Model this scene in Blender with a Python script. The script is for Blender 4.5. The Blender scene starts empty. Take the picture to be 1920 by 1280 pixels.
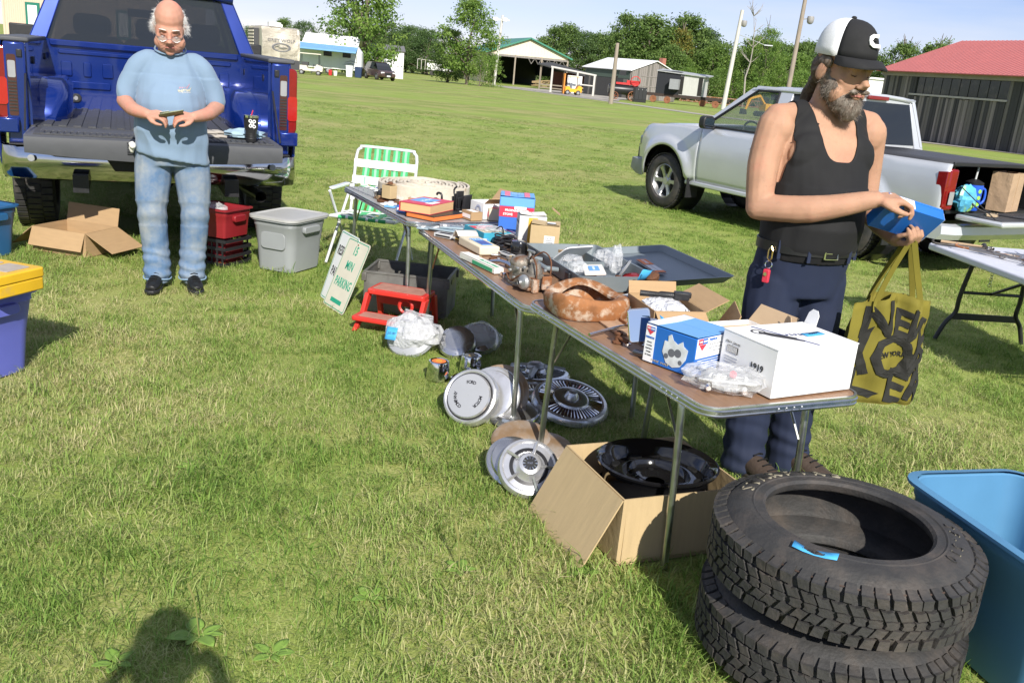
import bpy, bmesh, math, random
import numpy as np
from mathutils import Vector as V, Matrix as Mx, Euler, Quaternion, noise as mnoise
random.seed(7); rng = np.random.default_rng(7)
R = math.radians
scn = bpy.context.scene
COL = scn.collection

# ---------------------------------------------------------------- camera
cam_d = bpy.data.cameras.new('camera'); cam = bpy.data.objects.new('camera', cam_d); COL.objects.link(cam)
cam_d.sensor_width = 36; cam_d.lens = 1700/1920*36; cam_d.clip_start = .05; cam_d.clip_end = 3000
_p, _r = R(16.7), R(5.2)
_F = V((0, math.cos(_p), -math.sin(_p))); _U = V((0, math.sin(_p), math.cos(_p))); _X = V((1, 0, 0))
_rt = _X*math.cos(_r) + _U*math.sin(_r); _up = -_X*math.sin(_r) + _U*math.cos(_r)
cam.matrix_world = Mx(((_rt.x, _up.x, -_F.x, 0), (_rt.y, _up.y, -_F.y, 0), (_rt.z, _up.z, -_F.z, 1.52), (0, 0, 0, 1)))
scn.camera = cam
# ---------------------------------------------------------------- sky and sun
SUN_AZ = (0.27, -0.963); SUN_EL = 34.0
W = bpy.data.worlds.new('World'); scn.world = W; W.use_nodes = True
nt = W.node_tree; nt.nodes.clear()
sky = nt.nodes.new('ShaderNodeTexSky'); sky.sky_type = 'NISHITA'; sky.sun_disc = False
sky.sun_elevation = R(SUN_EL); sky.sun_rotation = math.atan2(SUN_AZ[0], SUN_AZ[1]); sky.air_density = 1.0; sky.dust_density = .0; sky.ozone_density = 4.0; sky.altitude = 300
tc = nt.nodes.new('ShaderNodeTexCoord'); mp = nt.nodes.new('ShaderNodeMapping'); mp.inputs['Scale'].default_value = (1.2, 1.2, 9)
nz = nt.nodes.new('ShaderNodeTexNoise'); nz.inputs['Scale'].default_value = 1.7; nz.inputs['Detail'].default_value = 7; nz.inputs['Roughness'].default_value = .55
rp = nt.nodes.new('ShaderNodeValToRGB'); rp.color_ramp.elements[0].position = .34; rp.color_ramp.elements[0].color = (0, 0, 0, 1); rp.color_ramp.elements[1].position = .68; rp.color_ramp.elements[1].color = (.85, .85, .85, 1)
mixc = nt.nodes.new('ShaderNodeMixRGB'); mixc.inputs['Color2'].default_value = (6.0, 6.4, 7.3, 1)
bg = nt.nodes.new('ShaderNodeBackground'); bg.inputs['Strength'].default_value = .078
wo = nt.nodes.new('ShaderNodeOutputWorld')
L = nt.links.new
L(tc.outputs['Generated'], mp.inputs['Vector']); L(mp.outputs['Vector'], nz.inputs['Vector']); L(nz.outputs['Fac'], rp.inputs['Fac'])
tint = nt.nodes.new('ShaderNodeMixRGB'); tint.blend_type = 'MULTIPLY'; tint.inputs['Fac'].default_value = 1; tint.inputs['Color2'].default_value = (.80, .73, .92, 1)
L(rp.outputs['Color'], mixc.inputs['Fac']); L(sky.outputs['Color'], tint.inputs['Color1']); L(tint.outputs['Color'], mixc.inputs['Color1']); L(mixc.outputs['Color'], bg.inputs['Color']); L(bg.outputs['Background'], wo.inputs['Surface'])
sun_d = bpy.data.lights.new('sun', 'SUN'); sun_d.energy = 4.0; sun_d.angle = R(.55); sun_d.color = (1, .95, .87)
sun = bpy.data.objects.new('sun', sun_d); COL.objects.link(sun)
_s = V((SUN_AZ[0], SUN_AZ[1], math.tan(R(SUN_EL))*math.hypot(*SUN_AZ)))
sun.rotation_euler = _s.to_track_quat('Z', 'Y').to_euler()
scn.view_settings.view_transform = 'Standard'; scn.view_settings.look = 'None'; scn.view_settings.gamma = 1
scn.view_settings.exposure = .78; scn.view_settings.use_curve_mapping = False

cy = scn.cycles; cy.max_bounces = 6; cy.diffuse_bounces = 3; cy.glossy_bounces = 3; cy.transmission_bounces = 5; cy.transparent_max_bounces = 12; cy.caustics_reflective = False; cy.caustics_refractive = False

# ---------------------------------------------------------------- helpers: materials
_mats = {}
def mat(name, col, rough=.5, metal=0., var=.12, scale=12., bump=0., bscale=60., spec=.5, coat=0., trans=0., alpha=1., ior=1.45, col2=None, mixpos=.5, mixw=.1, detail=3., stretch=None, bdist=.01, sheen=0., sub=0.):
    """procedural principled material: base colour broken up by noise, optional second colour in patches, fine bump"""
    if name in _mats: return _mats[name]
    m = bpy.data.materials.new(name); m.use_nodes = True; t = m.node_tree; b = t.nodes['Principled BSDF']; l = t.links.new
    c = tuple(col)+(1,)
    tcx = t.nodes.new('ShaderNodeTexCoord'); src = tcx.outputs['Object']
    if stretch:
        mpx = t.nodes.new('ShaderNodeMapping'); mpx.inputs['Scale'].default_value = stretch; l(src, mpx.inputs['Vector']); src = mpx.outputs['Vector']
    n = t.nodes.new('ShaderNodeTexNoise'); n.inputs['Scale'].default_value = scale; n.inputs['Detail'].default_value = detail; l(src, n.inputs['Vector'])
    mx = t.nodes.new('ShaderNodeMixRGB'); mx.inputs['Color1'].default_value = tuple(max(0, x*(1-var*1.6)) for x in col)+(1,)
    mx.inputs['Color2'].default_value = tuple(min(1, x*(1+var*1.3)) for x in col)+(1,); l(n.outputs['Fac'], mx.inputs['Fac'])
    out = mx.outputs['Color']
    if col2:
        n2 = t.nodes.new('ShaderNodeTexNoise'); n2.inputs['Scale'].default_value = scale*.7; n2.inputs['Detail'].default_value = 5; n2.inputs['Roughness'].default_value = .65
        l(src, n2.inputs['Vector'])
        r2 = t.nodes.new('ShaderNodeValToRGB'); r2.color_ramp.elements[0].position = max(0, mixpos-mixw); r2.color_ramp.elements[1].position = min(1, mixpos+mixw); l(n2.outputs['Fac'], r2.inputs['Fac'])
        m2 = t.nodes.new('ShaderNodeMixRGB'); m2.inputs['Color2'].default_value = tuple(col2)+(1,); l(out, m2.inputs['Color1']); l(r2.outputs['Color'], m2.inputs['Fac']); out = m2.outputs['Color']
    l(out, b.inputs['Base Color'])
    mr = t.nodes.new('ShaderNodeMapRange'); mr.inputs['To Min'].default_value = max(.02, rough*.8); mr.inputs['To Max'].default_value = min(1, rough*1.25); l(n.outputs['Fac'], mr.inputs['Value']); l(mr.outputs['Result'], b.inputs['Roughness'])
    b.inputs['Metallic'].default_value = metal; b.inputs['Specular IOR Level'].default_value = spec; b.inputs['Coat Weight'].default_value = coat; b.inputs['Coat Roughness'].default_value = .04
    b.inputs['Transmission Weight'].default_value = trans; b.inputs['Alpha'].default_value = alpha; b.inputs['IOR'].default_value = ior; b.inputs['Sheen Weight'].default_value = sheen
    if sub: b.inputs['Subsurface Weight'].default_value = sub; b.inputs['Subsurface Radius'].default_value = (.01, .004, .002); b.inputs['Subsurface Scale'].default_value = 1
    if bump:
        nb = t.nodes.new('ShaderNodeTexNoise'); nb.inputs['Scale'].default_value = bscale; nb.inputs['Detail'].default_value = 3; l(src, nb.inputs['Vector'])
        bp = t.nodes.new('ShaderNodeBump'); bp.inputs['Strength'].default_value = bump; bp.inputs['Distance'].default_value = bdist; l(nb.outputs['Fac'], bp.inputs['Height']); l(bp.outputs['Normal'], b.inputs['Normal'])
    _mats[name] = m
    return m

def vcol_mat(name, rough=.6, attr='c', spec=.3, trans=0., var=.0):
    """colour from a per-piece colour attribute"""
    if name in _mats: return _mats[name]
    m = bpy.data.materials.new(name); m.use_nodes = True; t = m.node_tree; b = t.nodes['Principled BSDF']
    a = t.nodes.new('ShaderNodeAttribute'); a.attribute_name = attr; t.links.new(a.outputs['Color'], b.inputs['Base Color'])
    b.inputs['Roughness'].default_value = rough; b.inputs['Specular IOR Level'].default_value = spec
    _mats[name] = m; return m

# ---------------------------------------------------------------- helpers: meshes
I4 = Mx.Identity(4)
def T(x=0, y=0, z=0, rx=0, ry=0, rz=0, s=1):
    return Mx.Translation((x, y, z)) @ Euler((R(rx), R(ry), R(rz))).to_matrix().to_4x4() @ Mx.Scale(s, 4)
class MB:
    """collects shapes into one bmesh; mi is the material slot of the shapes that follow"""
    def __init__(s): s.bm = bmesh.new(); s.mi = 0; s.m = I4
    def _v(s, co): return s.bm.verts.new(s.m @ V(co))
    def _f(s, vs):
        try: f = s.bm.faces.new(vs); f.material_index = s.mi; return f
        except ValueError: return None
    def box(s, cx, cy, cz, sx, sy, sz, m=None, taper=1.0):
        """centre x, y, base-centre z given as centre; taper shrinks the bottom"""
        o = s.m; s.m = o @ m if m else o
        vs = []
        for k, tz in ((-1, taper), (1, 1)):
            for i, j in ((-1, -1), (1, -1), (1, 1), (-1, 1)): vs.append(s._v((cx+i*sx/2*tz, cy+j*sy/2*tz, cz+k*sz/2)))
        for q in ((3, 2, 1, 0), (4, 5, 6, 7), (0, 1, 5, 4), (1, 2, 6, 5), (2, 3, 7, 6), (3, 0, 4, 7)): s._f([vs[i] for i in q])
        s.m = o; return s
    def loft(s, rings, cap=True, closed=True, loop=False):
        vr = [[s._v(p) for p in r] for r in rings]
        n = len(vr[0]); rr = len(vr)
        for i in range(rr if loop else rr-1):
            a, b = vr[i], vr[(i+1) % rr]
            for j in range(n if closed else n-1):
                k = (j+1) % n; s._f([a[j], a[k], b[k], b[j]])
        if cap and closed and not loop: s._f(vr[0][::-1]); s._f(vr[-1])
        return s
    def tube(s, pts, rad, seg=8, cap=True, flat=1.0):
        pts = [V(p) for p in pts]; n = len(pts)
        rad = rad if isinstance(rad, (list, tuple)) else [rad]*n
        tang = []
        for i in range(n):
            d = (pts[min(i+1, n-1)]-pts[max(i-1, 0)]); tang.append(d.normalized() if d.length > 1e-9 else V((0, 0, 1)))
        ref = V((0, 0, 1)) if abs(tang[0].z) < .9 else V((1, 0, 0))
        nrm = (ref - tang[0]*ref.dot(tang[0])).normalized(); rings = []
        for i in range(n):
            if i: nrm = (nrm - tang[i]*nrm.dot(tang[i])); nrm = nrm.normalized() if nrm.length > 1e-6 else tang[i].orthogonal().normalized()
            b = tang[i].cross(nrm)
            rings.append([pts[i] + (nrm*math.cos(2*math.pi*k/seg)*flat + b*math.sin(2*math.pi*k/seg))*rad[i] for k in range(seg)])
        return s.loft(rings, cap)
    def lathe(s, prof, seg=24, m=None, cap=False):
        o = s.m; s.m = o @ m if m else o
        s.loft([[(r*math.cos(2*math.pi*k/seg), r*math.sin(2*math.pi*k/seg), z) for k in range(seg)] for r, z in prof], cap)
        s.m = o; return s
    def cyl(s, cx, cy, z0, z1, r, seg=16, r2=None, m=None):
        o = s.m; s.m = o @ m if m else o
        r2 = r if r2 is None else r2
        s.loft([[(cx+q*math.cos(2*math.pi*k/seg), cy+q*math.sin(2*math.pi*k/seg), z) for k in range(seg)] for q, z in ((r, z0), (r2, z1))])
        s.m = o; return s
    def prism(s, outl, z0, z1, m=None):
        o = s.m; s.m = o @ m if m else o
        s.loft([[(x, y, z0) for x, y in outl], [(x, y, z1) for x, y in outl]]); s.m = o; return s
    def quad(s, *ps): s._f([s._v(p) for p in ps]); return s
    def ell(s, c, r, seg=14, rings=9, m=None, rot=None):
        o = s.m; q = Mx.Translation(c) @ (Euler([R(a) for a in rot]).to_matrix().to_4x4() if rot else I4)
        s.m = o @ (m if m else I4) @ q
        R_ = []
        for i in range(1, rings):
            a = math.pi*i/rings; R_.append([(r[0]*math.sin(a)*math.cos(2*math.pi*k/seg), r[1]*math.sin(a)*math.sin(2*math.pi*k/seg), -r[2]*math.cos(a)) for k in range(seg)])
        s.loft(R_, True); s.m = o; return s
    def mesh(s, smooth=None, fixn=True):
        if fixn: bmesh.ops.recalc_face_normals(s.bm, faces=s.bm.faces)
        me = bpy.data.meshes.new('mesh'); s.bm.to_mesh(me); s.bm.free()
        if smooth is not None:
            me.polygons.foreach_set('use_smooth', [True]*len(me.polygons)); me.set_sharp_from_angle(angle=R(smooth))
        return me
    def build(s, name, mats, parent=None, m=None, smooth=None, bevel=0., seg=2, sub=0, fixn=True):
        return obj(name, s.mesh(smooth, fixn), mats, parent, m, bevel, seg, sub)
def obj(name, me, mats, parent=None, m=None, bevel=0., seg=2, sub=0):
    me.name = name
    o = bpy.data.objects.new(name, me); COL.objects.link(o)
    for x in (mats if isinstance(mats, (list, tuple)) else [mats]): me.materials.append(x)
    if parent is not None: o.parent = parent
    if m is not None: o.matrix_local = m
    if sub: q = o.modifiers.new('s', 'SUBSURF'); q.levels = sub; q.render_levels = sub
    if bevel:
        q = o.modifiers.new('b', 'BEVEL'); q.width = bevel; q.segments = seg; q.limit_method = 'ANGLE'; q.angle_limit = R(38)
        me.polygons.foreach_set('use_smooth', [True]*len(me.polygons)); me.set_sharp_from_angle(angle=R(50))
    return o
def tag(o, label, cat, group=None, kind=None):
    if label: o['label'] = label
    if cat: o['category'] = cat
    if group: o['group'] = group
    if kind: o['kind'] = kind
    return o
def thing(name, label, cat, m=I4, group=None):
    o = bpy.data.objects.new(name, None); COL.objects.link(o); o.empty_display_size = .1; o.matrix_world = m
    return tag(o, label, cat, group)
def struct(o): o['kind'] = 'structure'; return o
def copy_tree(o, parent=None, m=None, label=None):
    c = o.copy(); COL.objects.link(c); c.parent = parent
    if m is not None: c.matrix_world = m
    if label: c['label'] = label
    for ch in list(o.children): copy_tree(ch, c)
    return c
def rrect(w, h, r, n=5, cx=0, cy=0):
    out = []
    for qx, qy, a0 in ((1, 1, 0), (-1, 1, 90), (-1, -1, 180), (1, -1, 270)):
        for k in range(n+1):
            a = R(a0+90*k/n); out.append((cx+qx*(w/2-r)+r*math.cos(a), cy+qy*(h/2-r)+r*math.sin(a)))
    return out
def evaluated(me, mods):
    """runs modifiers on a mesh and returns the result"""
    o = bpy.data.objects.new('tmp', me); COL.objects.link(o); mods(o)
    dg = bpy.context.evaluated_depsgraph_get(); dg.update()
    r = bpy.data.meshes.new_from_object(o.evaluated_get(dg)); bpy.data.objects.remove(o); return r
ILLEGIBLE = {'PARTS', 'GASKET SET', 'TUNE UP KIT', 'FILTER', 'FoMoCo', 'THE CLEAN', 'XTRA', 'ANCO WIPER', '18 gal', 'CENTURY', 'MIXED', 'GMC', 'DAYCO', '4.00', '2 for 20', 'Fairgrounds NY 2022', 'CRUISIN', 'BRAKE PADS', 'Professional', 'Water Pump', 'MD265', '5061 01541', 'brake parts'}
def text(s, size, mt, parent, m, name='lettering', depth=.001, align='CENTER', bold=0., sx=1., shear=0., spacing=1.):
    if s in ILLEGIBLE:            # print too small to read in the photograph: strokes only
        b = MB(); w = size*.56*sx
        for k, ch in enumerate(s):
            if ch != ' ':
                h = size*(.42+.22*((ord(ch)*7+k*3) % 4)/3); x = (k-(len(s)-1)/2)*w; b.box(x-w*.2, 0, 0, w*.26, h, depth*2); b.box(x+w*.08, (-1)**k*h*.22, 0, w*.42, size*.13, depth*2)
        return b.build('small_print', mt, parent, m)
    c = bpy.data.curves.new('t', 'FONT'); c.body = s; c.size = size; c.align_x = align; c.align_y = 'CENTER'; c.extrude = depth; c.offset = bold; c.resolution_u = 2; c.shear = shear; c.space_character = spacing
    o = bpy.data.objects.new('t', c); COL.objects.link(o)
    dg = bpy.context.evaluated_depsgraph_get(); dg.update()
    me = bpy.data.meshes.new_from_object(o.evaluated_get(dg)); bpy.data.objects.remove(o); bpy.data.curves.remove(c)
    me.transform(Mx.Diagonal((sx, 1, 1, 1)))
    return obj(name, me, mt, parent, m)
def arc(cx, cy, r, a0, a1, n): return [(cx+r*math.cos(R(a0+(a1-a0)*k/n)), cy+r*math.sin(R(a0+(a1-a0)*k/n))) for k in range(n+1)]
def ter(y): return -0.0105*max(0., min(y, 160.)-22.)
def smoothpts(pts, n=4):
    """Catmull-Rom through points"""
    P = [V(p) for p in pts]; out = []
    for i in range(len(P)-1):
        a, b, c, d = P[max(i-1, 0)], P[i], P[i+1], P[min(i+2, len(P)-1)]
        for k in range(n):
            t = k/n; out.append(.5*((2*b)+(c-a)*t+(2*a-5*b+4*c-d)*t*t+(3*b-a-3*c+d)*t**3))
    return out+[P[-1]]

# common materials
GREYP = mat('mid_grey_plastic', (.28, .29, .30), .5); DKGREY = mat('dark_grey', (.05, .05, .055), .6)
ALU = mat('brushed_aluminium', (.62, .63, .64), .32, 1, .1, 40)
STEEL = mat('galvanised_leg', (.50, .52, .50), .33, 1, .18, 25)
CHROME = mat('chrome', (.78, .78, .79), .07, 1, .06, 8)
BLACKPL = mat('black_plastic', (.018, .018, .02), .45, 0, .2, 30, bump=.15, bscale=200)
BLACKMET = mat('black_metal', (.02, .02, .022), .35, 0, .2, 30)
RUBBER = mat('tyre_rubber', (.036, .035, .034), .66, 0, .3, 14, bump=.25, bscale=90, col2=(.085, .070, .058), mixpos=.62, mixw=.18)
CARD = mat('cardboard', (.40, .265, .14), .85, 0, .1, 9, bump=.12, bscale=50, stretch=(1, 1, 6))
CARD2 = mat('light_cardboard', (.47, .35, .19), .85, 0, .09, 7, bump=.15, bscale=40, stretch=(8, 1, 1))
WHITE = mat('white_card', (.80, .80, .79), .6, 0, .04, 10)
PAPER = mat('off_white_paper', (.72, .69, .62), .75, 0, .08, 18)
TAPE = mat('blue_masking_tape', (.06, .36, .68), .6, 0, .06, 30)
INK = mat('black_ink', (.012, .012, .013), .6)
BAGPL = mat('clear_plastic_bag', (.93, .94, .95), .12, 0, .02, 10, trans=.0, alpha=.30, bump=.9, bscale=28, bdist=.02, spec=.8)
RUST = mat('rusty_steel', (.27, .11, .045), .8, .1, .3, 14, bump=.4, bscale=70, col2=(.48, .40, .32), mixpos=.56, mixw=.06)
GLASSD = mat('dark_tinted_glass', (.008, .009, .011), .03, 0, .05, 3, spec=.6, coat=.6)
REDLENS = mat('red_lens', (.19, .007, .008), .12, 0, .2, 14, coat=.6)
# ================================================================ ground
def ground_mat():
    m = bpy.data.materials.new('lawn'); m.use_nodes = True; t = m.node_tree; b = t.nodes['Principled BSDF']; l = t.links.new
    g = t.nodes.new('ShaderNodeNewGeometry')
    def nz(sc, det=5, st=None):
        n = t.nodes.new('ShaderNodeTexNoise'); n.inputs['Scale'].default_value = sc; n.inputs['Detail'].default_value = det
        if st:
            mm = t.nodes.new('ShaderNodeMapping'); mm.inputs['Scale'].default_value = st; l(g.outputs['Position'], mm.inputs['Vector']); l(mm.outputs['Vector'], n.inputs['Vector'])
        else: l(g.outputs['Position'], n.inputs['Vector'])
        return n
    def ramp(n, a, ca, bb, cb):
        r = t.nodes.new('ShaderNodeValToRGB'); r.color_ramp.elements[0].position = a; r.color_ramp.elements[0].color = ca+(1,); r.color_ramp.elements[1].position = bb; r.color_ramp.elements[1].color = cb+(1,); l(n.outputs['Fac'], r.inputs['Fac']); return r
    def mix(a, bb, f):
        x = t.nodes.new('ShaderNodeMixRGB'); l(a, x.inputs['Color1']); l(bb, x.inputs['Color2']); l(f, x.inputs['Fac']); return x.outputs['Color']
    c1 = ramp(nz(170, 4), .3, (.10, .15, .025), .7, (.31, .36, .095))       # blade-scale
    c2 = ramp(nz(95, 4), .35, (.17, .20, .045), .7, (.50, .45, .20))        # drier
    f1 = ramp(nz(.55, 3), .42, (0, 0, 0), .62, (1, 1, 1))
    f2 = ramp(nz(.09, 3, (.35, 1.6, 1)), .42, (0, 0, 0), .6, (.7, .7, .7))
    c3 = ramp(nz(60, 3), .3, (.19, .28, .045), .7, (.31, .40, .085))
    o = mix(c1.outputs['Color'], c2.outputs['Color'], f1.outputs['Color']); o = mix(o, c3.outputs['Color'], f2.outputs['Color'])
    l(o, b.inputs['Base Color']); b.inputs['Roughness'].default_value = .85; b.inputs['Specular IOR Level'].default_value = .15; b.inputs['Sheen Weight'].default_value = .0
    bp = t.nodes.new('ShaderNodeBump'); bp.inputs['Strength'].default_value = .3; bp.inputs['Distance'].default_value = .03; l(nz(120, 3).outputs['Fac'], bp.inputs['Height']); l(bp.outputs['Normal'], b.inputs['Normal'])
    return m
LAWN = ground_mat()
xs = sorted(set([-900, -500, -300, -200, -140, -100, -70, -50, -35, -25]+[x*.5 for x in range(-32, 33)]+[25, 35, 50, 70, 100, 140, 200, 300, 500, 900]))
ys = sorted(set([-300, -100, -40, -15, -6]+[-3+.4*k for k in range(60)]+[22, 24, 27, 30, 35, 40, 50, 60, 75, 90, 110, 135, 160, 200, 260, 400, 700, 1200]))
def gz(x, y):
    z = ter(y)
    if y < 21 and abs(x) < 16: z += .008*mnoise.noise(V((x*1.1, y*1.1, 0)))+.006*mnoise.noise(V((x*.35, y*.35, 5)))-.008
    return z
g = MB(); gv = [[g._v((x, y, gz(x, y))) for x in xs] for y in ys]
for j in range(len(ys)-1):
    for i in range(len(xs)-1): g._f([gv[j][i], gv[j][i+1], gv[j+1][i+1], gv[j+1][i]])
struct(g.build('ground', LAWN, smooth=80, fixn=False))

GRAVEL = mat('gravel', (.36, .33, .28), .95, 0, .25, 3, bump=.4, bscale=12, bdist=.05)
def sheet(name, pts, m, lift=.02):
    b = MB(); rows = []
    for (xa, ya), (xb, yb) in pts:
        rows.append([b._v((xa+(xb-xa)*k/6, ya+(yb-ya)*k/6, ter(ya+(yb-ya)*k/6)+lift)) for k in range(7)])
    for a, c in zip(rows, rows[1:]):
        for k in range(6): b._f([a[k], a[k+1], c[k+1], c[k]])
    return struct(b.build(name, m, fixn=True))
sheet('gravel_path', [((-7.5, 150), (-3.5, 152)), ((-3.4, 124), (-.6, 124)), ((1.6, 106), (4.2, 106.8)), ((5.4, 91.5), (7.4, 93)), ((9, 77), (10.6, 78.5)), ((11.3, 66), (12.9, 67.5)), ((17.5, 50), (19, 51.5)), ((30, 28), (31.5, 30))], GRAVEL)
sheet('gravel_yard', [((-5.2, 150.5), (12, 158)), ((-.4, 124), (13, 124)), ((4.4, 106), (9.6, 106)), ((6.0, 95), (8.6, 95.5))], GRAVEL, .04)

# ================================================================ grass: real blades near the camera
def grass_mat():
    m = bpy.data.materials.new('grass_blades'); m.use_nodes = True; t = m.node_tree; b = t.nodes['Principled BSDF']; l = t.links.new
    g = t.nodes.new('ShaderNodeNewGeometry'); a = t.nodes.new('ShaderNodeAttribute'); a.attribute_name = 'c'
    def nz(sc, lo, hi):
        n = t.nodes.new('ShaderNodeTexNoise'); n.inputs['Scale'].default_value = sc; n.inputs['Detail'].default_value = 2; l(g.outputs['Position'], n.inputs['Vector'])
        r = t.nodes.new('ShaderNodeMapRange'); r.inputs['From Min'].default_value = lo; r.inputs['From Max'].default_value = hi; l(n.outputs['Fac'], r.inputs['Value']); return r.outputs['Result']
    # straw where the blade's own random number is above a threshold that a patch noise moves
    p1 = nz(.7, .34, .60); p2 = nz(3.2, .3, .7)
    ad = t.nodes.new('ShaderNodeMath'); ad.operation = 'MULTIPLY_ADD'; ad.inputs[1].default_value = .48; l(p1, ad.inputs[0]); l(a.outputs['Fac'], ad.inputs[2])
    ad2 = t.nodes.new('ShaderNodeMath'); ad2.operation = 'MULTIPLY_ADD'; ad2.inputs[1].default_value = .28; l(p2, ad2.inputs[0]); l(ad.outputs[0], ad2.inputs[2])
    r = t.nodes.new('ShaderNodeValToRGB'); cr = r.color_ramp; l(ad2.outputs[0], r.inputs['Fac'])
    cr.elements[0].position = 0; cr.elements[0].color = (0.109, 0.203, 0.032, 1); cr.elements[1].position = 1; cr.elements[1].color = (0.631, 0.565, 0.309, 1)
    for p, c in ((.3, (0.172, 0.295, 0.050)), (.52, (0.264, 0.387, 0.081)), (.72, (0.379, 0.449, 0.144)), (.86, (0.504, 0.492, 0.224))):
        e = cr.elements.new(p); e.color = c+(1,)
    # divide so that the sum 0..1.7 fits the ramp
    dv = t.nodes.new('ShaderNodeMath'); dv.operation = 'MULTIPLY'; dv.inputs[1].default_value = .66; l(ad2.outputs[0], dv.inputs[0]); l(dv.outputs[0], r.inputs['Fac'])
    l(r.outputs['Color'], b.inputs['Base Color']); b.inputs['Roughness'].default_value = .5; b.inputs['Specular IOR Level'].default_value = .25
    tr = t.nodes.new('ShaderNodeBsdfTranslucent'); l(r.outputs['Color'], tr.inputs['Color'])
    ms = t.nodes.new('ShaderNodeMixShader'); ms.inputs[0].default_value = .42; l(b.outputs[0], ms.inputs[1]); l(tr.outputs[0], ms.inputs[2]); l(ms.outputs[0], t.nodes['Material Output'].inputs['Surface'])
    return m
GRASS = grass_mat()
gcol = bpy.data.collections.new('grass_tufts')
def tuft(seed, nb, rad, hgt, wid, thatch=False):
    q = np.random.default_rng(seed); vs, fs, cs = [], [], []
    for i in range(nb):
        a = q.uniform(0, 2*math.pi); rr = rad*math.sqrt(q.uniform()); bx, by = rr*math.cos(a), rr*math.sin(a)
        d = q.uniform(0, 2*math.pi); h = hgt*q.uniform(.45, 1.15); lean = q.uniform(.3, 1.5)*h; w = wid*q.uniform(.6, 1.3)
        flat = thatch or i % 5 < 2
        if flat: h = q.uniform(.010, .026); lean = q.uniform(.03, .075)
        dx, dy = math.cos(d), math.sin(d); px, py = -dy, dx
        k = len(vs)
        z1 = h*.55; z2 = h*q.uniform(.55, .95)
        x1, y1 = bx+dx*lean*.32, by+dy*lean*.32; x2, y2 = bx+dx*lean, by+dy*lean
        vs += [(bx-px*w*.5, by-py*w*.5, -.008), (bx+px*w*.5, by+py*w*.5, -.008), (x1-px*w*.42, y1-py*w*.42, z1), (x1+px*w*.42, y1+py*w*.42, z1), (x2, y2, z2)]
        fs += [(k, k+1, k+3, k+2), (k+2, k+3, k+4)]; cs += [q.uniform(.45, 1.0) if flat else q.uniform(0, .9)]*5
    me = bpy.data.meshes.new('grass_tuft'); me.from_pydata(vs, [], fs); at = me.attributes.new('c', 'FLOAT', 'POINT'); at.data.foreach_set('value', cs)
    me.materials.append(GRASS); me.polygons.foreach_set('use_smooth', [True]*len(me.polygons))
    o = bpy.data.objects.new('grass_tuft', me); gcol.objects.link(o)
NV = 10
for k in range(8): tuft(k+1, 34, .08, (.052 if k % 4 else .075), .0036)
for k in range(2): tuft(k+20, 40, .10, .05, .0040, True)
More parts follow.
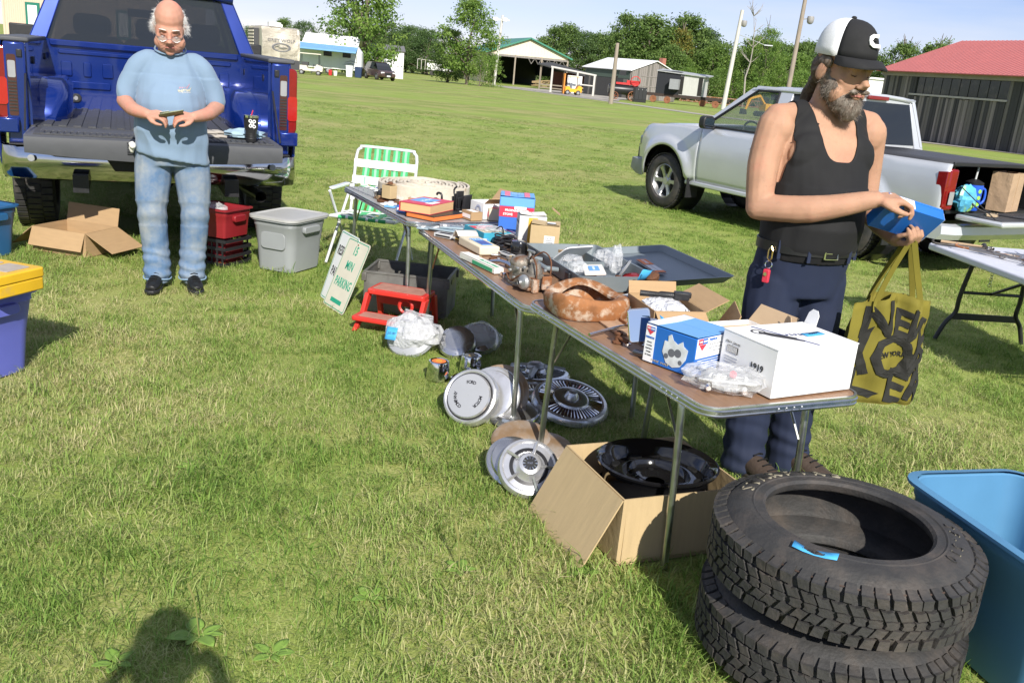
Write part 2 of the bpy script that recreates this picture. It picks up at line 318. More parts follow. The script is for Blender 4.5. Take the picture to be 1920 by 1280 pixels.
# footprints that stay free of blades: (x, y, radius)
FREE = []
def free(x, y, r): FREE.append((x, y, r))
def scatter_grass():
    pts = []
    for (y0, y1, dens) in ((1.2, 3, 500), (3, 5, 370), (5, 8, 220), (8, 12, 115), (12, 18, 55), (18, 30, 17)):
        # a wedge wider than the view on both sides
        area = (y1-y0)*2*(.72*y1+1.6); n = int(area*dens)
        y = rng.uniform(y0, y1, n); x = rng.uniform(-1, 1, n)*(.72*y1+1.6)
        keep = np.abs(x) < .72*y+1.6
        pts.append(np.stack([x[keep], y[keep]], 1))
    p = np.concatenate(pts)
    for fx, fy, fr in FREE: p = p[(p[:, 0]-fx)**2+(p[:, 1]-fy)**2 > fr*fr]
    n = len(p)
    z = np.array([gz(a, b) for a, b in p])
    lush = np.array([mnoise.noise(V((a*.8, b*.8, 3)))+.5*mnoise.noise(V((a*2.3, b*2.3, 9))) for a, b in p])
    far = np.clip((p[:, 1]-6)/20, 0, 1)
    sc = (.72+.42*np.clip(lush+.25, -.12, 1.0))*rng.uniform(.75, 1.2, n)
    me = bpy.data.meshes.new('grass'); me.vertices.add(n); me.vertices.foreach_set('co', np.concatenate([p, z[:, None]], 1).astype(np.float32).ravel())
    wide = (1+.9*far); a = me.attributes.new('scl', 'FLOAT_VECTOR', 'POINT'); a.data.foreach_set('vector', np.stack([sc*wide, sc*wide, sc*(1-.35*np.clip((p[:, 1]-3)/9, 0, 1))], 1).astype(np.float32).ravel())
    rot = np.stack([rng.normal(0, .12, n), rng.normal(0, .12, n), rng.uniform(0, 6.283, n)], 1).astype(np.float32)
    a = me.attributes.new('rot', 'FLOAT_VECTOR', 'POINT'); a.data.foreach_set('vector', rot.ravel())
    a = me.attributes.new('idx', 'INT', 'POINT'); a.data.foreach_set('value', rng.integers(0, NV, n).astype(np.int32))
    o = bpy.data.objects.new('grass', me); COL.objects.link(o)
    o['kind'] = 'stuff'; o['label'] = 'short mown green lawn with dry straw-coloured patches'; o['category'] = 'grass'
    me.materials.append(GRASS)
    ng = bpy.data.node_groups.new('scatter_tufts', 'GeometryNodeTree'); N = ng.nodes.new; l = ng.links.new
    ng.interface.new_socket('Geometry', in_out='INPUT', socket_type='NodeSocketGeometry'); ng.interface.new_socket('Geometry', in_out='OUTPUT', socket_type='NodeSocketGeometry')
    gi, go = N('NodeGroupInput'), N('NodeGroupOutput'); iop = N('GeometryNodeInstanceOnPoints'); ci = N('GeometryNodeCollectionInfo')
    ci.inputs['Collection'].default_value = gcol; ci.inputs['Separate Children'].default_value = True; ci.inputs['Reset Children'].default_value = True
    def na(nm, ty): x = N('GeometryNodeInputNamedAttribute'); x.data_type = ty; x.inputs['Name'].default_value = nm; return x.outputs['Attribute']
    e2r = N('FunctionNodeEulerToRotation'); l(na('rot', 'FLOAT_VECTOR'), e2r.inputs[0])
    l(gi.outputs[0], iop.inputs['Points']); l(ci.outputs[0], iop.inputs['Instance']); iop.inputs['Pick Instance'].default_value = True
    l(na('idx', 'INT'), iop.inputs['Instance Index']); l(e2r.outputs[0], iop.inputs['Rotation']); l(na('scl', 'FLOAT_VECTOR'), iop.inputs['Scale']); l(iop.outputs[0], go.inputs[0])
    md = o.modifiers.new('scatter', 'NODES'); md.node_group = ng
    return n
# ================================================================ far setting: trees
def leaf_mat(name, c1, c2, c3):
    m = bpy.data.materials.new(name); m.use_nodes = True; t = m.node_tree; b = t.nodes['Principled BSDF']; l = t.links.new
    a = t.nodes.new('ShaderNodeAttribute'); a.attribute_name = 'c'; r = t.nodes.new('ShaderNodeValToRGB'); l(a.outputs['Fac'], r.inputs['Fac'])
    r.color_ramp.elements[0].color = c1+(1,); r.color_ramp.elements[1].color = c3+(1,); e = r.color_ramp.elements.new(.5); e.color = c2+(1,)
    l(r.outputs['Color'], b.inputs['Base Color']); b.inputs['Roughness'].default_value = .55; b.inputs['Specular IOR Level'].default_value = .3
    tr = t.nodes.new('ShaderNodeBsdfTranslucent'); l(r.outputs['Color'], tr.inputs['Color'])
    ms = t.nodes.new('ShaderNodeMixShader'); ms.inputs[0].default_value = .35; l(b.outputs[0], ms.inputs[1]); l(tr.outputs[0], ms.inputs[2]); l(ms.outputs[0], t.nodes['Material Output'].inputs['Surface'])
    return m
LEAF = leaf_mat('green_leaves', (0.078, 0.138, 0.034), (0.126, 0.204, 0.048), (0.192, 0.270, 0.072))
LEAFB = leaf_mat('bright_leaves', (0.090, 0.174, 0.030), (0.156, 0.258, 0.048), (0.240, 0.336, 0.072))
LEAFD = leaf_mat('deep_leaves', (0.058, 0.108, 0.034), (0.090, 0.156, 0.046), (0.144, 0.210, 0.066))
LEAFY = leaf_mat('yellowing_leaves', (.10, .13, .03), (.2, .2, .04), (.38, .3, .06))
BARK = mat('bark', (.16, .13, .10), .9, 0, .3, 4, bump=.5, bscale=8, stretch=(1, 1, .2), bdist=.05)
BARKG = mat('grey_bark', (.32, .29, .25), .9, 0, .25, 4)
def crown_mesh(seed, shape, n_clump, n_leaf, leaf, spread):
    """leaf-sized faces in clumps through a crown of unit height: shape(z) gives the radius at relative height z"""
    q = np.random.default_rng(seed); vs, fs, cs = [], [], []; tips = []
    for i in range(n_clump):
        z = q.uniform(.0, 1.0); a = q.uniform(0, 2*math.pi); rr = shape(z)*math.sqrt(q.uniform(.12, 1.0))*q.uniform(.78, 1.12)
        c0 = np.array([rr*math.cos(a), rr*math.sin(a), z]); tips.append(tuple(c0.tolist())); tone = q.normal(.45, .18); sp = spread*q.uniform(.55, 1.35); n = int(n_leaf*q.uniform(.5, 1.4))
        o = q.normal(0, 1, (n, 3))*np.array([sp, sp, sp*.62]); c = c0+o; u = q.normal(0, 1, (n, 3)); u /= np.linalg.norm(u, axis=1)[:, None]; w = np.cross(u, q.normal(0, 1, (n, 3))); w /= np.linalg.norm(w, axis=1)[:, None]+1e-9
        s = (leaf*q.uniform(.5, 1.25, n))[:, None]; vs.append(np.stack([c-u*s*.5, c+w*s*.3, c+u*s*.5, c-w*s*.3], 1).reshape(-1, 3)); cs.append(np.repeat(np.clip(tone+q.normal(0, .16, n)+o[:, 2]/sp*.08, 0, 1), 4))
    vs = np.concatenate(vs); cs = np.concatenate(cs); fs = np.arange(len(vs)).reshape(-1, 4).tolist(); vs = vs.tolist()
    me = bpy.data.meshes.new('crown'); me.from_pydata(vs, [], fs); at = me.attributes.new('c', 'FLOAT', 'POINT'); at.data.foreach_set('value', cs)
    return me, tips
def trunk_mesh(seed, tips, base, r0, nlimb, top=.9):
    q = random.Random(seed); b = MB(); cur = []
    for k in range(8):
        t = k/7; cur.append((q.uniform(-.015, .015)*k*.6, q.uniform(-.015, .015)*k*.6, -base+(base+top)*t))
    b.tube(cur, [r0*(1-.85*k/7) for k in range(8)], 7)
    for tx, ty, tz in q.sample(tips, min(nlimb, len(tips))):
        z0 = max(-base*.35, tz-.12-.55*math.hypot(tx, ty)); t = (z0+base)/(base+top); i = min(7, max(0, int(t*7))); s = V(cur[i]); s.z = z0; e = V((tx, ty, tz)); mid = s.lerp(e, .5)+V((0, 0, .03))
        b.tube([s, mid, e], [r0*(1-.8*t)*.55, r0*.22, r0*.06], 5)
    return b.mesh(60)
oval = lambda z: .46*math.sin(math.pi*min(1, max(0, (z*.86+.12))))**.75
cone = lambda z: .40*(1-z)**.75*(.35+.65*min(1, z*5+.25))+.02
broad = lambda z: .62*math.sin(math.pi*min(1, (z*.8+.16)))**.6
colm = lambda z: .28*math.sin(math.pi*min(1, z*.85+.12))**.7
shrub = lambda z: .66*math.cos(z*math.pi/2)**.5
VAR = {}
for nm, sh, nc, nl, lf, sp, sd in (('oval', oval, 170, 60, .036, .055, 1), ('oval2', oval, 150, 60, .038, .056, 2), ('broad', broad, 210, 60, .032, .058, 3), ('cone', cone, 190, 60, .026, .036, 4),
                                   ('column', colm, 110, 60, .034, .05, 5), ('shrub', shrub, 70, 46, .05, .085, 6), ('loose', oval, 75, 50, .030, .055, 7), ('broad2', broad, 190, 60, .032, .062, 8)):
    cm, tips = crown_mesh(sd, sh, nc, nl, lf, sp); VAR[nm] = (cm, trunk_mesh(sd, tips, .25, .030, 16))
_treeuse = {}
def tree(kind, x, y, h, wscale, label, lm=LEAF, rz=0, group=None, z=None, trunk=.25, name='leafy_tree', bark=None):
    """h = crown height; the trunk below it is .25 h"""
    zz = ter(y) if z is None else z
    t = thing(name, label, 'tree', T(x, y, zz, rz=rz), group)
    cm, tm = VAR[kind]
    key = (kind, lm.name)
    if key not in _treeuse:
        c2 = cm.copy(); c2.materials.clear(); c2.materials.append(lm); _treeuse[key] = c2
        t2 = tm.copy(); t2.materials.clear(); t2.materials.append(bark or BARK); _treeuse[key+('t',)] = t2
    mm = Mx.Translation((0, 0, h*trunk)) @ Mx.Diagonal((h*wscale, h*wscale, h, 1))
    for n2, me in (('crown', _treeuse[key]), ('trunk', _treeuse[key+('t',)])):
        o = bpy.data.objects.new(n2, me); COL.objects.link(o); o.parent = t
        o.matrix_local = mm if n2 == 'crown' else Mx.Translation((0, 0, h*trunk)) @ Mx.Diagonal((h*wscale, h*wscale, h*max(1, trunk/.25), 1))
    return t
# the tall open-branched tree behind the camper, and the one before the green-roofed barn
tree('cone', -19.9, 108, 15.5, .95, 'tall feathery bright green tree behind the campers, its top cut by the picture', LEAFB, 20, trunk=.04)
tree('loose', -20.6, 110, 11.5, .9, 'loose green tree standing close behind the tall feathery tree', LEAF, 70, trunk=.12)
tree('oval', -8.9, 122, 8.6, 1.02, 'green tree with a forked top left of the green-roofed barn', LEAFB, 40, trunk=.2)
tree('oval2', -11.8, 126, 6.2, 1.0, 'lower green tree beside the forked tree left of the barn', LEAF, 10, trunk=.08)
tree('shrub', -7.0, 119, 4.0, .62, 'green bush nearest the forked tree before the barn', LEAFB, 0, 'bushes before the barn', trunk=.02, name='bush')
tree('shrub', -5.2, 118, 3.6, .62, 'green bush at the foot of the leaning utility pole', LEAFB, 90, 'bushes before the barn', trunk=.02, name='bush')
# the wood behind, tree by tree
WOOD = []
q = random.Random(3)
ORD = 'first second third fourth fifth sixth seventh eighth ninth tenth eleventh twelfth thirteenth fourteenth'.split()
def row(x0, x1, n, y, h0, h1, lab, kinds, mats, grp):
    for i in range(n):
        x = x0+(x1-x0)*(i+.5)/n+q.uniform(-.45, .45)*(x1-x0)/n
        tree(q.choice(kinds), x, y+q.uniform(-5, 7), q.uniform(h0, h1)*.82, q.uniform(.85, 1.2), lab+', '+ORD[i]+' from the left', q.choice(mats), q.uniform(0, 360), grp, trunk=.1)
row(-62, -33, 8, 185, 6.0, 9.0, 'green tree in the far row behind the campers', ['oval', 'broad'], [LEAF, LEAFD], 'trees behind the campers')
row(-40, -22, 9, 205, 8.8, 10.6, 'dark rounded tree in the grove behind the white shed', ['broad', 'broad2'], [LEAFD], 'grove behind the shed')
row(-22, -12, 4, 205, 4.6, 7, 'low dark tree between grove and forked tree', ['broad', 'oval'], [LEAFD, LEAF], 'low trees beside the grove')
row(0, 30, 11, 215, 10.5, 14.5, 'dark green tree behind the two middle barns', ['oval', 'oval2', 'broad'], [LEAF, LEAFD, LEAF], 'wood behind the barns')
row(16, 34, 6, 190, 13.5, 17.0, 'tall pointed green tree behind the white-roofed barn', ['oval', 'oval2', 'column'], [LEAF, LEAFD], 'tall trees behind the white-roofed barn')
row(30, 62, 12, 188, 10, 14.5, 'green tree in the wood behind the railway wagon', ['oval', 'oval2', 'broad2'], [LEAF, LEAFB, LEAFD], 'wood behind the wagon')
row(26, 60, 13, 165, 5, 8, 'low scrubby tree at the wood edge behind the wagon', ['shrub', 'oval', 'broad'], [LEAF, LEAFB], 'scrub at the edge of the wood')
row(22, 50, 10, 176, 8, 12, 'mid-height tree in the wood behind the wagon', ['oval', 'broad', 'broad2'], [LEAF, LEAFB], 'wood behind the wagon')
row(60, 110, 12, 185, 6, 9, 'far tree between tall pole and red-roofed barn', ['oval', 'broad'], [LEAF, LEAFD], 'far trees beyond the silver pickup')
tree('broad2', 40.8, 172, 9.9, .62, 'tall green tree with a rounded head left of the tall wooden pole', LEAFB, 0, trunk=.35)
tree('column', 27.0, 182, 9.5, 1.0, 'tree with yellowing leaves behind the brick chimney', LEAFY, 0, trunk=.3)
for i, (x, y, h) in enumerate(((36.0, 95, 8.3), (37.6, 98, 8.9), (39.3, 95, 8.6), (41.2, 98, 9.4), (34.8, 99, 7.2))):
    tree('loose' if i % 2 else 'oval2', x, y, h*.72, 1.0, 'grey-green tree behind the red-roofed barn, '+('left of the tallest', 'second tallest', 'third tallest', 'tallest', 'shortest')[i], LEAF, i*50, 'trees behind the red-roofed barn', trunk=.3)
def bare_tree(x, y, h, label, sd):
    q = random.Random(sd); b = MB(); base = V((0, 0, 0)); z = h
    pts = [(q.uniform(-.12, .12)*k, q.uniform(-.12, .12)*k, h*k/6) for k in range(7)]
    b.tube(pts, [.2*(1-.85*k/6) for k in range(7)], 6)
    t = thing('bare_tree', label, 'tree', T(x, y, ter(y)), 'bare dead trees')
    tr = b.build('trunk', BARKG, t, smooth=60)
    b = MB()
    for k in range(16):
        i = q.randint(2, 6); s = V(pts[i]); a = q.uniform(0, 6.28); ln = h*q.uniform(.1, .26)
        e = s+V((math.cos(a)*ln*.75, math.sin(a)*ln*.75, ln*.65)); b.tube([s, s.lerp(e, .5)+V((0, 0, -.08)), e], [.07, .045, .015], 5)
        for j in range(3):
            s2 = s.lerp(e, q.uniform(.4, .9)); a2 = a+q.uniform(-1.2, 1.2); e2 = s2+V((math.cos(a2), math.sin(a2), .8))*ln*.4; b.tube([s2, e2], [.03, .01], 4)
    b.build('crown', BARKG, t, smooth=60)
bare_tree(35.3, 160, 14.6, 'tall bare grey tree standing above the wood', 4)

# ================================================================ far setting: buildings
SIDING = mat('cream_siding', (.74, .64, .48), .7, 0, .05, 3)
TAN = mat('tan_siding', (.62, .48, .37), .7, 0, .05, 3)
GREENROOF = mat('green_metal_roof', (.05, .22, .15), .45, 0, .1, 2)
GREENTRIM = mat('green_trim', (.02, .17, .12), .5, 0, .1, 6)
WHITEROOF = mat('white_metal_roof', (.82, .82, .82), .4, 0, .05, 2)
REDROOF = mat('faded_red_metal_roof', (.40, .115, .11), .55, 0, .08, 1.5)
WOODG = mat('weathered_grey_boards', (.145, .135, .12), .9, 0, .35, 2.2, bump=.4, bscale=10, stretch=(3, 3, .25), col2=(.25, .235, .21), mixpos=.63, mixw=.13, bdist=.02)
WOODL = mat('pale_weathered_boards', (.26, .235, .215), .9, 0, .3, 2.2, bump=.4, bscale=10, stretch=(3, 3, .25), col2=(.13, .12, .115), mixpos=.6, mixw=.12, bdist=.02)
WOODD = mat('dark_boards', (.055, .055, .055), .9, 0, .3, 2.2, stretch=(3, 3, .3))
POLEW = mat('weathered_pole', (.30, .25, .20), .85, 0, .25, 3, stretch=(4, 4, .4))
POLEP = mat('pale_pole', (.56, .54, .49), .7, 0, .15, 3, stretch=(4, 4, .4))
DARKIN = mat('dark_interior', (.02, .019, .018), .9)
BRICK = mat('brick', (.33, .13, .09), .9, 0, .2, 6)
WHITEP = mat('white_paint', (.78, .78, .77), .5, 0, .06, 4)
def roof_slab(b, p, th=.12):
    """p = 4 corners, top face; extruded down"""
    n = (V(p[1])-V(p[0])).cross(V(p[3])-V(p[0])).normalized()
    n = n if n.z > 0 else -n
    b.loft([[V(x)-n*th for x in p], [V(x) for x in p]])
# ---- red-roofed barn: boarded long wall seen obliquely
rb = thing('barn', 'weathered board barn with a faded red metal roof behind the silver pickup', 'barn', T(19.5, 53.4, ter(53), rz=math.degrees(math.atan2(-.96, .276))))
# local x runs along the long wall towards the camera side, local y to the left of it = away from the field
LB, WB_, EH, RH = 27.0, 9.6, 3.45, 5.55
qq = random.Random(5); x = 0
bm_board = {}
for mt in (WOODG, WOODL, WOODD):
    me = MB().box(0, 0, .5, 1, 1, 1).mesh(); me.materials.append(mt); bm_board[mt.name] = me
def board(parent, x, y, w, h, z0, th, mt, rz=0):
    o = bpy.data.objects.new('board', bm_board[mt.name]); COL.objects.link(o); o.parent = parent
    o.matrix_local = T(x, y, z0, rz=rz) @ Mx.Diagonal((w, th, h, 1)); return o
while x < LB:
    w = qq.uniform(.16, .27)
    inwin = 2.6 < x < 9.2
    dep = qq.uniform(.0, .05)
    h = (2.28 if inwin else EH-.18)
    board(rb, x+w/2, -.03-dep/2, w-.022, h, qq.uniform(.0, .10), .05+dep, qq.choice([WOODG, WOODG, WOODD, WOODD, WOODG, WOODL, WOODL]))
    x += w
MB().box(LB/2, .05, EH/2, LB, .1, EH-.1).build('back_lining', WOODD, rb)
b = MB(); b.box(5.9, -.06, 2.38, 7.0, .16, .09); b.build('window_ledge', mat('bleached_ledge', (.42, .40, .37), .8), rb)
WPANE = mat('dusty_window_glass', (.025, .03, .026), .15, 0, .4, 2, col2=(.09, .08, .07), mixpos=.62, mixw=.1)
for k in range(10): MB().box(2.75+.66*k+.31, -.02, 2.85, .6, .03, .82).build('window_pane', WPANE, rb)
b = MB(); b.box(LB/2, -.10, EH-.02, LB+.4, .08, .30); b.build('eave_board', mat('grey_fascia', (.30, .28, .25), .85, 0, .2, 2), rb)
b = MB(); roof_slab(b, [(-.35, -.45, EH+.06), (LB+.35, -.45, EH+.06), (LB+.35, WB_/2, RH), (-.35, WB_/2, RH)], .05); roof_slab(b, [(-.35, WB_/2, RH), (LB+.35, WB_/2, RH), (LB+.35, WB_+.4, EH+.06), (-.35, WB_+.4, EH+.06)], .05)
rr = b.build('roof', REDROOF, rb)
b = MB()
for k in range(90):
    xx = -.3+k*.305; b.loft([[(xx-.014, -.46, EH+.065), (xx+.014, -.46, EH+.065), (xx, -.46, EH+.087)], [(xx-.014, WB_/2, RH+.008), (xx+.014, WB_/2, RH+.008), (xx, WB_/2, RH+.03)]])
o = b.build('roof_ribs', REDROOF, rr); o['kind'] = 'stuff'
b = MB(); b.prism([(0.02, 0), (WB_-.02, 0), (WB_-.02, EH), (WB_/2, RH-.1), (0.02, EH)], 0, .1, Mx.Rotation(R(90), 4, 'Z') @ Mx.Rotation(R(90), 4, 'X')); b.build('gable_wall', WOODG, rb)
MB().box(LB/2, WB_-.1, EH/2, LB, .1, EH).build('rear_wall', WOODG, rb)

# ---- white-roofed barn
def gable_barn(name, label, p2, gd, gw, depth, eh, rh, wallm, gabm, roofm, z):
    """p2 = near corner, gd = direction of the gable end (unit), the side wall runs off to its left"""
    t = thing(name, label, 'barn', T(p2[0], p2[1], z, rz=math.degrees(math.atan2(gd[1], gd[0]))))
    # local: x along the gable, y along the depth
    b = MB(); b.box(.06, depth/2, eh/2, .12, depth-.3, eh); b.build('side_wall', wallm, t)
    b = MB(); b.box(gw-.06, depth/2, eh/2, .12, depth-.3, eh); b.build('far_side_wall', wallm, t)
    for yy in (.0, depth-.12):
        b = MB(); b.prism([(0, 0), (gw, 0), (gw, eh), (gw/2, rh), (0, eh)], -.12, 0, Mx.Translation((0, yy, 0)) @ Mx.Rotation(R(90), 4, 'X')); b.build('gable_wall', gabm, t)
    b = MB(); roof_slab(b, [(-.4, -.4, eh-.02), (-.4, depth+.4, eh-.02), (gw/2, depth+.4, rh+.12), (gw/2, -.4, rh+.12)], .1); roof_slab(b, [(gw+.4, -.4, eh-.02), (gw/2, -.4, rh+.12), (gw/2, depth+.4, rh+.12), (gw+.4, depth+.4, eh-.02)], .1)
    b.build('roof', roofm, t)
    return t
wb = gable_barn('barn', 'grey board barn with a white metal roof and brick chimney', (13.2, 133), (.80, .60), 9.0, 10.0, 3.9, 5.4, WOODD, WOODL, WHITEROOF, ter(133)-.05)
xx = .1
while xx < 8.9:
    w = qq.uniform(.3, .42); board(wb, xx+w/2, -.16, w-.03, min(3.75, 9)+1.4*(1-abs(xx+w/2-4.5)/4.5), .05, .05, qq.choice([WOODG, WOODL, WOODL])); xx += w
yy = .4
while yy < 9.6:
    w = qq.uniform(.4, .5); board(wb, -.03, yy+w/2, w-.03, 2.6, .05, .05, qq.choice([WOODD, WOODD, WOODG]), 90); yy += w
MB().box(-.02, 5, 3.25, .06, 9.6, 1.1).build('upper_cladding', mat('dark_green_cladding', (.07, .10, .08), .6), wb)
b = MB(); b.box(7.2, 1.4, 5.0, .7, .7, 2.0); b.build('chimney', BRICK, wb); b = MB(); b.box(4.6, -.2, 3.25, 5.4, .06, .10); b.box(3.0, -.2, 1.9, 6, .06, .12); b.build('trim_rail', WOODL, wb)

# ---- green-roofed pole barn with an open front
gb = thing('pole_barn', 'open-fronted pole barn with a green metal roof and cream gable', 'barn', T(-9.0, 172, ter(170), rz=14))
gw, dp, eh, rh = 15.2, 24, 5.5, 8.4
b = MB(); roof_slab(b, [(-.6, -.6, eh), (-.6, dp, eh), (gw/2, dp, rh+.15), (gw/2, -.6, rh+.15)], .25); roof_slab(b, [(gw+.6, -.6, eh), (gw/2, -.6, rh+.15), (gw/2, dp, rh+.15), (gw+.6, dp, eh)], .25); b.build('roof', GREENROOF, gb)
b = MB(); b.prism([(.1, eh-.25), (gw-.1, eh-.25), (gw-.1, eh), (gw/2, rh-.2), (.1, eh)], -.1, 0, Mx.Rotation(R(90), 4, 'X')); gg = b.build('gable', SIDING, gb)
b = MB()
for k in range(1, 26): b.box(k*.58, -.02, eh-.25+.02+(rh-eh)*(1-abs(k*.58-gw/2)/(gw/2))/2, .04, .03, .2+(rh-eh)*(1-abs(k*.58-gw/2)/(gw/2))*.96)
o = b.build('siding_ribs', SIDING, gg); o['kind'] = 'stuff'
b = MB(); b.box(-.02, dp/2, eh/2, .12, dp, eh); b.build('side_wall', SIDING, gb); b = MB(); b.box(gw, dp/2, eh/2+1, .12, dp, eh-2); b.build('far_side_wall', WOODD, gb); MB().box(gw/2, dp-.1, eh/2, gw, .15, eh).build('rear_wall', WOODD, gb)
for xx in (.15, 5.1, 10.1, gw-.15): MB().box(xx, .1, eh/2-.1, .26, .26, eh-.2).build('post', POLEW, gb)
b = MB(); b.box(gw/2, .1, eh-.45, gw, .2, .35)
for k in range(6): b.tube([(7.5+1.3*k, .1, eh-.5), (8.15+1.3*k, .1, eh-1.5)], .06, 4); b.tube([(8.8+1.3*k, .1, eh-.5), (8.15+1.3*k, .1, eh-1.5)], .06, 4)
b.build('truss', WOODL, gb)
# wagons and piled timber in the opening
STRAW = mat('weathered_timber_pile', (.34, .24, .13), .9, 0, .3, 2)
for i in range(5):
    b = MB()
    for k in range(7): b.tube([(qq.uniform(-1.0, 0), qq.uniform(-.4, .4), .12+.16*k), (qq.uniform(0, 1.2), qq.uniform(-.4, .4), .12+.2*k)], qq.uniform(.06, .13), 5)
    tag(b.build('timber_pile', STRAW, None, T(.2+1.05*i, 172+.9*i, ter(165))), ORD[i]+' pile of weathered timber from the left in the green-roofed barn mouth', 'timber', 'timber piles in the barn mouth')
# lean-to of bare posts and a low dark roof to the right of it
lt = thing('lean_to', 'open post lean-to with a low dark roof right of the green-roofed barn', 'shed', T(.6, 158, ter(158), rz=-26))
b = MB(); roof_slab(b, [(-.4, -.4, 4.1), (9.2, -.4, 2.7), (9.2, 5, 2.9), (-.4, 5, 4.5)], .2); b.build('roof', WOODD, lt)
for k, h in enumerate((3.9, 3.6, 3.3, 3.0, 2.6)):
    MB().box(.1+2.2*k, 0, h/2, .2, .2, h).build('post', POLEW, lt)
b = MB(); b.box(4.4, 0, .8, 8.8, .12, .2); b.box(4.4, 0, .3, 8.8, .12, .18); b.build('rail', POLEW, lt)
MB().box(4.4, 4.6, 1.5, 8.8, .12, 3).build('rear_wall', mat('red_brown_boards', (.14, .05, .04), .9, 0, .3, 2), lt)
fr = thing('timber_shelter', 'bare grey timber frame beside the yellow forklift', 'shelter', T(3.6, 121, ter(121), rz=-10))
for xx, h in ((-1.6, 3.2), (1.7, 2.9), (3.9, 2.6)): MB().box(xx, 0, h/2, .22, .22, h).build('post', POLEP, fr)
b = MB(); b.tube([(-1.8, 0, 3.15), (4.1, 0, 2.55)], .12, 6); b.tube([(1.7, 0, 1.3), (3.9, 0, 1.25)], .09, 6); b.build('beam', POLEP, fr)
MB().box(1.1, 2.2, 1.2, 1.9, .1, 2.2).build('white_panel', WHITEP, fr)

# ---- tan building at the left, white shed, far white building
hb = thing('tan_building', 'tan metal-sided building with green window trim at the left edge', 'building', T(-70.0, 124, ter(124), rz=-6))
b = MB(); b.box(11, 6, 4.4, 22, 12, 8.8); w_ = b.build('wall', TAN, hb)
b = MB()
for k in range(72): b.box(.15+k*.305, -.02, 4.4, .05, .05, 8.7)
o = b.build('siding_ribs', TAN, w_); o['kind'] = 'stuff'
for xx in (4.1, 16.6):
    f_ = MB().box(xx, -.06, 3.5, 2.0, .12, 3.6).build('window_frame', GREENTRIM, hb); MB().box(xx, -.13, 3.5, 1.3, .05, 2.9).build('blind', WHITEP, f_)
b = MB(); roof_slab(b, [(-.5, -.6, 8.7), (22.5, -.6, 8.7), (22.5, 6, 10.6), (-.5, 6, 10.6)], .2); roof_slab(b, [(-.5, 12.6, 8.7), (-.5, 6, 10.6), (22.5, 6, 10.6), (22.5, 12.6, 8.7)], .2); b.build('roof', GREENROOF, hb)
MB().box(-.0, -.05, 4.4, .25, .14, 8.8).build('corner_trim', TAN, hb)
sh = thing('shed', 'plain white shed with a dark grey roof behind the parked brown car', 'shed', T(-21.2, 117, ter(117), rz=14))
MB().box(2.35, 1.6, 1.65, 4.7, 3.2, 3.3).build('wall', WHITEP, sh); b = MB(); roof_slab(b, [(-.15, -.2, 3.3), (4.85, -.2, 3.3), (4.85, 1.6, 3.95), (-.15, 1.6, 3.95)], .1); roof_slab(b, [(-.15, 3.4, 3.3), (-.15, 1.6, 3.95), (4.85, 1.6, 3.95), (4.85, 3.4, 3.3)], .1); b.build('roof', mat('grey_shingle', (.14, .14, .145), .85), sh)
fw = thing('white_building', 'low white building between the capped man and the red-roofed barn', 'building', T(26.5, 78, ter(78), rz=-8))
MB().box(4, 4, 1.9, 9.5, 8, 3.8).build('wall', WHITEP, fw); MB().box(4, 4, 3.87, 9.8, 8.3, .14).build('roof', WHITEROOF, fw)
ft = thing('flatbed_trailer', 'distant white trailer with rails parked left of the forked tree', 'trailer', T(-22, 196, ter(196)+.1))
MB().box(2, 0, 1.7, 5.2, 2, 1.3).build('body', WHITEP, ft); b = MB()
for k in range(8): b.tube([(-2.6+.8*k, -1, 1), (-2.6+.8*k, -1, 3.0)], .06, 4)
b.tube([(-2.6, -1, 3), (3.2, -1, 2.7)], .06, 4); b.build('rail', POLEP, ft)
for xx in (.5, 3.2): MB().cyl(0, 0, -.1, .1, .5, 12, m=T(xx, -1.0, .5, rx=90)).build('wheel', RUBBER, ft)

# ---- poles
def lamp_pole(name, label, x, y, h, r, mt, lean, lamp=None, arm=None, lx=.45):
    t = thing(name, label, 'pole', T(x, y, ter(y)))
    MB().tube([(0, 0, -.1), (lean*.5, 0, h*.5), (lean, 0, h)], [r, r*.86, r*.7], 9).build('shaft', mt, t, smooth=50)
    if lamp:
        b = MB(); b.lathe([(.05, .32), (.3, .3), (.34, .12), (.3, -.22), (.18, -.36), (0.01, -.4)], 12, T(lean*lamp/h+lx, -.1, lamp)); b.tube([(lean*lamp/h, 0, lamp), (lean*lamp/h+lx, -.1, lamp+.1)], .05, 5); b.build('lamp', mat('grey_lamp_housing', (.30, .29, .28), .5, 0, .2, 5), t, smooth=50)
    if arm:
        b = MB(); b.tube([(lean*.85, 0, arm[1]), (lean*.85+arm[0], 0, arm[2])], .04, 5); b.box(lean*.85+arm[0]*1.12, 0, arm[2], abs(arm[0])*.3, .2, .1); b.build('lamp_arm', mat('pale_metal', (.6, .62, .63), .4, .6), t)
    return t
lamp_pole('post', 'dark wooden post standing alone in the lawn before the red tractor', 6.29, 77, 4.75, .2, POLEW, 0)
lamp_pole('light_pole', 'pale light pole with a round lamp behind the silver pickup', 21.9, 109, 10.9, .28, POLEP, .55, 9.5, (3.2, 8.3, 7.4))
lamp_pole('utility_pole', 'tall dark wooden pole beside the capped man, cut off at the top', 23.9, 90, 13.5, .24, POLEW, .3, 8.9, None, .8)
up = lamp_pole('utility_pole', 'leaning pale utility pole before the green-roofed barn', -6.6, 150, 10.6, .26, POLEP, .55, None, (-3.2, 7.4, 7.8))
b = MB(); b.cyl(-.55, -.2, 9.7, 10.2, .42, 10); b.cyl(.95, -.2, 9.7, 10.2, .42, 10); b.box(.4, -.1, 9.9, 2.6, .12, .14); b.build('insulator_drum', WHITEP, up)
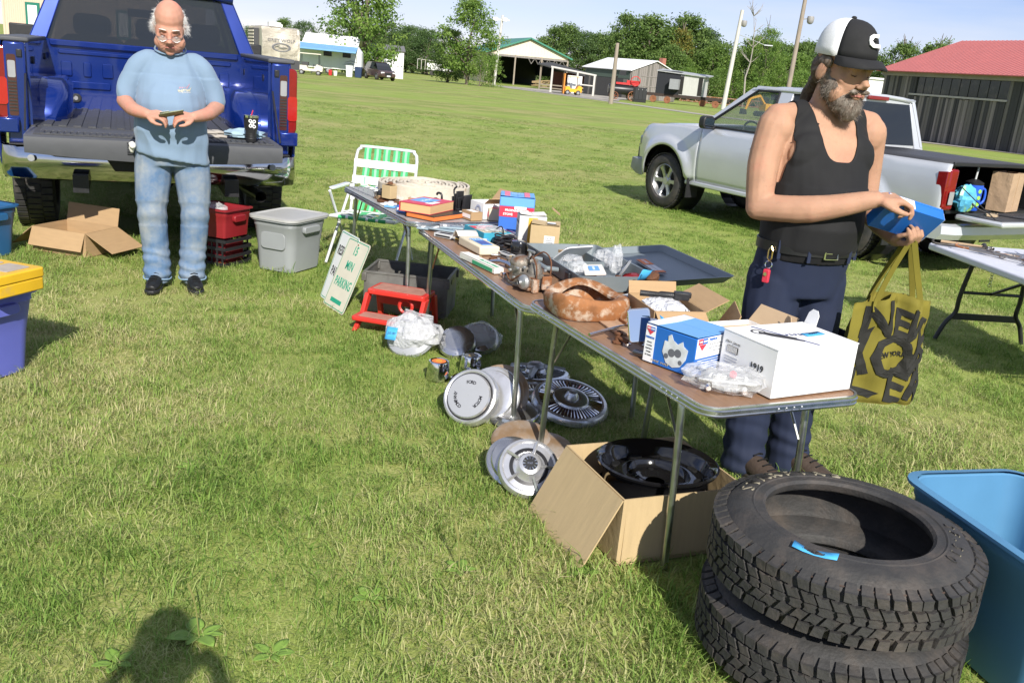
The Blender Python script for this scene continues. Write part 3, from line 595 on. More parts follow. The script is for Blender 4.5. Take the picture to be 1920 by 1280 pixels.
# ================================================================ far vehicles and gear
CREAM = mat('cream_gelcoat', (.70, .64, .53), .35, 0, .05, 2); DKGREY = mat('dark_grey', (.05, .05, .055), .6); GREYP = mat('mid_grey_plastic', (.28, .29, .30), .5)
BLUEAWN = mat('blue_awning', (.16, .34, .56), .7, 0, .1, 3); YELLOW = mat('forklift_yellow', (.75, .38, .02), .5, 0, .1, 4); REDP = mat('red_paint', (.50, .03, .03), .4, 0, .15, 5)
def wheel(parent, x, y, z, r, w, rz=0, hub=None, name='wheel'):
    o = MB().lathe([(r*.55, -w/2), (r*.9, -w/2), (r, -w*.3), (r, w*.3), (r*.9, w/2), (r*.55, w/2)], 18, Mx.Rotation(R(90), 4, 'X')).build(name, RUBBER, parent, T(x, y, z, rz=rz), smooth=40)
    MB().lathe([(.001, -w*.42), (r*.3, -w*.46), (r*.58, -w*.36), (r*.58, w*.36), (r*.3, w*.46), (.001, w*.42)], 14, Mx.Rotation(R(90), 4, 'X')).build('rim', hub or GREYP, o, smooth=40)
    return o
# travel trailer, front cap towards the camera
rv = thing('travel_trailer', 'cream travel trailer with a rounded nose lettered GREY WOLF', 'camper', T(-17.9, 66, ter(66)+.12, rz=24))
# local: nose faces -y, x to the right
prof = [(0, .45), (-.10, .9), (-.16, 1.5), (-.12, 2.2), (.06, 2.75), (.42, 3.10), (1.0, 3.18)]
b = MB(); b.loft([[(x, y, z) for y, z in prof] for x in (-1.28, -.64, 0, .64, 1.28)], cap=False, closed=False)
b.mi = 0; b.box(0, 4.2, 1.83, 2.52, 6.4, 2.70)
b.loft([[(sx, y, z) for y, z in prof]+[(sx, 1.0, .45)] for sx in (-1.275, 1.275)])
b.build('body', CREAM, rv, smooth=30)
b = MB(); b.box(0, .35, .72, 2.58, .98, .62); b.build('lower_skirt', DKGREY, rv)
MB().box(-.3, 1.2, 3.33, .8, .9, .28).build('roof_vent', WHITEP, rv); MB().box(.2, 2.6, 3.3, .5, .5, .2).build('roof_vent', WHITEP, rv)
b = MB(); b.box(-1.45, 3.2, 1.95, .35, 3.0, 2.1); so = b.build('slide_out', DKGREY, rv)
for k in range(9): MB().box(-1.64, 3.2, 1.05+.22*k, .03, 2.9, .12).build('slat', CREAM, so)
b = MB(); b.tube([(-.5, 0, .45), (0, -1.1, .42)], .06, 6); b.tube([(.5, 0, .45), (0, -1.1, .42)], .06, 6); b.tube([(0, -1.0, .5), (0, -1.0, -.1)], .04, 6); b.build('hitch', BLACKMET, rv)
for sx in (-1.1, 1.1):
    wheel(rv, sx, 4.2, .38, .38, .22, 90); wheel(rv, sx, 5.0, .38, .38, .22, 90); MB().tube([(sx, 1.2, .5), (sx*1.1, 1.0, 0)], .05, 5).build('stabiliser_leg', BLACKMET, rv)
MR = Mx.Rotation(R(90), 4, 'X')
text('GREY WOLF', .30, mat('grey_letter', (.17, .16, .16), .6), rv, Mx.Translation((0, -.155, 2.28)) @ Mx.Rotation(R(84), 4, 'X'), bold=.004, sx=1.15)
em = MB(); em.lathe([(.43, 0), (.50, .012), (.57, 0)], 28, Mx.Translation((0, -.165, 1.82)) @ MR @ Mx.Diagonal((1.15, .52, 1, 1))); eo = em.build('oval_emblem', mat('emblem_grey', (.13, .13, .14), .5), rv)
b = MB()
for x0, z0, x1, z1, w in ((-.5, 1.78, -.1, 1.96, .07), (-.3, 1.66, .3, 1.86, .07), (.0, 1.72, .52, 1.78, .06), (-.46, 1.9, .2, 1.7, .05)): b.tube([(x0, -.17, z0), ((x0+x1)/2, -.178, (z0+z1)/2+.05), (x1, -.17, z1)], [.02, w, .02], 5, flat=.25)
b.build('swoosh', mat('emblem_pale', (.50, .50, .50), .5), eo)
# second camper with a blue awning
r2 = thing('camper', 'white camper with a rolled-out blue awning under the tall tree', 'camper', T(-23.0, 95, ter(95)+.1, rz=6))
b = MB(); b.box(1.6, 1.3, 1.72, 6.4, 2.4, 2.35); b.loft([[(x, .1, z) for x, z in ((4.8, .55), (5.3, .8), (5.25, 2.3), (4.8, 2.88))], [(x, 2.5, z) for x, z in ((4.8, .55), (5.3, .8), (5.25, 2.3), (4.8, 2.88))]]); b.build('body', WHITEP, r2)
for xx in (1.9, 3.8): MB().box(xx, .08, 2.0, .8, .06, .55).build('window', GLASSD, r2)
MB().box(2.7, .08, 1.4, .7, .05, 1.7).build('door', WHITE, r2)
b = MB(); b.loft([[(-1.2, .05, 2.86), (4.9, .05, 2.8), (4.9, .05, 2.74), (-1.2, .05, 2.80)], [(-1.2, -2.2, 2.36), (4.9, -2.2, 2.3), (4.9, -2.2, 2.24), (-1.2, -2.2, 2.30)]]); b.tube([(-1.2, -2.2, 2.30), (4.9, -2.2, 2.25)], .09, 6); b.build('awning', BLUEAWN, r2)
b = MB(); b.tube([(4.9, -2.2, 2.25), (4.9, .05, .9)], .03, 5); b.build('awning_strut', ALU, r2)
b = MB(); b.tube([(3.6, .06, 1.25), (4.2, .05, 1.45), (4.9, .05, 1.3)], [.02, .06, .02], 5, flat=.3); b.tube([(3.4, .06, 1.05), (4.2, .05, 1.2), (4.7, .05, 1.1)], [.02, .05, .02], 5, flat=.3); b.build('side_stripe', DKGREY, r2)
MB().box(2.0, 1.2, 3.05, .9, .9, .3).build('roof_vent', WHITEP, r2)
for xx in (1.2, 2.0): wheel(r2, xx, .25, .36, .36, .22)
cn = thing('canopy', 'white gabled party canopy behind the blue awning', 'canopy', T(-24, 106, ter(106)))
b = MB(); roof_slab(b, [(-2, -2, 2.9), (4.2, -2, 2.9), (4.2, 0, 4.2), (-2, 0, 4.2)], .05); roof_slab(b, [(-2, 2, 2.9), (-2, 0, 4.2), (4.2, 0, 4.2), (4.2, 2, 2.9)], .05); b.build('roof', WHITEROOF, cn)
for sx in (-1.9, 4.1):
    for sy in (-1.9, 1.9): MB().tube([(sx, sy, 0), (sx, sy, 2.9)], .05, 6).build('post', ALU, cn)
gc = thing('golf_cart', 'small cream golf cart parked before the camper with the blue awning', 'golf cart', T(-20.6, 86, ter(86), rz=8))
b = MB(); b.loft([[(-1.1, s, .35), (1.1, s, .35), (1.15, s, .75), (.6, s, .95), (.35, s, .55), (-.2, s, .55), (-.3, s, .8), (-1.1, s, .8)] for s in (-.55, .55)]); b.build('body', CREAM, gc)
MB().box(0, 0, 1.85, 1.9, 1.15, .07).build('roof', CREAM, gc)
for sx in (-.85, .8):
    for sy in (-.5, .5): MB().tube([(sx, sy, .75), (sx*.95, sy, 1.85)], .025, 5).build('roof_post', BLACKMET, gc)
MB().box(-.45, 0, .95, .55, 1.0, .3).build('seat', DKGREY, gc)
for sx in (-.75, .75):
    for sy in (-.5, .5): wheel(gc, sx, sy, .22, .22, .16)
for nm, lab, cat, x, y, sx, sz, mt in (('storage_bin', 'white bin at the right end of the camper with the blue awning', 'bin', -18.5, 93.5, .65, 1.1, WHITEP), ('storage_bin', 'dark blue bin beside the white bin near the camper', 'bin', -17.7, 94, .7, 1.05, mat('navy_plastic', (.02, .04, .10), .5)),
                                       ('water_jug', 'red jug standing left of the white bin near the camper', 'jug', -20.2, 92.6, .35, .55, REDP), ('water_jug', 'pale jug standing beside the red jug near the camper', 'jug', -19.7, 92.6, .35, .5, PAPER)):
    t = thing(nm, lab, cat, T(x, y, ter(y))); MB().box(0, 0, sz*.45, sx, sx*.8, sz*.9, taper=.86).build('body', mt, t, bevel=.04); MB().box(0, 0, sz*.95, sx*1.06, sx*.86, sz*.09).build('lid', mt, t, bevel=.02)
st = thing('step_stack', 'dark folding steps standing before the camper door', 'steps', T(-21.6, 92.4, ter(92)))
for k in range(3): MB().box(0, .3*k, .25+.28*k, .8, .28, .06).build('tread', DKGREY, st)
for s in (-.4, .4): MB().tube([(s, -.2, 0), (s, .8, .9)], .03, 5).build('rail', DKGREY, st)
# parked car
suv = thing('parked_car', 'brown sport utility car parked before the white shed', 'car', T(-15.6, 94, ter(94), rz=-58))
BROWNP = mat('brown_metallic_paint', (.10, .06, .055), .3, .4, .1, 4, coat=.5)
def car_ring(x, w, pts): return [(x, s*yy*w, z) for s, seq in ((1, pts), (-1, pts[::-1])) for yy, z in seq]
lo = [(-2.2, .78, .35, .95), (-2.0, .86, .28, 1.0), (-1.0, .92, .26, 1.02), (.6, .92, .26, 1.0), (1.7, .9, .28, .96), (2.15, .82, .32, .86), (2.3, .7, .4, .7)]
b = MB(); b.loft([[(x, -w, z0+.1), (x, -w, z1-.12), (x, -w*.93, z1), (x, w*.93, z1), (x, w, z1-.12), (x, w, z0+.1), (x, w*.9, z0), (x, -w*.9, z0)] for x, w, z0, z1 in lo]); b.build('body', BROWNP, suv, smooth=40)
b = MB(); b.loft([[(-2.1, -.78, .98), (-1.8, -.66, 1.55), (-1.4, -.62, 1.66), (.3, -.62, 1.66), (.75, -.68, 1.5), (1.35, -.78, .98)], [(-2.1, .78, .98), (-1.8, .66, 1.55), (-1.4, .62, 1.66), (.3, .62, 1.66), (.75, .68, 1.5), (1.35, .78, .98)]]); b.build('glasshouse', GLASSD, suv, smooth=30)
b = MB(); b.box(-.6, 0, 1.675, 1.9, 1.22, .05); b.build('roof', BROWNP, suv, bevel=.02)
for sx in (-1.35, 1.4):
    for sy in (-.83, .83): wheel(suv, sx, sy, .36, .36, .24)
for sy in (-.6, .6): MB().box(2.24, sy, .74, .1, .34, .14).build('headlight', mat('lamp_lens', (.7, .7, .72), .1), suv)
MB().box(2.29, 0, .62, .08, .7, .26).build('grille', BLACKPL, suv); MB().box(2.34, 0, .45, .03, .36, .12).build('licence_plate', WHITE, suv)
# forklift
fk = thing('forklift', 'yellow forklift parked under the bare timber frame', 'forklift', T(4.4, 113, ter(113), rz=10))
b = MB(); b.loft([[(-.9, s, .35), (1.1, s, .35), (1.15, s, 1.0), (.7, s, 1.15), (.5, s, .75), (-.3, s, .75), (-.4, s, 1.0), (-.9, s, .9)] for s in (-.55, .55)]); b.build('body', YELLOW, fk)
b = MB(); b.box(-1.05, 0, 1.25, .16, .8, 2.3); b.build('mast', mat('orange_mast', (.6, .22, .03), .6), fk)
for s in (-.3, .3): MB().box(-1.7, s, .15, 1.2, .12, .07).build('fork', BLACKMET, fk)
for sx, sy in ((-.5, -.45), (-.5, .45), (.8, -.45), (.8, .45)): MB().tube([(sx, sy, .9), (sx*.8, sy, 2.1)], .03, 5).build('cage_post', BLACKMET, fk)
MB().box(.1, 0, 2.12, 1.3, 1.0, .06).build('cage_roof', YELLOW, fk)
for sx in (-.6, .7):
    for sy in (-.5, .5): wheel(fk, sx, sy, .3, .3, .2)
# red engine on a dark wagon, black cabinet, white wagon body
tr = thing('traction_engine', 'black and red old engine on spoked wheels before the grey barn', 'engine', T(10.3, 109, ter(109), rz=4))
b = MB(); b.lathe([(.01, -1.9), (.5, -1.9), (.55, -1.7), (.55, 1.5), (.5, 1.6), (.01, 1.6)], 14, T(0, 0, 1.15, ry=90)); b.build('boiler', BLACKMET, tr, smooth=40)
b = MB(); b.box(.2, 0, 1.85, 2.6, .7, .22); b.box(.9, 0, 2.1, 1.5, .5, .3); b.build('engine_bed', REDP, tr)
b = MB(); b.lathe([(.5, -.06), (.58, 0), (.5, .06)], 16, T(1.1, -.5, 2.2, rx=90)); b.tube([(.7, -.5, 2.2), (1.5, -.5, 2.2)], .03, 4); b.build('flywheel', REDP, tr)
MB().lathe([(.12, 0), (.12, .7), (.22, .9)], 10, T(-1.1, 0, 1.7)).build('funnel', BLACKMET, tr, smooth=40)
b = MB(); b.box(-.4, 0, 3.0, .7, .5, .5); b.build('cab_box', BLACKMET, tr)
for x, r in ((-1.2, .45), (.9, .55)):
    for sy in (-.7, .7):
        w_ = MB().lathe([(r*.85, -.1), (r, -.12), (r, .12), (r*.85, .1)], 16, T(rx=90)).build('wheel', mat('rusty_wheel', (.25, .10, .05), .8), tr, T(x, sy, r)); b = MB()
        for k in range(6): b.tube([(0, 0, 0), (r*.9*math.cos(k*1.047), 0, r*.9*math.sin(k*1.047))], .03, 4)
        b.build('spokes', mat('rusty_wheel', (.25, .10, .05), .8), w_)
bc = thing('cabinet', 'black metal cabinet standing on the grass right of the old engine', 'cabinet', T(11.4, 102.5, ter(102), rz=6))
MB().box(0, 0, .78, 1.35, .9, 1.55).build('body', BLACKMET, bc, bevel=.02)
for k in range(3): MB().box(-.42+.42*k, -.47, .9, .37, .03, 1.2).build('door', BLACKPL, bc); MB().box(-.28+.42*k, -.5, 1.35, .05, .03, .12).build('handle', ALU, bc)
wg = thing('railway_wagon', 'old grey and white railway wagon body on a low flat car', 'wagon', T(15.3, 117, ter(117), rz=-22))
b = MB(); b.box(3.2, 1.2, .95, 10.5, 2.4, .35); b.build('deck', mat('rusty_black_steel', (.05, .035, .03), .8, 0, .3, 3), wg)
b = MB(); b.box(1.0, 1.2, 2.5, 2.9, 2.3, 2.75); b.build('dark_end', mat('tarred_boards', (.018, .02, .025), .7, 0, .2, 3, stretch=(5, 5, .5)), wg)
b = MB(); b.box(4.0, 1.2, 2.3, 3.0, 2.2, 2.3); b.build('white_body', mat('chalky_white_boards', (.50, .50, .47), .8, 0, .12, 3, stretch=(6, 6, .5)), wg)
b = MB(); roof_slab(b, [(-.5, -.15, 3.85), (6.0, -.15, 3.55), (6.0, 2.5, 3.75), (-.5, 2.5, 4.1)], .12); b.build('roof', mat('pale_tin', (.45, .46, .46), .5, .3, .15, 3), wg)
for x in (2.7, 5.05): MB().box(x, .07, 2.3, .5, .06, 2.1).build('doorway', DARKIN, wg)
b = MB(); b.box(2.0, -.5, 2.35, 1.1, .9, 1.2); b.build('hood', GREYP, wg)
for x in (-.6, 1.2, 5.6, 7.2):
    MB().lathe([(.3, -.1), (.42, -.1), (.42, .1), (.3, .1), (.05, .06), (.05, -.06)], 12, T(x, 0, .42, rx=90), cap=True).build('wheel', mat('rusty_wheel', (.25, .10, .05), .8), wg)
sc_ = thing('scrap_frame', 'long rusty lattice frame lying on the grass right of the wagon', 'frame', T(26.5, 133, ter(133), rz=-8))
b = MB()
for z in (.4, 1.2): b.tube([(-6, 0, z), (6, 0, z)], .07, 5)
b.build('rail', RUST, sc_); b = MB()
for k in range(10): b.tube([(-6+1.2*k, 0, .4), (-5.4+1.2*k, 0, 1.2)], .05, 4); b.tube([(-5.4+1.2*k, 0, 1.2), (-4.8+1.2*k, 0, .4)], .05, 4)
b.build('lattice', RUST, sc_)
ex = thing('excavator', 'yellow excavator arm beyond the silver pickup, seen through its side window', 'excavator', T(17.1, 72, ter(72)+.1, rz=20, s=.5))
b = MB(); b.tube([(1.6, 0, 1.4), (0, 0, 3.1), (-1.6, 0, 2.6)], [.28, .36, .24], 6, flat=.7); b.build('boom', YELLOW, ex); MB().tube([(-1.6, 0, 2.6), (-2.1, 0, 1.0)], [.25, .16], 6).build('stick', YELLOW, ex)
MB().box(1.8, 0, 1.5, 2.0, 1.8, 1.1).build('body', YELLOW, ex, bevel=.08); MB().box(1.3, .4, 2.4, 1.1, .9, 1.1).build('cab', GLASSD, ex, bevel=.05)
for s in (-.8, .8): MB().prism(rrect(3.2, .8, .38), -.25, .25, T(1.6, s, .45, rx=90)).build('track', BLACKMET, ex)
b = MB(); b.prism([(0, 0), (.9, 0), (.7, .7), (.1, .8)], -.4, .4, T(-2.9, 0, .25, rx=90)); b.build('bucket', BLACKMET, ex)
# ================================================================ folding tables
WOODT = mat('woodgrain_laminate', (.27, .155, .09), .38, 0, .28, 9, stretch=(1, 14, 1), bump=.05, bscale=60, detail=8)
GREYT = mat('grey_laminate', (.33, .32, .31), .4, 0, .12, 16)
EDGE = mat('aluminium_edge', (.66, .67, .68), .28, 1, .08, 30)
def folding_table(label, m, L_, W_, H_, top, legx, fold):
    t = thing('folding_table', label, 'table', m, 'aluminium-edged folding tables in a row')
    o = rrect(L_-.012, W_-.012, .055, 6, L_/2, W_/2); MB().prism(o, H_-.022, H_).build('tabletop', top, t)
    b = MB(); prof = [(0, -.030), (.006, -.030), (.008, -.024), (.005, -.021), (.005, -.017), (.009, -.014), (.009, -.009), (.005, -.006), (.005, -.003), (.004, .002), (-.004, .002), (-.004, -.028)]
    path = rrect(L_, W_, .06, 6, L_/2, W_/2); n = len(path); rings = []
    for i in range(n):
        p, q_ = V(path[i-1]), V(path[(i+1) % n]); d = (q_-p).normalized(); nn = V((d.y, -d.x)); c = V(path[i])
        rings.append([(c.x+nn.x*a, c.y+nn.y*a, H_+z) for a, z in prof])
    b.loft(rings, cap=False, loop=True); e = b.build('edge_trim', EDGE, t, smooth=35)
    b = MB()
    for xx in legx:
        for k in range(4): b.ell((xx-.045+.03*k, -.009, H_-.014), (.004, .003, .004), 6, 4)
    for k in range(4): b.ell((L_+.009, W_*.5-.045+.03*k, H_-.014), (.003, .004, .004), 6, 4)
    o = b.build('rivets', ALU, e); o['kind'] = 'stuff'
    for xx, sg in legx.items():
        for y in (.05, W_-.05):
            b = MB(); b.tube(smoothpts([(xx-.05*sg, y, H_-.035), (xx-.012*sg, y, H_-.05), (xx, y, H_-.10), (xx+.015*sg, y, .28), (xx+.03*sg, y, .0)], 4), .0125, 9); b.build('leg', STEEL, t, smooth=40)

        for y in (.062, W_-.062): MB().tube([(xx+.008*sg, y, H_-.22), (xx-.13*sg, y, H_-.03)], .006, 6, flat=.5).build('brace', STEEL, t)
    MB().box(L_/2, W_/2, H_-.024, .02, W_-.02, .006).build('fold_seam', EDGE, t)
    return t
def tabm(x, y, ux, uy): return T(x, y, 0, rz=math.degrees(math.atan2(uy, ux)))
TM = {1: tabm(-1.282, 6.405, .465, -.885), 2: tabm(-.613, 5.28, .370, -.929), 3: tabm(.05, 3.603, .434, -.901)}
TH = {1: .62, 2: .585, 3: .62}
folding_table('grey-topped aluminium folding table at the far end, under the hose coil', TM[1], 1.36, .68, .62, GREYT, {.14: -1, 1.22: 1}, 0)
folding_table('woodgrain folding table in the middle of the row, under the grey tool case', TM[2], 1.78, .70, .585, WOODT, {.16: -1, 1.60: 1}, 0)
folding_table('woodgrain folding table nearest the camera, under the white box', TM[3], 1.235, .61, .62, WOODT, {.17: -1, 1.05: 1}, 0)
def on(k, s, t, rz=0, dz=0): return TM[k] @ T(s, t, TH[k]+.003+dz, rz=rz)
# ================================================================ goods on the tables
BLUEBOX = mat('blue_print', (.045, .15, .50), .35, 0, .05, 10); SKYBOX = mat('light_blue_print', (.14, .36, .68), .4, 0, .05, 10); REDBOX = mat('red_print', (.60, .04, .07), .4, 0, .06, 10); PINKBOX = mat('pink_red_print', (.72, .16, .24), .4)
TEALC = mat('teal_card', (.04, .30, .42), .6, 0, .12, 12, col2=(.5, .45, .38), mixpos=.72, mixw=.04); CREAMC = mat('aged_cream_card', (.66, .58, .43), .7, 0, .1, 12); ORANGEP = mat('orange_print', (.75, .20, .05), .6); GREENP = mat('green_print', (.05, .35, .16), .6)
YELP = mat('yellow_print', (.70, .42, .05), .6); GREYC = mat('grey_print_card', (.52, .53, .53), .6, 0, .1, 14); CASEG = mat('grey_case_plastic', (.17, .20, .215), .42, 0, .08, 20, bump=.1, bscale=300); DIRTY = mat('greasy_cast_metal', (.26, .235, .20), .55, .55, .35, 22, bump=.5, bscale=60, col2=(.20, .09, .04), mixpos=.58, mixw=.08)
RUSTB = mat('brown_rusty_metal', (.16, .07, .035), .75, .3, .35, 25, bump=.5, bscale=90); GREYM = mat('grey_cast_metal', (.40, .41, .41), .45, .7, .2, 25, bump=.3, bscale=80); HOSE = mat('canvas_hose', (.58, .52, .42), .9, 0, .15, 25, bump=.3, bscale=200, col2=(.36, .26, .18), mixpos=.66, mixw=.1)
def carton(name, label, cat, m, sx, sy, sz, side, top=None, flap=None, group=None):
    """closed printed box: body, two slightly lifted lid flaps"""
    t = thing(name, label, cat, m, group)
    MB().box(0, 0, sz/2, sx, sy, sz-.002).build('body', side, t, bevel=.002)
    top = top or side
    MB().box(0, -sy*.25+.0005, 0, sx-.002, sy*.5-.003, .002, m=T(0, 0, sz+.0025, rx=-(flap or .6))).build('flap', top, t)
    MB().box(0, sy*.25-.0005, 0, sx-.002, sy*.5-.003, .002, m=T(0, 0, sz+.0025, rx=(flap or .6))).build('flap', top, t)
    return t
def panel(parent, x, y, z, w, h, mt, face='-y', name='print_panel', th=.0012):
    """thin printed area on a face: -y / +x / -x / top"""
    mm = {'-y': T(x, y, z, rx=90), '-x': T(x, y, z, rx=90, rz=-90), '+x': T(x, y, z, rx=90, rz=90), 'top': T(x, y, z), '+y': T(x, y, z, rx=90, rz=180)}[face]
    return MB().box(0, 0, th/2, w, h, th).build(name, mt, parent, mm)
def face(x, y, z, f, roll=0): return {'-y': T(x, y, z, rx=90), '-x': T(x, y, z, rx=90, rz=-90), '+x': T(x, y, z, rx=90, rz=90), 'top': T(x, y, z), '+y': T(x, y, z, rx=90, rz=180)}[f] @ T(rz=roll)
def open_box(name, label, cat, m, sx, sy, sz, mt, flaps, group=None, th=.004, inner=None):
    """open carton; flaps = {side: (length, angle)}, angle 0 = upright, 90 = lying out flat"""
    t = thing(name, label, cat, m, group)
    b = MB(); b.box(0, 0, th/2, sx, sy, th); b.build('base', mt, t)
    for nm, cx, cy, wx, wy in (('wall', 0, -sy/2+th/2, sx, th), ('wall', 0, sy/2-th/2, sx, th), ('wall', -sx/2+th/2, 0, th, sy-2*th-.001), ('wall', sx/2-th/2, 0, th, sy-2*th-.001)): MB().box(cx, cy, sz/2+.0025, wx, wy, sz-.001).build(nm, mt, t)
    for s, (ln, ang) in flaps.items():
        w = sx-.006 if s in ('-y', '+y') else sy-.006
        base = {'-y': T(0, -sy/2, sz), '+y': T(0, sy/2, sz, rz=180), '-x': T(-sx/2, 0, sz, rz=-90), '+x': T(sx/2, 0, sz, rz=90)}[s]
        MB().box(0, 0, ln/2+.002, w, th*.8, ln).build('flap', inner or mt, t, base @ T(rx=ang))
    return t
def tape(parent_m, label, w, h, txt, sz, bend=.25, wave=0):
    t = thing('price_tape', label, 'tape', parent_m, 'blue price tapes')
    b = MB(); b.loft([[(x*w/2, h/2, bend*w*(x*x)*.2+wave*math.sin(x*3)), (x*w/2, -h/2, bend*w*(x*x)*.12)] for x in (-1, -.5, 0, .5, 1)], closed=False, cap=False); o = b.build('strip', TAPE, t, smooth=80, fixn=False)
    q = o.modifiers.new('s', 'SOLIDIFY'); q.thickness = .0006
    text(txt, sz, INK, t, T(0, 0, .002+bend*w*.01), depth=.0004, shear=.2)
    return t
def crumpled(name, label, cat, m, rx, ry, rz, mt, seed=1, amp=.25, group=None, seg=22):
    """a crumpled closed bag"""
    b = MB(); rings = []
    for i in range(1, 12):
        a = math.pi*i/12; rr = []
        for k in range(seg):
            p = V((math.sin(a)*math.cos(2*math.pi*k/seg), math.sin(a)*math.sin(2*math.pi*k/seg), -math.cos(a))); d = 1+amp*mnoise.noise(p*2.3+V((seed*7, 0, 0)))+amp*.6*mnoise.noise(p*5.5+V((0, seed*5, 0)))
            rr.append((p.x*rx*d, p.y*ry*d, max(.001, (p.z*d+.9)*rz)))
        rings.append(rr)
    b.loft(rings); o = b.build(name, mt, None, m, smooth=25)
    return tag(o, label, cat, group)
# ---- far table
hm = on(1, .46, .42); t = thing('fire_hose', 'flat canvas fire hose wound into a wide coil on the far table', 'hose', hm)
b = MB(); turns, th, hh = 11.3, .0245, .098; n = int(turns*26); rings = []
for i in range(n+1):
    a = i/n*turns*2*math.pi; r = .035+th*a/(2*math.pi)*1.0; w = .0085+.0015*math.sin(a*3.1); dome = .012*(1-r/.3)+.006*math.sin(a*.37+1)+.004*math.sin(a*5)
    c, s = math.cos(a), math.sin(a); rings.append([((r-w)*c, (r-w)*s, .001), ((r+w)*c, (r+w)*s, .001), ((r+w*1.1)*c, (r+w*1.1)*s, hh*.5), ((r+w)*c, (r+w)*s, hh+dome), (r*c, r*s, hh+dome+.003), ((r-w)*c, (r-w)*s, hh+dome), ((r-w*1.1)*c, (r-w*1.1)*s, hh*.5)])
b.loft(rings); b.build('coil', HOSE, t, smooth=40)
b = MB(); a0 = turns*2*math.pi; r = .035+th*turns; b.tube([(r*math.cos(a0), r*math.sin(a0), .05), ((r+.005)*math.cos(a0+.2), (r+.005)*math.sin(a0+.2), .05), ((r+.012)*math.cos(a0+.38), (r+.012)*math.sin(a0+.38), .05)], [.046, .046, .04], 8, flat=.3); b.build('loose_end', HOSE, t, smooth=50)
ct = carton('small_carton', 'small worn tan carton standing in front of the hose coil', 'box', on(1, .69, .10, 28, .028), .075, .062, .085, CARD2, CARD, 14)
b = MB(); b.ell((.005, 0, .098), (.02, .016, .012), 8, 6); b.build('wire_knot', RUSTB, ct)
t = thing('rusty_bracket', 'flat brown rusty bracket under the small tan carton', 'car part', on(1, .69, .10, 28)); b = MB(); b.prism(rrect(.15, .09, .02), 0, .014); b.lathe([(.02, .014), (.02, .026), (.03, .026)], 12, T(-.055, 0, 0)); b.build('plate', RUSTB, t, bevel=.002); MB().tube([(-.06, .03, .02), (.06, .03, .024)], .005, 6).build('rod', RUSTB, t)
t = thing('distributor_dome', 'small black domed part on a tan base left of the carton', 'car part', on(1, .57, .085)); MB().box(0, 0, .015, .06, .05, .03).build('base', CARD, t, bevel=.003); MB().lathe([(.028, .03), (.03, .045), (.022, .06), (.006, .064), (.006, .074), (.001, .075)], 14).build('cap', BLACKMET, t, smooth=40)
t = thing('wire_rack', 'thin bent wire rack lying along the far table edge', 'rack', on(1, .30, .07, 4))
b = MB()
for k in range(6): b.tube(smoothpts([(-.24+.085*k, -.03, .004), (-.24+.085*k, -.02, .04), (-.22+.085*k, .03, .045), (-.2+.085*k, .06, .004)], 3), .0016, 5)
b.tube([(-.25, -.03, .005), (.22, -.03, .005)], .002, 5); b.tube([(-.24, -.02, .04), (.23, -.02, .04)], .002, 5); b.build('wires', STEEL, t)
for i, (s, tt, c, lab) in enumerate(((.80, .045, WHITE, 'small white blister pack nearest the wire rack'), (.87, .05, SKYBOX, 'small light blue blister pack beside the thick red book'), (.76, .09, GREYC, 'small grey parts pack beside the black cap'))):
    t = thing('blister_pack', lab, 'package', on(1, s, tt, 20+30*i), 'small packs on the far table'); MB().box(0, 0, .006, .07, .045, .010).build('card', c, t, bevel=.001); MB().ell((0, 0, .012), (.022, .014, .012), 10, 6).build('blister', mat('clear_blister', (.8, .82, .85), .1, alpha=.5), t, smooth=60)
def book(label, m, L_, W_, H_, cov, page):
    t = thing('book', label, 'book', m, 'books on the tables'); MB().box(.003, 0, H_/2, W_-.008, L_-.008, H_-.006).build('page_block', page, t)
    MB().box(0, 0, H_-.0015, W_, L_, .003).build('cover', cov, t); MB().box(0, 0, .0015, W_, L_, .003).build('cover', cov, t); MB().box(-W_/2+.001, 0, H_/2, .003, L_, H_-.001).build('spine', cov, t); return t
PAGES = mat('yellowed_page_edges', (.62, .40, .20), .8, 0, .1, 8, stretch=(1, 1, 60))
bk = book('thick softcover catalogue with a red cover and yellowed page edges', on(1, 1.14, .185, 40, .031), .30, .21, .055, REDBOX, PAGES)
panel(bk, -.02, .02, .0552, .13, .16, SKYBOX, 'top', 'cover_print'); panel(bk, .06, -.04, .0552, .05, .1, WHITE, 'top', 'cover_print'); text('PARTS', .045, WHITE, bk, T(-.02, .03, .0566, rz=90), depth=.0003)
bk = book('thin dark-covered book with an orange edge under the red catalogue', on(1, 1.2, .22, 30), .30, .22, .030, BLACKMET, ORANGEP)
t = thing('black_clamp', 'small black hooked metal part behind the red catalogue', 'car part', on(1, .90, .36, 30)); b = MB(); b.box(0, 0, .015, .09, .06, .03); b.tube(smoothpts([(.02, 0, .02), (.02, 0, .09), (-.01, 0, .1), (-.02, 0, .085)], 3), .008, 7); b.build('hook', BLACKMET, t, bevel=.003); MB().box(-.04, .02, .025, .05, .03, .05, m=T(ry=15)).build('lug', mat('dull_grey_metal', (.16, .16, .17), .5, .4), t, bevel=.004)
t = thing('iron_brackets', 'upright bundle of flat black iron brackets behind the catalogue', 'car part', on(1, 1.03, .46, 20))
for k in range(6): MB().box(-.045+.018*k, .012*math.sin(k*2), .052+.006*(k % 3), .010, .06+.01*(k % 2), .10+.02*(k % 3), m=T(ry=-8+4*k, rx=5*(k % 2))).build('bracket', BLACKMET, t, bevel=.002)
b = MB(); b.tube(smoothpts([(-.06, 0, .08), (-.075, 0, .13), (-.06, .01, .155)], 3), .006, 6); b.tube([(-.09, .01, .02), (.03, .02, .06)], .012, 7); b.build('hooked_bar', BLACKMET, t)
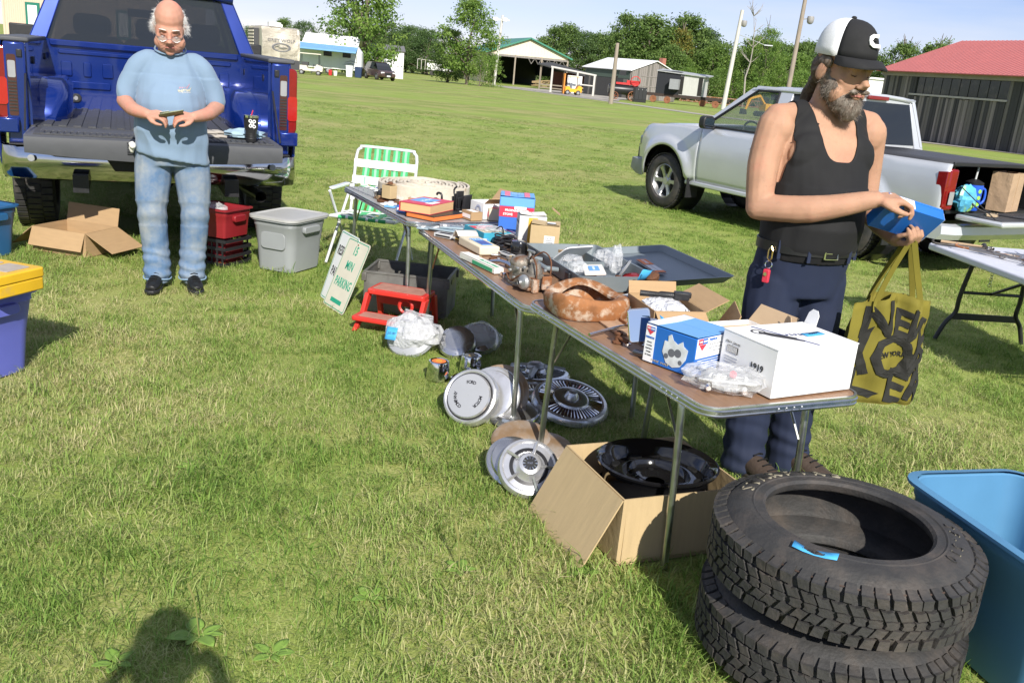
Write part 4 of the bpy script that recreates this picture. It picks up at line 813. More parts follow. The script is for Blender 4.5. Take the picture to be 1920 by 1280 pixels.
ob = open_box('parts_box', 'white parts box with a brown open flap beside the stove box', 'box', on(1, 1.18, .57, 8), .15, .15, .095, WHITE, {'+y': (.09, 40), '+x': (.06, 55)}, inner=CARD)
text('Professional', .022, mat('violet_print', (.16, .14, .42), .6), ob, face(-.0758, .01, .072, '-x'), depth=.0003); text('Water Pump', .020, mat('violet_print', (.16, .14, .42), .6), ob, face(-.0758, .01, .048, '-x'), depth=.0003)
b = MB(); b.lathe([(.03, 0), (.032, .06), (.02, .064)], 12, T(.02, -.078, .05, rx=90, ry=20) @ Mx.Diagonal((1, 1, .02, 1))); b.build('picture', mat('grey_blue_print', (.40, .44, .58), .5), ob); panel(ob, .0, -.0755, .018, .13, .03, BLUEBOX, '-y', 'print_band')
# ---- stove box at the head of the middle table
sb = carton('stove_box', 'red and blue propane camp stove box standing tallest on the tables', 'box', on(2, .17, .545, -20), .185, .20, .225, BLUEBOX, SKYBOX, 2.5)
for f, y0 in (('+x', .0928), ('-x', -.0928)): panel(sb, y0, 0, .14, .196, .06, REDBOX, f, 'red_band'); panel(sb, y0, 0, .198, .196, .05, SKYBOX, f, 'blue_band')
for f, y0 in (('-y', -.1003), ('+y', .1003)): panel(sb, 0, y0, .14, .181, .06, REDBOX, f, 'red_band'); panel(sb, 0, y0, .198, .181, .05, SKYBOX, f, 'blue_band')
for y in (-.06, .055): panel(sb, 0, y, .2315, .18, .032, PINKBOX, 'top', 'red_stripe', .002)
text('PROPANE CAMP', .0185, WHITE, sb, face(.0945, 0, .148, '+x'), depth=.0004, bold=.0006); text('STOVE', .0185, WHITE, sb, face(.0945, -.05, .125, '+x'), depth=.0004, bold=.0006)
text('PROPANE CAMP', .0185, WHITE, sb, face(0, -.102, .148, '-y'), depth=.0004, bold=.0006); text('STOVE', .0185, WHITE, sb, face(-.045, -.102, .125, '-y'), depth=.0004, bold=.0006)
panel(sb, .0945, .02, .165, .07, .016, WHITE, '+x', 'brand_panel'); panel(sb, .0940, .04, .07, .05, .03, CREAMC, '+x', 'price_label'); panel(sb, .045, -.1008, .085, .06, .09, mat('stove_photo', (.30, .33, .36), .5, 0, .4, 60), '-y', 'picture')
text('CENTURY', .018, WHITE, sb, T(0, .0, .2345, rz=90), depth=.0003)
MB().box(.05, .11, .21, .1, .06, .002, m=T(rx=-35, y=.02, z=.05)).build('torn_flap', CARD, sb)
# ---- middle table
for i, (s, tt, rz, dz) in enumerate(((.10, .075, 60, 0), (.17, .13, 48, .010), (.145, .19, 75, .021))):
    t = thing('parts_packet', ('grey-blue flat parts packet at the table edge', 'grey-blue flat parts packet in the middle of the fan', 'grey-blue flat parts packet nearest the teal box')[i], 'package', on(2, s, tt, rz, dz), 'fan of flat packets')
    MB().box(0, 0, .005, .19, .105, .008).build('card', mat('grey_blue_packet', (.28, .36, .40), .35, 0, .15, 10), t, bevel=.002); panel(t, .02, 0, .0092, .11, .05, mat('dark_packet_print', (.15, .22, .28), .4), 'top', 'print'); panel(t, -.065, 0, .0092, .02, .07, WHITE, 'top', 'label')
    text('GASKET SET', .015, WHITE, t, T(.02, .0, .0108), depth=.0003)
tb = open_box('parts_tray_box', 'worn teal cardboard tray box with parts in clear wrap', 'box', on(2, .34, .315, 8), .25, .17, .055, TEALC, {}, inner=CREAMC)
MB().box(0, 0, .03, .238, .158, .045).build('lining', CREAMC, tb, bevel=.004); panel(tb, -.06, .0, .0535, .07, .14, REDBOX, 'top', 'red_band', .002); panel(tb, .035, .03, .0535, .09, .075, mat('grey_green_part', (.33, .40, .38), .3, .3, .2, 30), 'top', 'wrapped_part', .012)
text('TUNE UP KIT', .016, WHITE, tb, T(-.06, 0, .0562, rz=90), depth=.0003)
o = crumpled('wrap', '', '', on(2, .37, .32, 0, .05), .09, .07, .014, BAGPL, 5); o.parent = tb; o.matrix_local = T(.03, 0, .053)
t = thing('paper_packet', 'cream paper-wrapped packet with a blue label near the table edge', 'package', on(2, .66, .16, 6)); MB().box(0, 0, .024, .28, .115, .046).build('packet', CREAMC, t, bevel=.008, seg=3); panel(t, .02, 0, .048, .17, .06, SKYBOX, 'top', 'label', .002); panel(t, .05, 0, .0505, .09, .055, mat('deep_blue_print', (.05, .09, .33), .4), 'top', 'label_print', .001); text('FILTER', .028, WHITE, t, T(-.03, .0, .0515, rz=90), depth=.0003)
b = MB(); b.loft([[(x, y, z) for y in (-.06, .06)] for x, z in ((-.14, .046), (-.16, .062), (-.185, .07), (-.205, .055), (-.215, .03))], closed=False, cap=False); o = b.build('loose_wrapper', PAPER, t, smooth=80, fixn=False); o.modifiers.new('s', 'SOLIDIFY').thickness = .0008
t = thing('folded_papers', 'folded printed papers lying before the stove box', 'paper', on(2, .43, .45, 25)); MB().box(0, 0, .010, .16, .12, .018).build('sheets', PAPER, t, bevel=.002); panel(t, .02, 0, .0195, .08, .09, mat('brown_grey_print', (.36, .29, .28), .7, 0, .3, 60), 'top', 'print'); panel(t, -.055, 0, .0195, .03, .1, BLACKMET, 'top', 'dark_print')
for k in range(5): panel(t, -.055, -.04+.02*k, .021, .028, .003, WHITE, 'top', 'text_line', .0004)
t = thing('cable_coil', 'coiled black electrical cable on the middle table', 'cable', on(2, .56, .335)); b = MB()
for k in range(7):
    rr = .055+.006*(k % 4); b.tube([(rr*math.cos(a*.35)*1.25+.004*k, rr*math.sin(a*.35)*.8, .008+.008*k+.006*math.sin(a*.7+k)) for a in range(19)], .0048, 6)
b.tube(smoothpts([(.07, 0, .03), (.12, -.06, .05), (.16, -.13, .02), (.17, -.17, .008)], 5), .004, 6); b.tube(smoothpts([(-.06, .02, .05), (-.11, .02, .09), (-.12, -.03, .05), (-.10, -.06, .01)], 5), .004, 6); b.build('loops', BLACKPL, t, smooth=60); MB().box(.175, -.185, .012, .03, .022, .02).build('plug', BLACKPL, t, bevel=.003)
t = thing('oil_filter', 'short black canister filter in front of the cartons', 'car part', on(2, .775, .345)); MB().lathe([(.001, .001), (.044, .001), (.046, .006), (.046, .062), (.042, .072), (.03, .076), (.001, .076)], 24).build('canister', mat('gloss_black', (.012, .012, .013), .18, 0, .1, 10, coat=.5), t, smooth=30); MB().lathe([(.0468, .012), (.0475, .016), (.0468, .02)], 24).build('seam', BLACKMET, t)
c = carton('grey_printed_carton', 'grey and white printed carton with a yellow side behind the plain one', 'box', on(2, .53, .50, -14), .12, .15, .175, GREYC, PAPER, 6); panel(c, .0605, 0, .085, .05, .16, YELP, '+x', 'yellow_panel'); text('THE CLEAN', .022, mat('dark_grey_print', (.10, .10, .11), .6), c, face(0, -.0758, .135, '-y'), depth=.0003); text('XTRA', .036, INK, c, face(.0, -.0758, .03, '-y'), depth=.0003, bold=.001); panel(c, -.02, -.0752, .085, .05, .05, mat('grey_dark_print', (.28, .3, .31), .6, 0, .4, 50), '-y', 'picture')
c = carton('brown_carton', 'plain brown carton with two white labels on the middle table', 'box', on(2, .70, .515, -24), .135, .155, .155, CARD2, CARD2, 5); panel(c, .0682, .025, .075, .055, .055, WHITE, '+x', 'label'); text('MD265', .014, INK, c, face(.0697, .025, .09, '+x'), depth=.0003); panel(c, .01, .035, .160, .05, .055, WHITE, 'top', 'label', .003); panel(c, .043, .035, .1605, .03, .055, INK, 'top', 'black_code', .003)
for k in range(3): panel(c, .0697, .025, .078-.01*k, .04, .0025, INK, '+x', 'text_line', .0004)
c = carton('wiper_box', 'long flat white and green box hanging over the table edge', 'box', on(2, 1.03, .05, 10), .36, .052, .026, PAPER, PAPER, 1); panel(c, .06, -.0262, .013, .2, .018, GREENP, '-y', 'green_print'); panel(c, .08, .0, .0285, .17, .018, GREENP, 'top', 'green_print'); text('ANCO WIPER', .016, WHITE, c, T(.07, 0, .0302), depth=.0003)
t = thing('chrome_handle', 'small chrome and blue handle lying beside the carburettor', 'car part', on(2, 1.06, .15, 25)); MB().tube(smoothpts([(-.08, 0, .012), (-.02, .01, .025), (.05, .005, .022), (.085, -.01, .01)], 4), [.012]*13, 10, flat=.7).build('grip', mat('chrome_blue', (.55, .62, .72), .12, 1), t, smooth=60); MB().lathe([(.02, 0), (.024, .006), (.02, .014), (.001, .015)], 14, T(-.095, 0, 0)).build('round_end', BLACKMET, t, smooth=40)
# carburettor: a lump of castings, bowls, tubes and levers
t = thing('carburettor', 'dirty old carburettor with rusty linkages at the table edge', 'carburettor', on(2, 1.46, .13, 14))
b = MB(); b.box(0, 0, .012, .17, .12, .018); b.box(-.035, 0, .055, .085, .11, .075); b.ell((-.06, -.005, .10), (.048, .052, .036)); b.box(-.02, .02, .118, .05, .05, .02); b.build('main_body', DIRTY, t, bevel=.006)
b = MB(); b.lathe([(.032, 0), (.035, .02), (.033, .055), (.024, .07), (.022, .085), (.001, .088)], 16, T(.045, .0, .035)); b.box(.05, -.02, .05, .07, .08, .05); b.build('throttle_body', DIRTY, t, smooth=35)
b = MB(); b.lathe([(.03, -.01), (.034, 0), (.03, .012), (.012, .02), (.01, .03)], 16, T(.07, -.075, .045, rx=90)); b.build('diaphragm', GREYM, t, smooth=30)
b = MB(); b.tube(smoothpts([(-.09, -.06, .05), (-.03, -.075, .03), (.05, -.08, .07), (.1, -.03, .06)], 4), .004, 6); b.tube(smoothpts([(.0, 0, .13), (.04, -.02, .15), (.09, -.03, .12), (.1, -.03, .05)], 4), .004, 6); b.tube(smoothpts([(-.02, .03, .13), (.03, .05, .165), (.09, .05, .13), (.11, .03, .02)], 4), .0035, 6); b.build('fuel_lines', RUSTB, t)
for p, sx, sy, sz in (((.095, -.03, .03), .018, .03, .06), ((.06, -.05, .02), .03, .014, .035), ((.11, .02, .045), .012, .05, .06)): MB().box(p[0], p[1], p[2], sx, sy, sz).build('lever', RUST, t, bevel=.003)
b = MB()
for x, y, z in ((-.09, -.05, .03), (-.09, .05, .03), (.0, -.06, .09), (.03, -.045, .1), (-.06, -.058, .07), (.07, .04, .09), (-.02, -.062, .045)): b.lathe([(.007, 0), (.007, .01), (.001, .011)], 6, T(x, y, z, rx=90))
o = b.build('screws', GREYM, t); o['kind'] = 'stuff'
b = MB(); b.tube([(-.03, .02, .13), (-.03, .02, .155)], .008, 8); b.tube([(-.05, .02, .158), (.0, .02, .158)], .006, 6); b.build('choke_link', GREYM, t)
# grey tool case with its lid laid open
cs = thing('tool_case', 'open grey plastic tool case full of car lamp parts', 'case', on(2, 1.20, .545, -2))
SX, SY, SZ = .74, .40, .075
b = MB()
o_, i_ = rrect(SX, SY, .03, 4), rrect(SX-.016, SY-.016, .024, 4); ob_, ib_ = rrect(SX-.03, SY-.03, .03, 4), rrect(SX-.044, SY-.044, .024, 4)
b.loft([[(x, y, .001) for x, y in ob_], [(x, y, SZ) for x, y in o_], [(x, y, SZ) for x, y in i_], [(x, y, .006) for x, y in ib_]], cap=False); b.prism(ob_, .001, .005); b.build('tray', CASEG, cs, smooth=30)
b = MB(); b.box(.0, -.05, .035, .006, .27, .055); b.box(-.17, .08, .035, .34, .006, .055); b.build('divider', CASEG, cs)
b = MB(); b.tube(smoothpts([(-.11, -SY/2-.002, .045), (-.11, -SY/2-.045, .05), (-.09, -SY/2-.06, .05), (.09, -SY/2-.06, .05), (.11, -SY/2-.045, .05), (.11, -SY/2-.002, .045)], 4), .012, 9); b.build('handle', CASEG, cs, smooth=50)
for x in (-.24, .24): MB().box(x, -SY/2-.004, .045, .05, .012, .04).build('latch', BLACKPL, cs, bevel=.003)
LW = .40; b = MB(); lo_, li_ = rrect(SX, LW, .03, 4, 0, 0), rrect(SX-.02, LW-.02, .024, 4); lb_ = rrect(SX-.06, LW-.06, .03, 4); lbi = rrect(SX-.072, LW-.072, .026, 4)
b.loft([[(x, y, .0) for x, y in lb_], [(x, y, .035) for x, y in lo_], [(x, y, .035) for x, y in li_], [(x, y, .005) for x, y in lbi]], cap=False); b.prism(lb_, 0, .004); b.build('lid', CASEG, cs, T(0, SY/2+LW/2+.006, .036, rx=4), smooth=30)
b = MB(); b.tube([(-.25, SY/2+.002, .066), (.25, SY/2+.002, .066)], .006, 7); b.build('hinge', CASEG, cs)
lm = on(2, 1.20, .545, -2)
t = thing('tail_lamp', 'red tail lamp lens in a white square plate standing in the case', 'lamp', lm @ T(-.24, -.03, .022, rz=-70, rx=38)); MB().prism(rrect(.19, .15, .025), -.006, 0, T(0, .07, 0)).build('plate', WHITE, t, bevel=.002); MB().prism(rrect(.14, .10, .008), .0005, .012, T(0, .062, 0)).build('lens', REDLENS, t, bevel=.003)
b = MB()
for x, y in ((-.06, .105), (.06, .105), (.0, .135)): b.ell((x, y, .013), (.006, .006, .003), 8, 4)
o = b.build('screws', CHROME, t); o['kind'] = 'stuff'
for i, (x, y, a, bb, lab) in enumerate(((.07, -.11, .10, .055, 'clear plastic bag of red lenses at the front of the tool case'), (-.1, .13, .07, .05, 'clear plastic bag behind the red tail lamp in the case'), (.05, .12, .05, .03, 'upright clear bag at the back of the case'))):
    crumpled('parts_bag', lab, 'bag', lm @ T(x, y, .02), a, bb, .045 if i < 2 else .075, BAGPL, i+11, .3, 'clear bags in the tool case')
t = thing('lens_disc', 'round grey disc leaning at the back of the tool case', 'lens', lm @ T(.12, .14, .05, rx=60, rz=-30)); MB().lathe([(.001, .008), (.03, .006), (.055, 0), (.058, .004), (.05, .012)], 22).build('disc', GREYP, t, smooth=40); MB().lathe([(.02, .01), (.022, .013), (.024, .01)], 16).build('ring', CHROME, t)
for i, (x, y, lab) in enumerate(((.26, -.03, 'round red lens lying right of the white packet in the case'), (.18, .15, 'dark red round lens at the back right of the case'))):
    t = thing('round_lens', lab, 'lens', lm @ T(x, y, .02, rx=14*i), 'round red lenses'); MB().lathe([(.001, .03), (.03, .026), (.05, .012), (.052, .001)], 20).build('lens', REDLENS, t, smooth=40); MB().lathe([(.052, 0), (.056, .004), (.052, .008)], 20).build('rim', CHROME, t)
t = thing('paper_packet', 'cream packet with a blue oval lying in the tool case', 'package', lm @ T(.16, -.04, .05, rz=-18, rx=6)); MB().box(0, 0, .008, .19, .10, .014).build('packet', PAPER, t, bevel=.005); panel(t, .0, .0, .0158, .1, .05, SKYBOX, 'top', 'label'); text('FoMoCo', .022, WHITE, t, T(0, 0, .0172), depth=.0003)
for i, (x, y) in enumerate(((.06, .0), (.3, .06), (.24, -.13), (.1, -.16), (-.05, -.15), (.3, -.12), (.2, .07))):
    t = thing('loose_lamp_part', ('small brown lamp socket beside the divider', 'small dark lamp part in the right corner', 'small rusty lamp part at the front right', 'small dark lamp part under the bag', 'small chrome lamp ring at the front', 'small dark lamp part in the front right corner', 'small red lamp part right of the packet')[i]+' of the tool case', 'car part', lm @ T(x, y, .007, rz=40*i), 'loose lamp parts in the case')
    MB().box(0, 0, .011, .05, .03, .02).build('base', (RUSTB, BLACKMET, RUST, BLACKMET, CHROME, BLACKPL, REDLENS)[i], t, bevel=.004); MB().lathe([(.014, .02), (.014, .034), (.001, .036)], 10).build('socket', (BLACKMET, RUSTB, CHROME, GREYM, BLACKMET, CHROME, RUSTB)[i], t)
c = carton('orange_strip_pack', 'orange and clear strip pack lying in the opened case lid', 'package', lm @ T(.02, .33, .042, rz=-6, rx=4), .30, .055, .008, mat('clear_grey_pack', (.46, .42, .40), .25), None, .2); panel(c, -.08, 0, .0118, .12, .05, ORANGEP, 'top', 'orange_card', .0012); panel(c, .13, 0, .0118, .035, .05, ORANGEP, 'top', 'orange_card', .0012); text('BUMPER', .024, WHITE, c, T(-.08, 0, .0133), depth=.0003)
t = thing('black_lamp_bracket', 'black and brown lamp bracket with blue price tape between case and lid', 'car part', on(2, 1.655, .60, 10)); b = MB(); b.box(0, 0, .02, .12, .07, .038); b.lathe([(.035, .035), (.04, .06), (.03, .08), (.001, .085)], 16, T(.0, .05, 0)); b.build('bracket', BLACKMET, t, bevel=.006); MB().lathe([(.03, 0), (.034, .018), (.02, .03), (.001, .032)], 14, T(0, .055, .083, rx=25)).build('bulb_holder', RUSTB, t, smooth=40)
tape(on(2, 1.66, .60, -75, .10) @ T(rx=62), 'blue tape priced 3.00 on the black lamp bracket', .062, .075, '3.00', .026, .1, .006)
# ---- near table
rr_ = thing('rusty_trim_ring', 'large rusty rounded-square headlamp ring on the near table', 'car part', on(3, .20, .155, -10))
def sq(r, n=40, p=3.2, sx=1, sy=1): return [(sx*r*math.copysign(abs(math.cos(a))**(2/p), math.cos(a)), sy*r*math.copysign(abs(math.sin(a))**(2/p), math.sin(a))) for a in (2*math.pi*k/n for k in range(n))]
b = MB(); zt = lambda x, y: .012*math.cos(2*math.atan2(y, x)+.6)-.010*math.cos(3*math.atan2(y, x))
RUSTR = mat('rusty_ring_metal', (.32, .135, .05), .75, .15, .45, 24, bump=.15, bscale=110, bdist=.003, col2=(.52, .42, .32), mixpos=.57, mixw=.07)
b.loft([[(x, y, max(.001, z+zt(x, y)*k)) for x, y in sq(r, 48, p)] for r, z, k, p in ((.146, .001, 0, 3.4), (.152, .010, .1, 3.4), (.158, .06, .8, 3.4), (.154, .078, 1, 3.2), (.146, .084, 1, 3.0), (.124, .079, 1, 2.6), (.112, .070, 1, 2.4), (.110, .062, 1, 2.4), (.1085, .0625, 1, 2.4), (.1095, .071, 1, 2.4), (.1435, .0805, 1, 3.0), (.1545, .058, .8, 3.4), (.1485, .010, .1, 3.4), (.1425, .002, 0, 3.4))], cap=False)
b.build('ring', RUSTR, rr_, smooth=50); b = MB(); b.loft([[(x*1.05, y*.72-.015, z+.10*x) for x, y in sq(r, 32, 2.2)] for r, z in ((.098, .010), (.085, .026), (.078, .030), (.072, .026), (.070, .012))], cap=False); b.build('inner_shell', RUSTB, rr_, smooth=50)
t = thing('rusty_plate', 'flat rusty plate lying under the rusty ring', 'car part', on(3, .37, .19, -8)); MB().prism([(-.14, -.06), (.15, -.05), (.16, .04), (-.12, .07)], .0, .006).build('plate', mat('pale_rusty_plate', (.42, .27, .17), .8, 0, .25, 18, bump=.3), t); MB().box(0, .03, .012, .2, .008, .012).build('flange', RUST, t)
cb = open_box('coil_box', 'open brown box of ignition coils in bubble wrap on the near table', 'box', on(3, .40, .395, -10), .27, .21, .085, CARD, {'+y': (.10, 62), '+x': (.07, 125), '-x': (.05, 20)})
panel(cb, .1353, .0, .045, .085, .05, mat('tan_label', (.66, .52, .38), .7), '+x', 'label'); text('MIXED', .018, INK, cb, face(.1368, 0, .05, '+x'), depth=.0003, shear=.2)
crumpled('bubble_wrap', 'clear bubble wrap filling the brown coil box', 'packing', on(3, .39, .395, 0, .006) @ T(z=.0), .115, .085, .052, mat('bubble_wrap', (.82, .84, .88), .2, 0, .05, 30, alpha=.75, bump=1, bscale=45, bdist=.02), 3, .18)
t = thing('ignition_coil', 'black ignition coil stick lying on the bubble wrap', 'car part', on(3, .385, .40, 62, .098)); b = MB(); b.tube([(-.10, 0, .012), (-.03, 0, .012), (-.02, 0, .013), (.03, 0, .014)], [.012, .011, .014, .013], 10); b.build('boot', BLACKPL, t, smooth=40); b = MB(); b.box(.06, 0, .016, .06, .035, .03); b.box(.085, .02, .016, .03, .02, .022); b.build('head', BLACKPL, t, bevel=.004)
tp = tape(on(3, .52, .282, -10, .052) @ T(rx=90), 'blue tape marked Ford 20.00 on the coil box', .10, .05, 'Ford 20.00', .021, 0)
t = thing('cardboard_sheet', 'loose bent brown cardboard flap standing beyond the coil box', 'cardboard', on(3, .56, .555, -20)); b = MB(); b.loft([[(x, y, z) for x, z in ((-.10, 0), (.09, 0), (.075, .10), (-.05, .13))] for y in (-.002, .002)]); b.build('sheet', CARD, t, T(rx=-22)); MB().box(0, -.05, .003, .17, .1, .004).build('fold', CARD, t)
mr = thing('side_mirror', 'chrome square side mirror on a bent bracket near the table edge', 'mirror', on(3, .70, .115, 64))
MB().prism(rrect(.078, .118, .012), -.006, .006, T(-.025, 0, .090, rx=80, ry=-10)).build('housing', CHROME, mr, bevel=.003)
MB().prism(rrect(.068, .106, .009), .0065, .0085, T(-.025, 0, .090, rx=80, ry=-10)).build('glass', mat('mirror_glass', (.55, .62, .74), .03, 1, .02, 3), mr)
b = MB(); b.tube(smoothpts([(-.015, .01, .035), (-.01, .01, .02), (.03, .0, .015), (.06, -.02, .012)], 4), .008, 9); b.ell((-.015, .0, .034), (.016, .013, .013)); b.ell((.03, -.01, .02), (.018, .018, .014)); b.build('ball_joint', CHROME, mr, smooth=60)
b = MB(); b.loft([[(-.005+.0+w, y, z) for w in (-.012, .012)]+[(-.005+w, y+.006, z) for w in (.012, -.012)] for y, z in ((.03, .11), (.0, .075), (-.03, .04), (-.06, .008))]); b.build('foot', CHROME, mr, T(.03, 0, 0), bevel=.003)
t = thing('mirror_bracket', 'curved chrome mirror arm with a rusty foot left of the mirror', 'mirror arm', on(3, .50, .10, -64)); b = MB(); b.tube(smoothpts([(-.12, .0, .014), (-.06, .0, .02), (.03, -.01, .016), (.11, -.02, .012)], 5), [.006]*16, 9); b.ell((-.125, 0, .014), (.016, .016, .013)); b.build('arm', CHROME, t, smooth=60); MB().lathe([(.008, -.012), (.018, -.01), (.018, .006), (.01, .01)], 12, T(-.15, 0, .02, ry=90)).build('foot', RUST, t, smooth=40)
t = thing('round_mirror', 'small round chrome mirror head right of the square mirror', 'mirror', on(3, .655, .20, 20)); MB().lathe([(.001, .02), (.022, .014), (.03, 0), (.026, -.004)], 18, T(0, 0, .026, rx=70)).build('shell', CHROME, t, smooth=60); MB().tube([(0, .01, .02), (-.05, .02, .01)], .005, 7).build('stem', CHROME, t)
t = thing('long_chrome_clip', 'narrow dark chrome clip leaning under the square mirror', 'car part', on(3, .78, .075, 30)); MB().box(0, 0, .012, .10, .018, .02).build('bar', mat('dark_chrome', (.25, .25, .26), .15, 1), t, bevel=.006); MB().ell((.05, 0, .014), (.012, .012, .012)).build('cap', BLACKMET, t)
# blue caliper box
WHITEG = mat('glossy_white_print', (.80, .81, .83), .3, 0, .04, 8); CQBLUE = mat('gloss_blue_print', (.02, .14, .50), .28, 0, .25, 4, coat=.2); LGREY = mat('pale_grey_metal_print', (.58, .62, .64), .5, 0, .3, 30)
cq = carton('caliper_box', 'blue and white brake caliper box on the near table', 'box', on(3, .86, .18, 18), .205, .20, .13, CQBLUE, SKYBOX, 1.2)
panel(cq, -.082, -.1005, .066, .04, .126, WHITEG, '-y', 'white_panel'); panel(cq, .1030, 0, .096, .197, .066, WHITEG, '+x', 'white_panel'); panel(cq, -.078, 0, .1335, .045, .197, WHITEG, 'top', 'white_panel', .002)
b = MB()
for a, r_ in ((0, 1),):
    ol = [(-.045, .03), (-.05, -.01), (-.03, -.045), (.0, -.055), (.03, -.045), (.05, -.015), (.055, .02), (.035, .03), (.03, .045), (.01, .03), (-.01, .04), (-.02, .058), (-.032, .05), (-.03, .03)]
    b.prism([(x*.95, y*.95) for x, y in ol], 0, .0018)
pic = b.build('caliper_picture', LGREY, cq, face(.022, -.1005, .064, '-y')); 
for x, y, s in ((-.01, -.005, .014), (.015, .0, .014), (-.03, -.02, .009), (.028, -.028, .008)): MB().lathe([(s, .0018), (s, .0024), (s*.5, .0026)], 12, T(x, y, 0), cap=True).build('piston_print', mat('dark_print_grey', (.12, .13, .15), .5), pic)
def shield(parent, mm, s):
    MB().box(-.014*s, .008*s, 0, .024*s, .02*s, .0012).build('logo_red', REDBOX, parent, mm); MB().box(.014*s, .008*s, 0, .028*s, .02*s, .0012).build('logo_blue', BLUEBOX, parent, mm); MB().prism([(-.02*s, -.004*s), (.022*s, -.004*s), (.0, -.026*s)], -.0006, .0006).build('logo_tip', REDBOX, parent, mm)
    text('QUEST', .0085*s, WHITE, parent, mm @ T(.014*s, .008*s, .0008), depth=.0003, bold=.0003); text('CAR', .010*s, WHITE, parent, mm @ T(-.014*s, .008*s, .0008), depth=.0003, bold=.0003)
shield(cq, face(-.082, -.1025, .112, '-y'), .62); shield(cq, face(.1052, -.07, .112, '+x'), .9)
text('PREMIUM', .0085, BLUEBOX, cq, face(-.082, -.1022, .086, '-y'), depth=.0003, bold=.0006)
for k, s in enumerate(('BRAKE', 'CALIPER', 'ASSEMBLY', 'ETRIER', 'DE FREIN')): text(s, .0065, INK, cq, face(-.082, -.1022, .07-.011*k, '-y'), depth=.0003)
for k, s in enumerate(('DISC BRAKE CALIPER - REMANUFACTURED', 'ETRIER DE FREIN A DISQUE - RECONSTRUIT', 'PINZA DE FRENO DE DISCO')): text(s, .0068, GREYP, cq, face(.1047, .03, .105-.012*k, '+x'), depth=.0003)
text('PREMIUM', .010, BLUEBOX, cq, face(.1047, -.015, .121, '+x'), depth=.0003, bold=.0006)
for k in range(6): panel(cq, .1033, -.02+.01*(k % 2), .055-.008*k, .13-.02*(k % 3), .0022, WHITEG, '+x', 'text_line', .0006)
text('brake parts', .012, mat('gold_print', (.5, .42, .2), .5), cq, face(-.03, -.1022, .014, '-y'), depth=.0003)
# bagged caliper
bg_ = on(3, 1.10, .165, 60)
t = thing('bagged_caliper', 'silver brake caliper with a red cap lying in its clear bag', 'car part', bg_); b = MB(); b.box(0, 0, .03, .10, .05, .045); b.ell((-.05, .01, .035), (.03, .03, .028)); b.ell((.05, .01, .035), (.03, .03, .028)); b.tube([(-.09, -.02, .03), (.09, -.02, .03)], .009, 8); b.tube([(0, -.04, .02), (0, -.055, .015)], .007, 7); b.build('housing', GREYM, t, bevel=.006, seg=2); MB().lathe([(.011, 0), (.011, .014), (.001, .015)], 12, T(.01, -.028, .055, rx=50)).build('cap', REDBOX, t); b = MB(); b.tube([(-.06, -.035, .02), (-.06, -.06, .016)], .008, 8); b.tube([(.05, -.035, .02), (.05, -.06, .016)], .008, 8); b.build('bleeder', CHROME, t)
crumpled('clear_bag', 'clear plastic bag around the silver caliper before the white box', 'bag', bg_, .13, .085, .042, BAGPL, 21, .34)
# white boxes
CARDIN = mat('kraft_inside', (.50, .36, .22), .8, 0, .08, 12)
ow = open_box('white_open_box', 'open white box with a brown inside behind the big white box', 'box', on(3, .80, .44, 2), .20, .235, .095, WHITE, {'+y': (.075, 40)}, inner=CARDIN); MB().box(0, 0, .045, .19, .225, .07).build('filling', CARDIN, ow); b = MB(); b.box(.02, .03, .088, .08, .05, .012); b.build('dark_part', BLACKMET, ow, bevel=.004)
b = MB(); b.prism([(-.03, 0), (.03, 0), (.026, .05), (.012, .068), (-.012, .068), (-.026, .05)], -.001, .001); b.build('tab', CARDIN, ow, T(.09, .12, .095, rx=85, rz=-20))
tape(on(3, .83, .318, 2, .075) @ T(rx=90), 'blue price tape on the side of the open white box', .075, .035, '4.00', .02, 0)
wh = thing('white_box', 'big white carton marked 1919 with a pliers picture on top', 'box', on(3, 1.075, .415, 4)); MB().box(0, 0, .078, .245, .345, .152).build('body', WHITE, wh, bevel=.002); MB().box(0, 0, .1565, .247, .347, .0035).build('lid', WHITE, wh)
MB().prism([(-.03, 0), (.03, 0), (.026, .04), (.012, .055), (-.012, .055), (-.026, .04)], -.001, .001).build('tab', WHITE, wh, T(-.09, .175, .155, rx=75, rz=-8))
text('1919', .030, INK, wh, face(.045, -.1742, .078, '-y'), depth=.0004, bold=.0004); panel(wh, -.07, -.1735, .10, .05, .022, INK, '-y', 'barcode')
for k in range(11): panel(wh, -.07-.022+.0042*k, -.1749, .10, .0018, .020, WHITE, '-y', 'barcode_gap', .0004)
text('5061 01541', .012, INK, wh, face(-.07, -.1742, .122, '-y'), depth=.0003)
for k in range(3): panel(wh, -.07, -.1735, .075-.009*k, .06, .002, GREYC, '-y', 'text_line')
b = MB(); b.lathe([(.018, 0), (.022, .001), (.026, 0)], 18, T(-.055, -.09, .1588)); b.prism([(-.04, -.10), (-.005, -.08), (.07, -.01), (.06, .0), (-.02, -.07), (-.06, -.085)], .1585, .1596); b.prism([(-.045, -.075), (-.02, -.075), (.04, -.02), (.035, -.01)], .1599, .1606); b.build('pliers_picture', DKGREY, wh)
text('DAYCO', .030, mat('navy_print', (.03, .05, .18), .5), wh, T(.0, .02, .1592, rz=82), depth=.0004, bold=.0008); panel(wh, .0, -.03, .1585, .235, .005, mat('navy_print', (.03, .05, .18), .5), 'top', 'stripe').rotation_euler = (0, 0, R(20))
tape(on(3, 1.075, .415, 4, .1605) @ T(.01, .085, 0, rz=95), 'blue price tape on top of the big white box', .085, .032, '4.00', .018, .05)

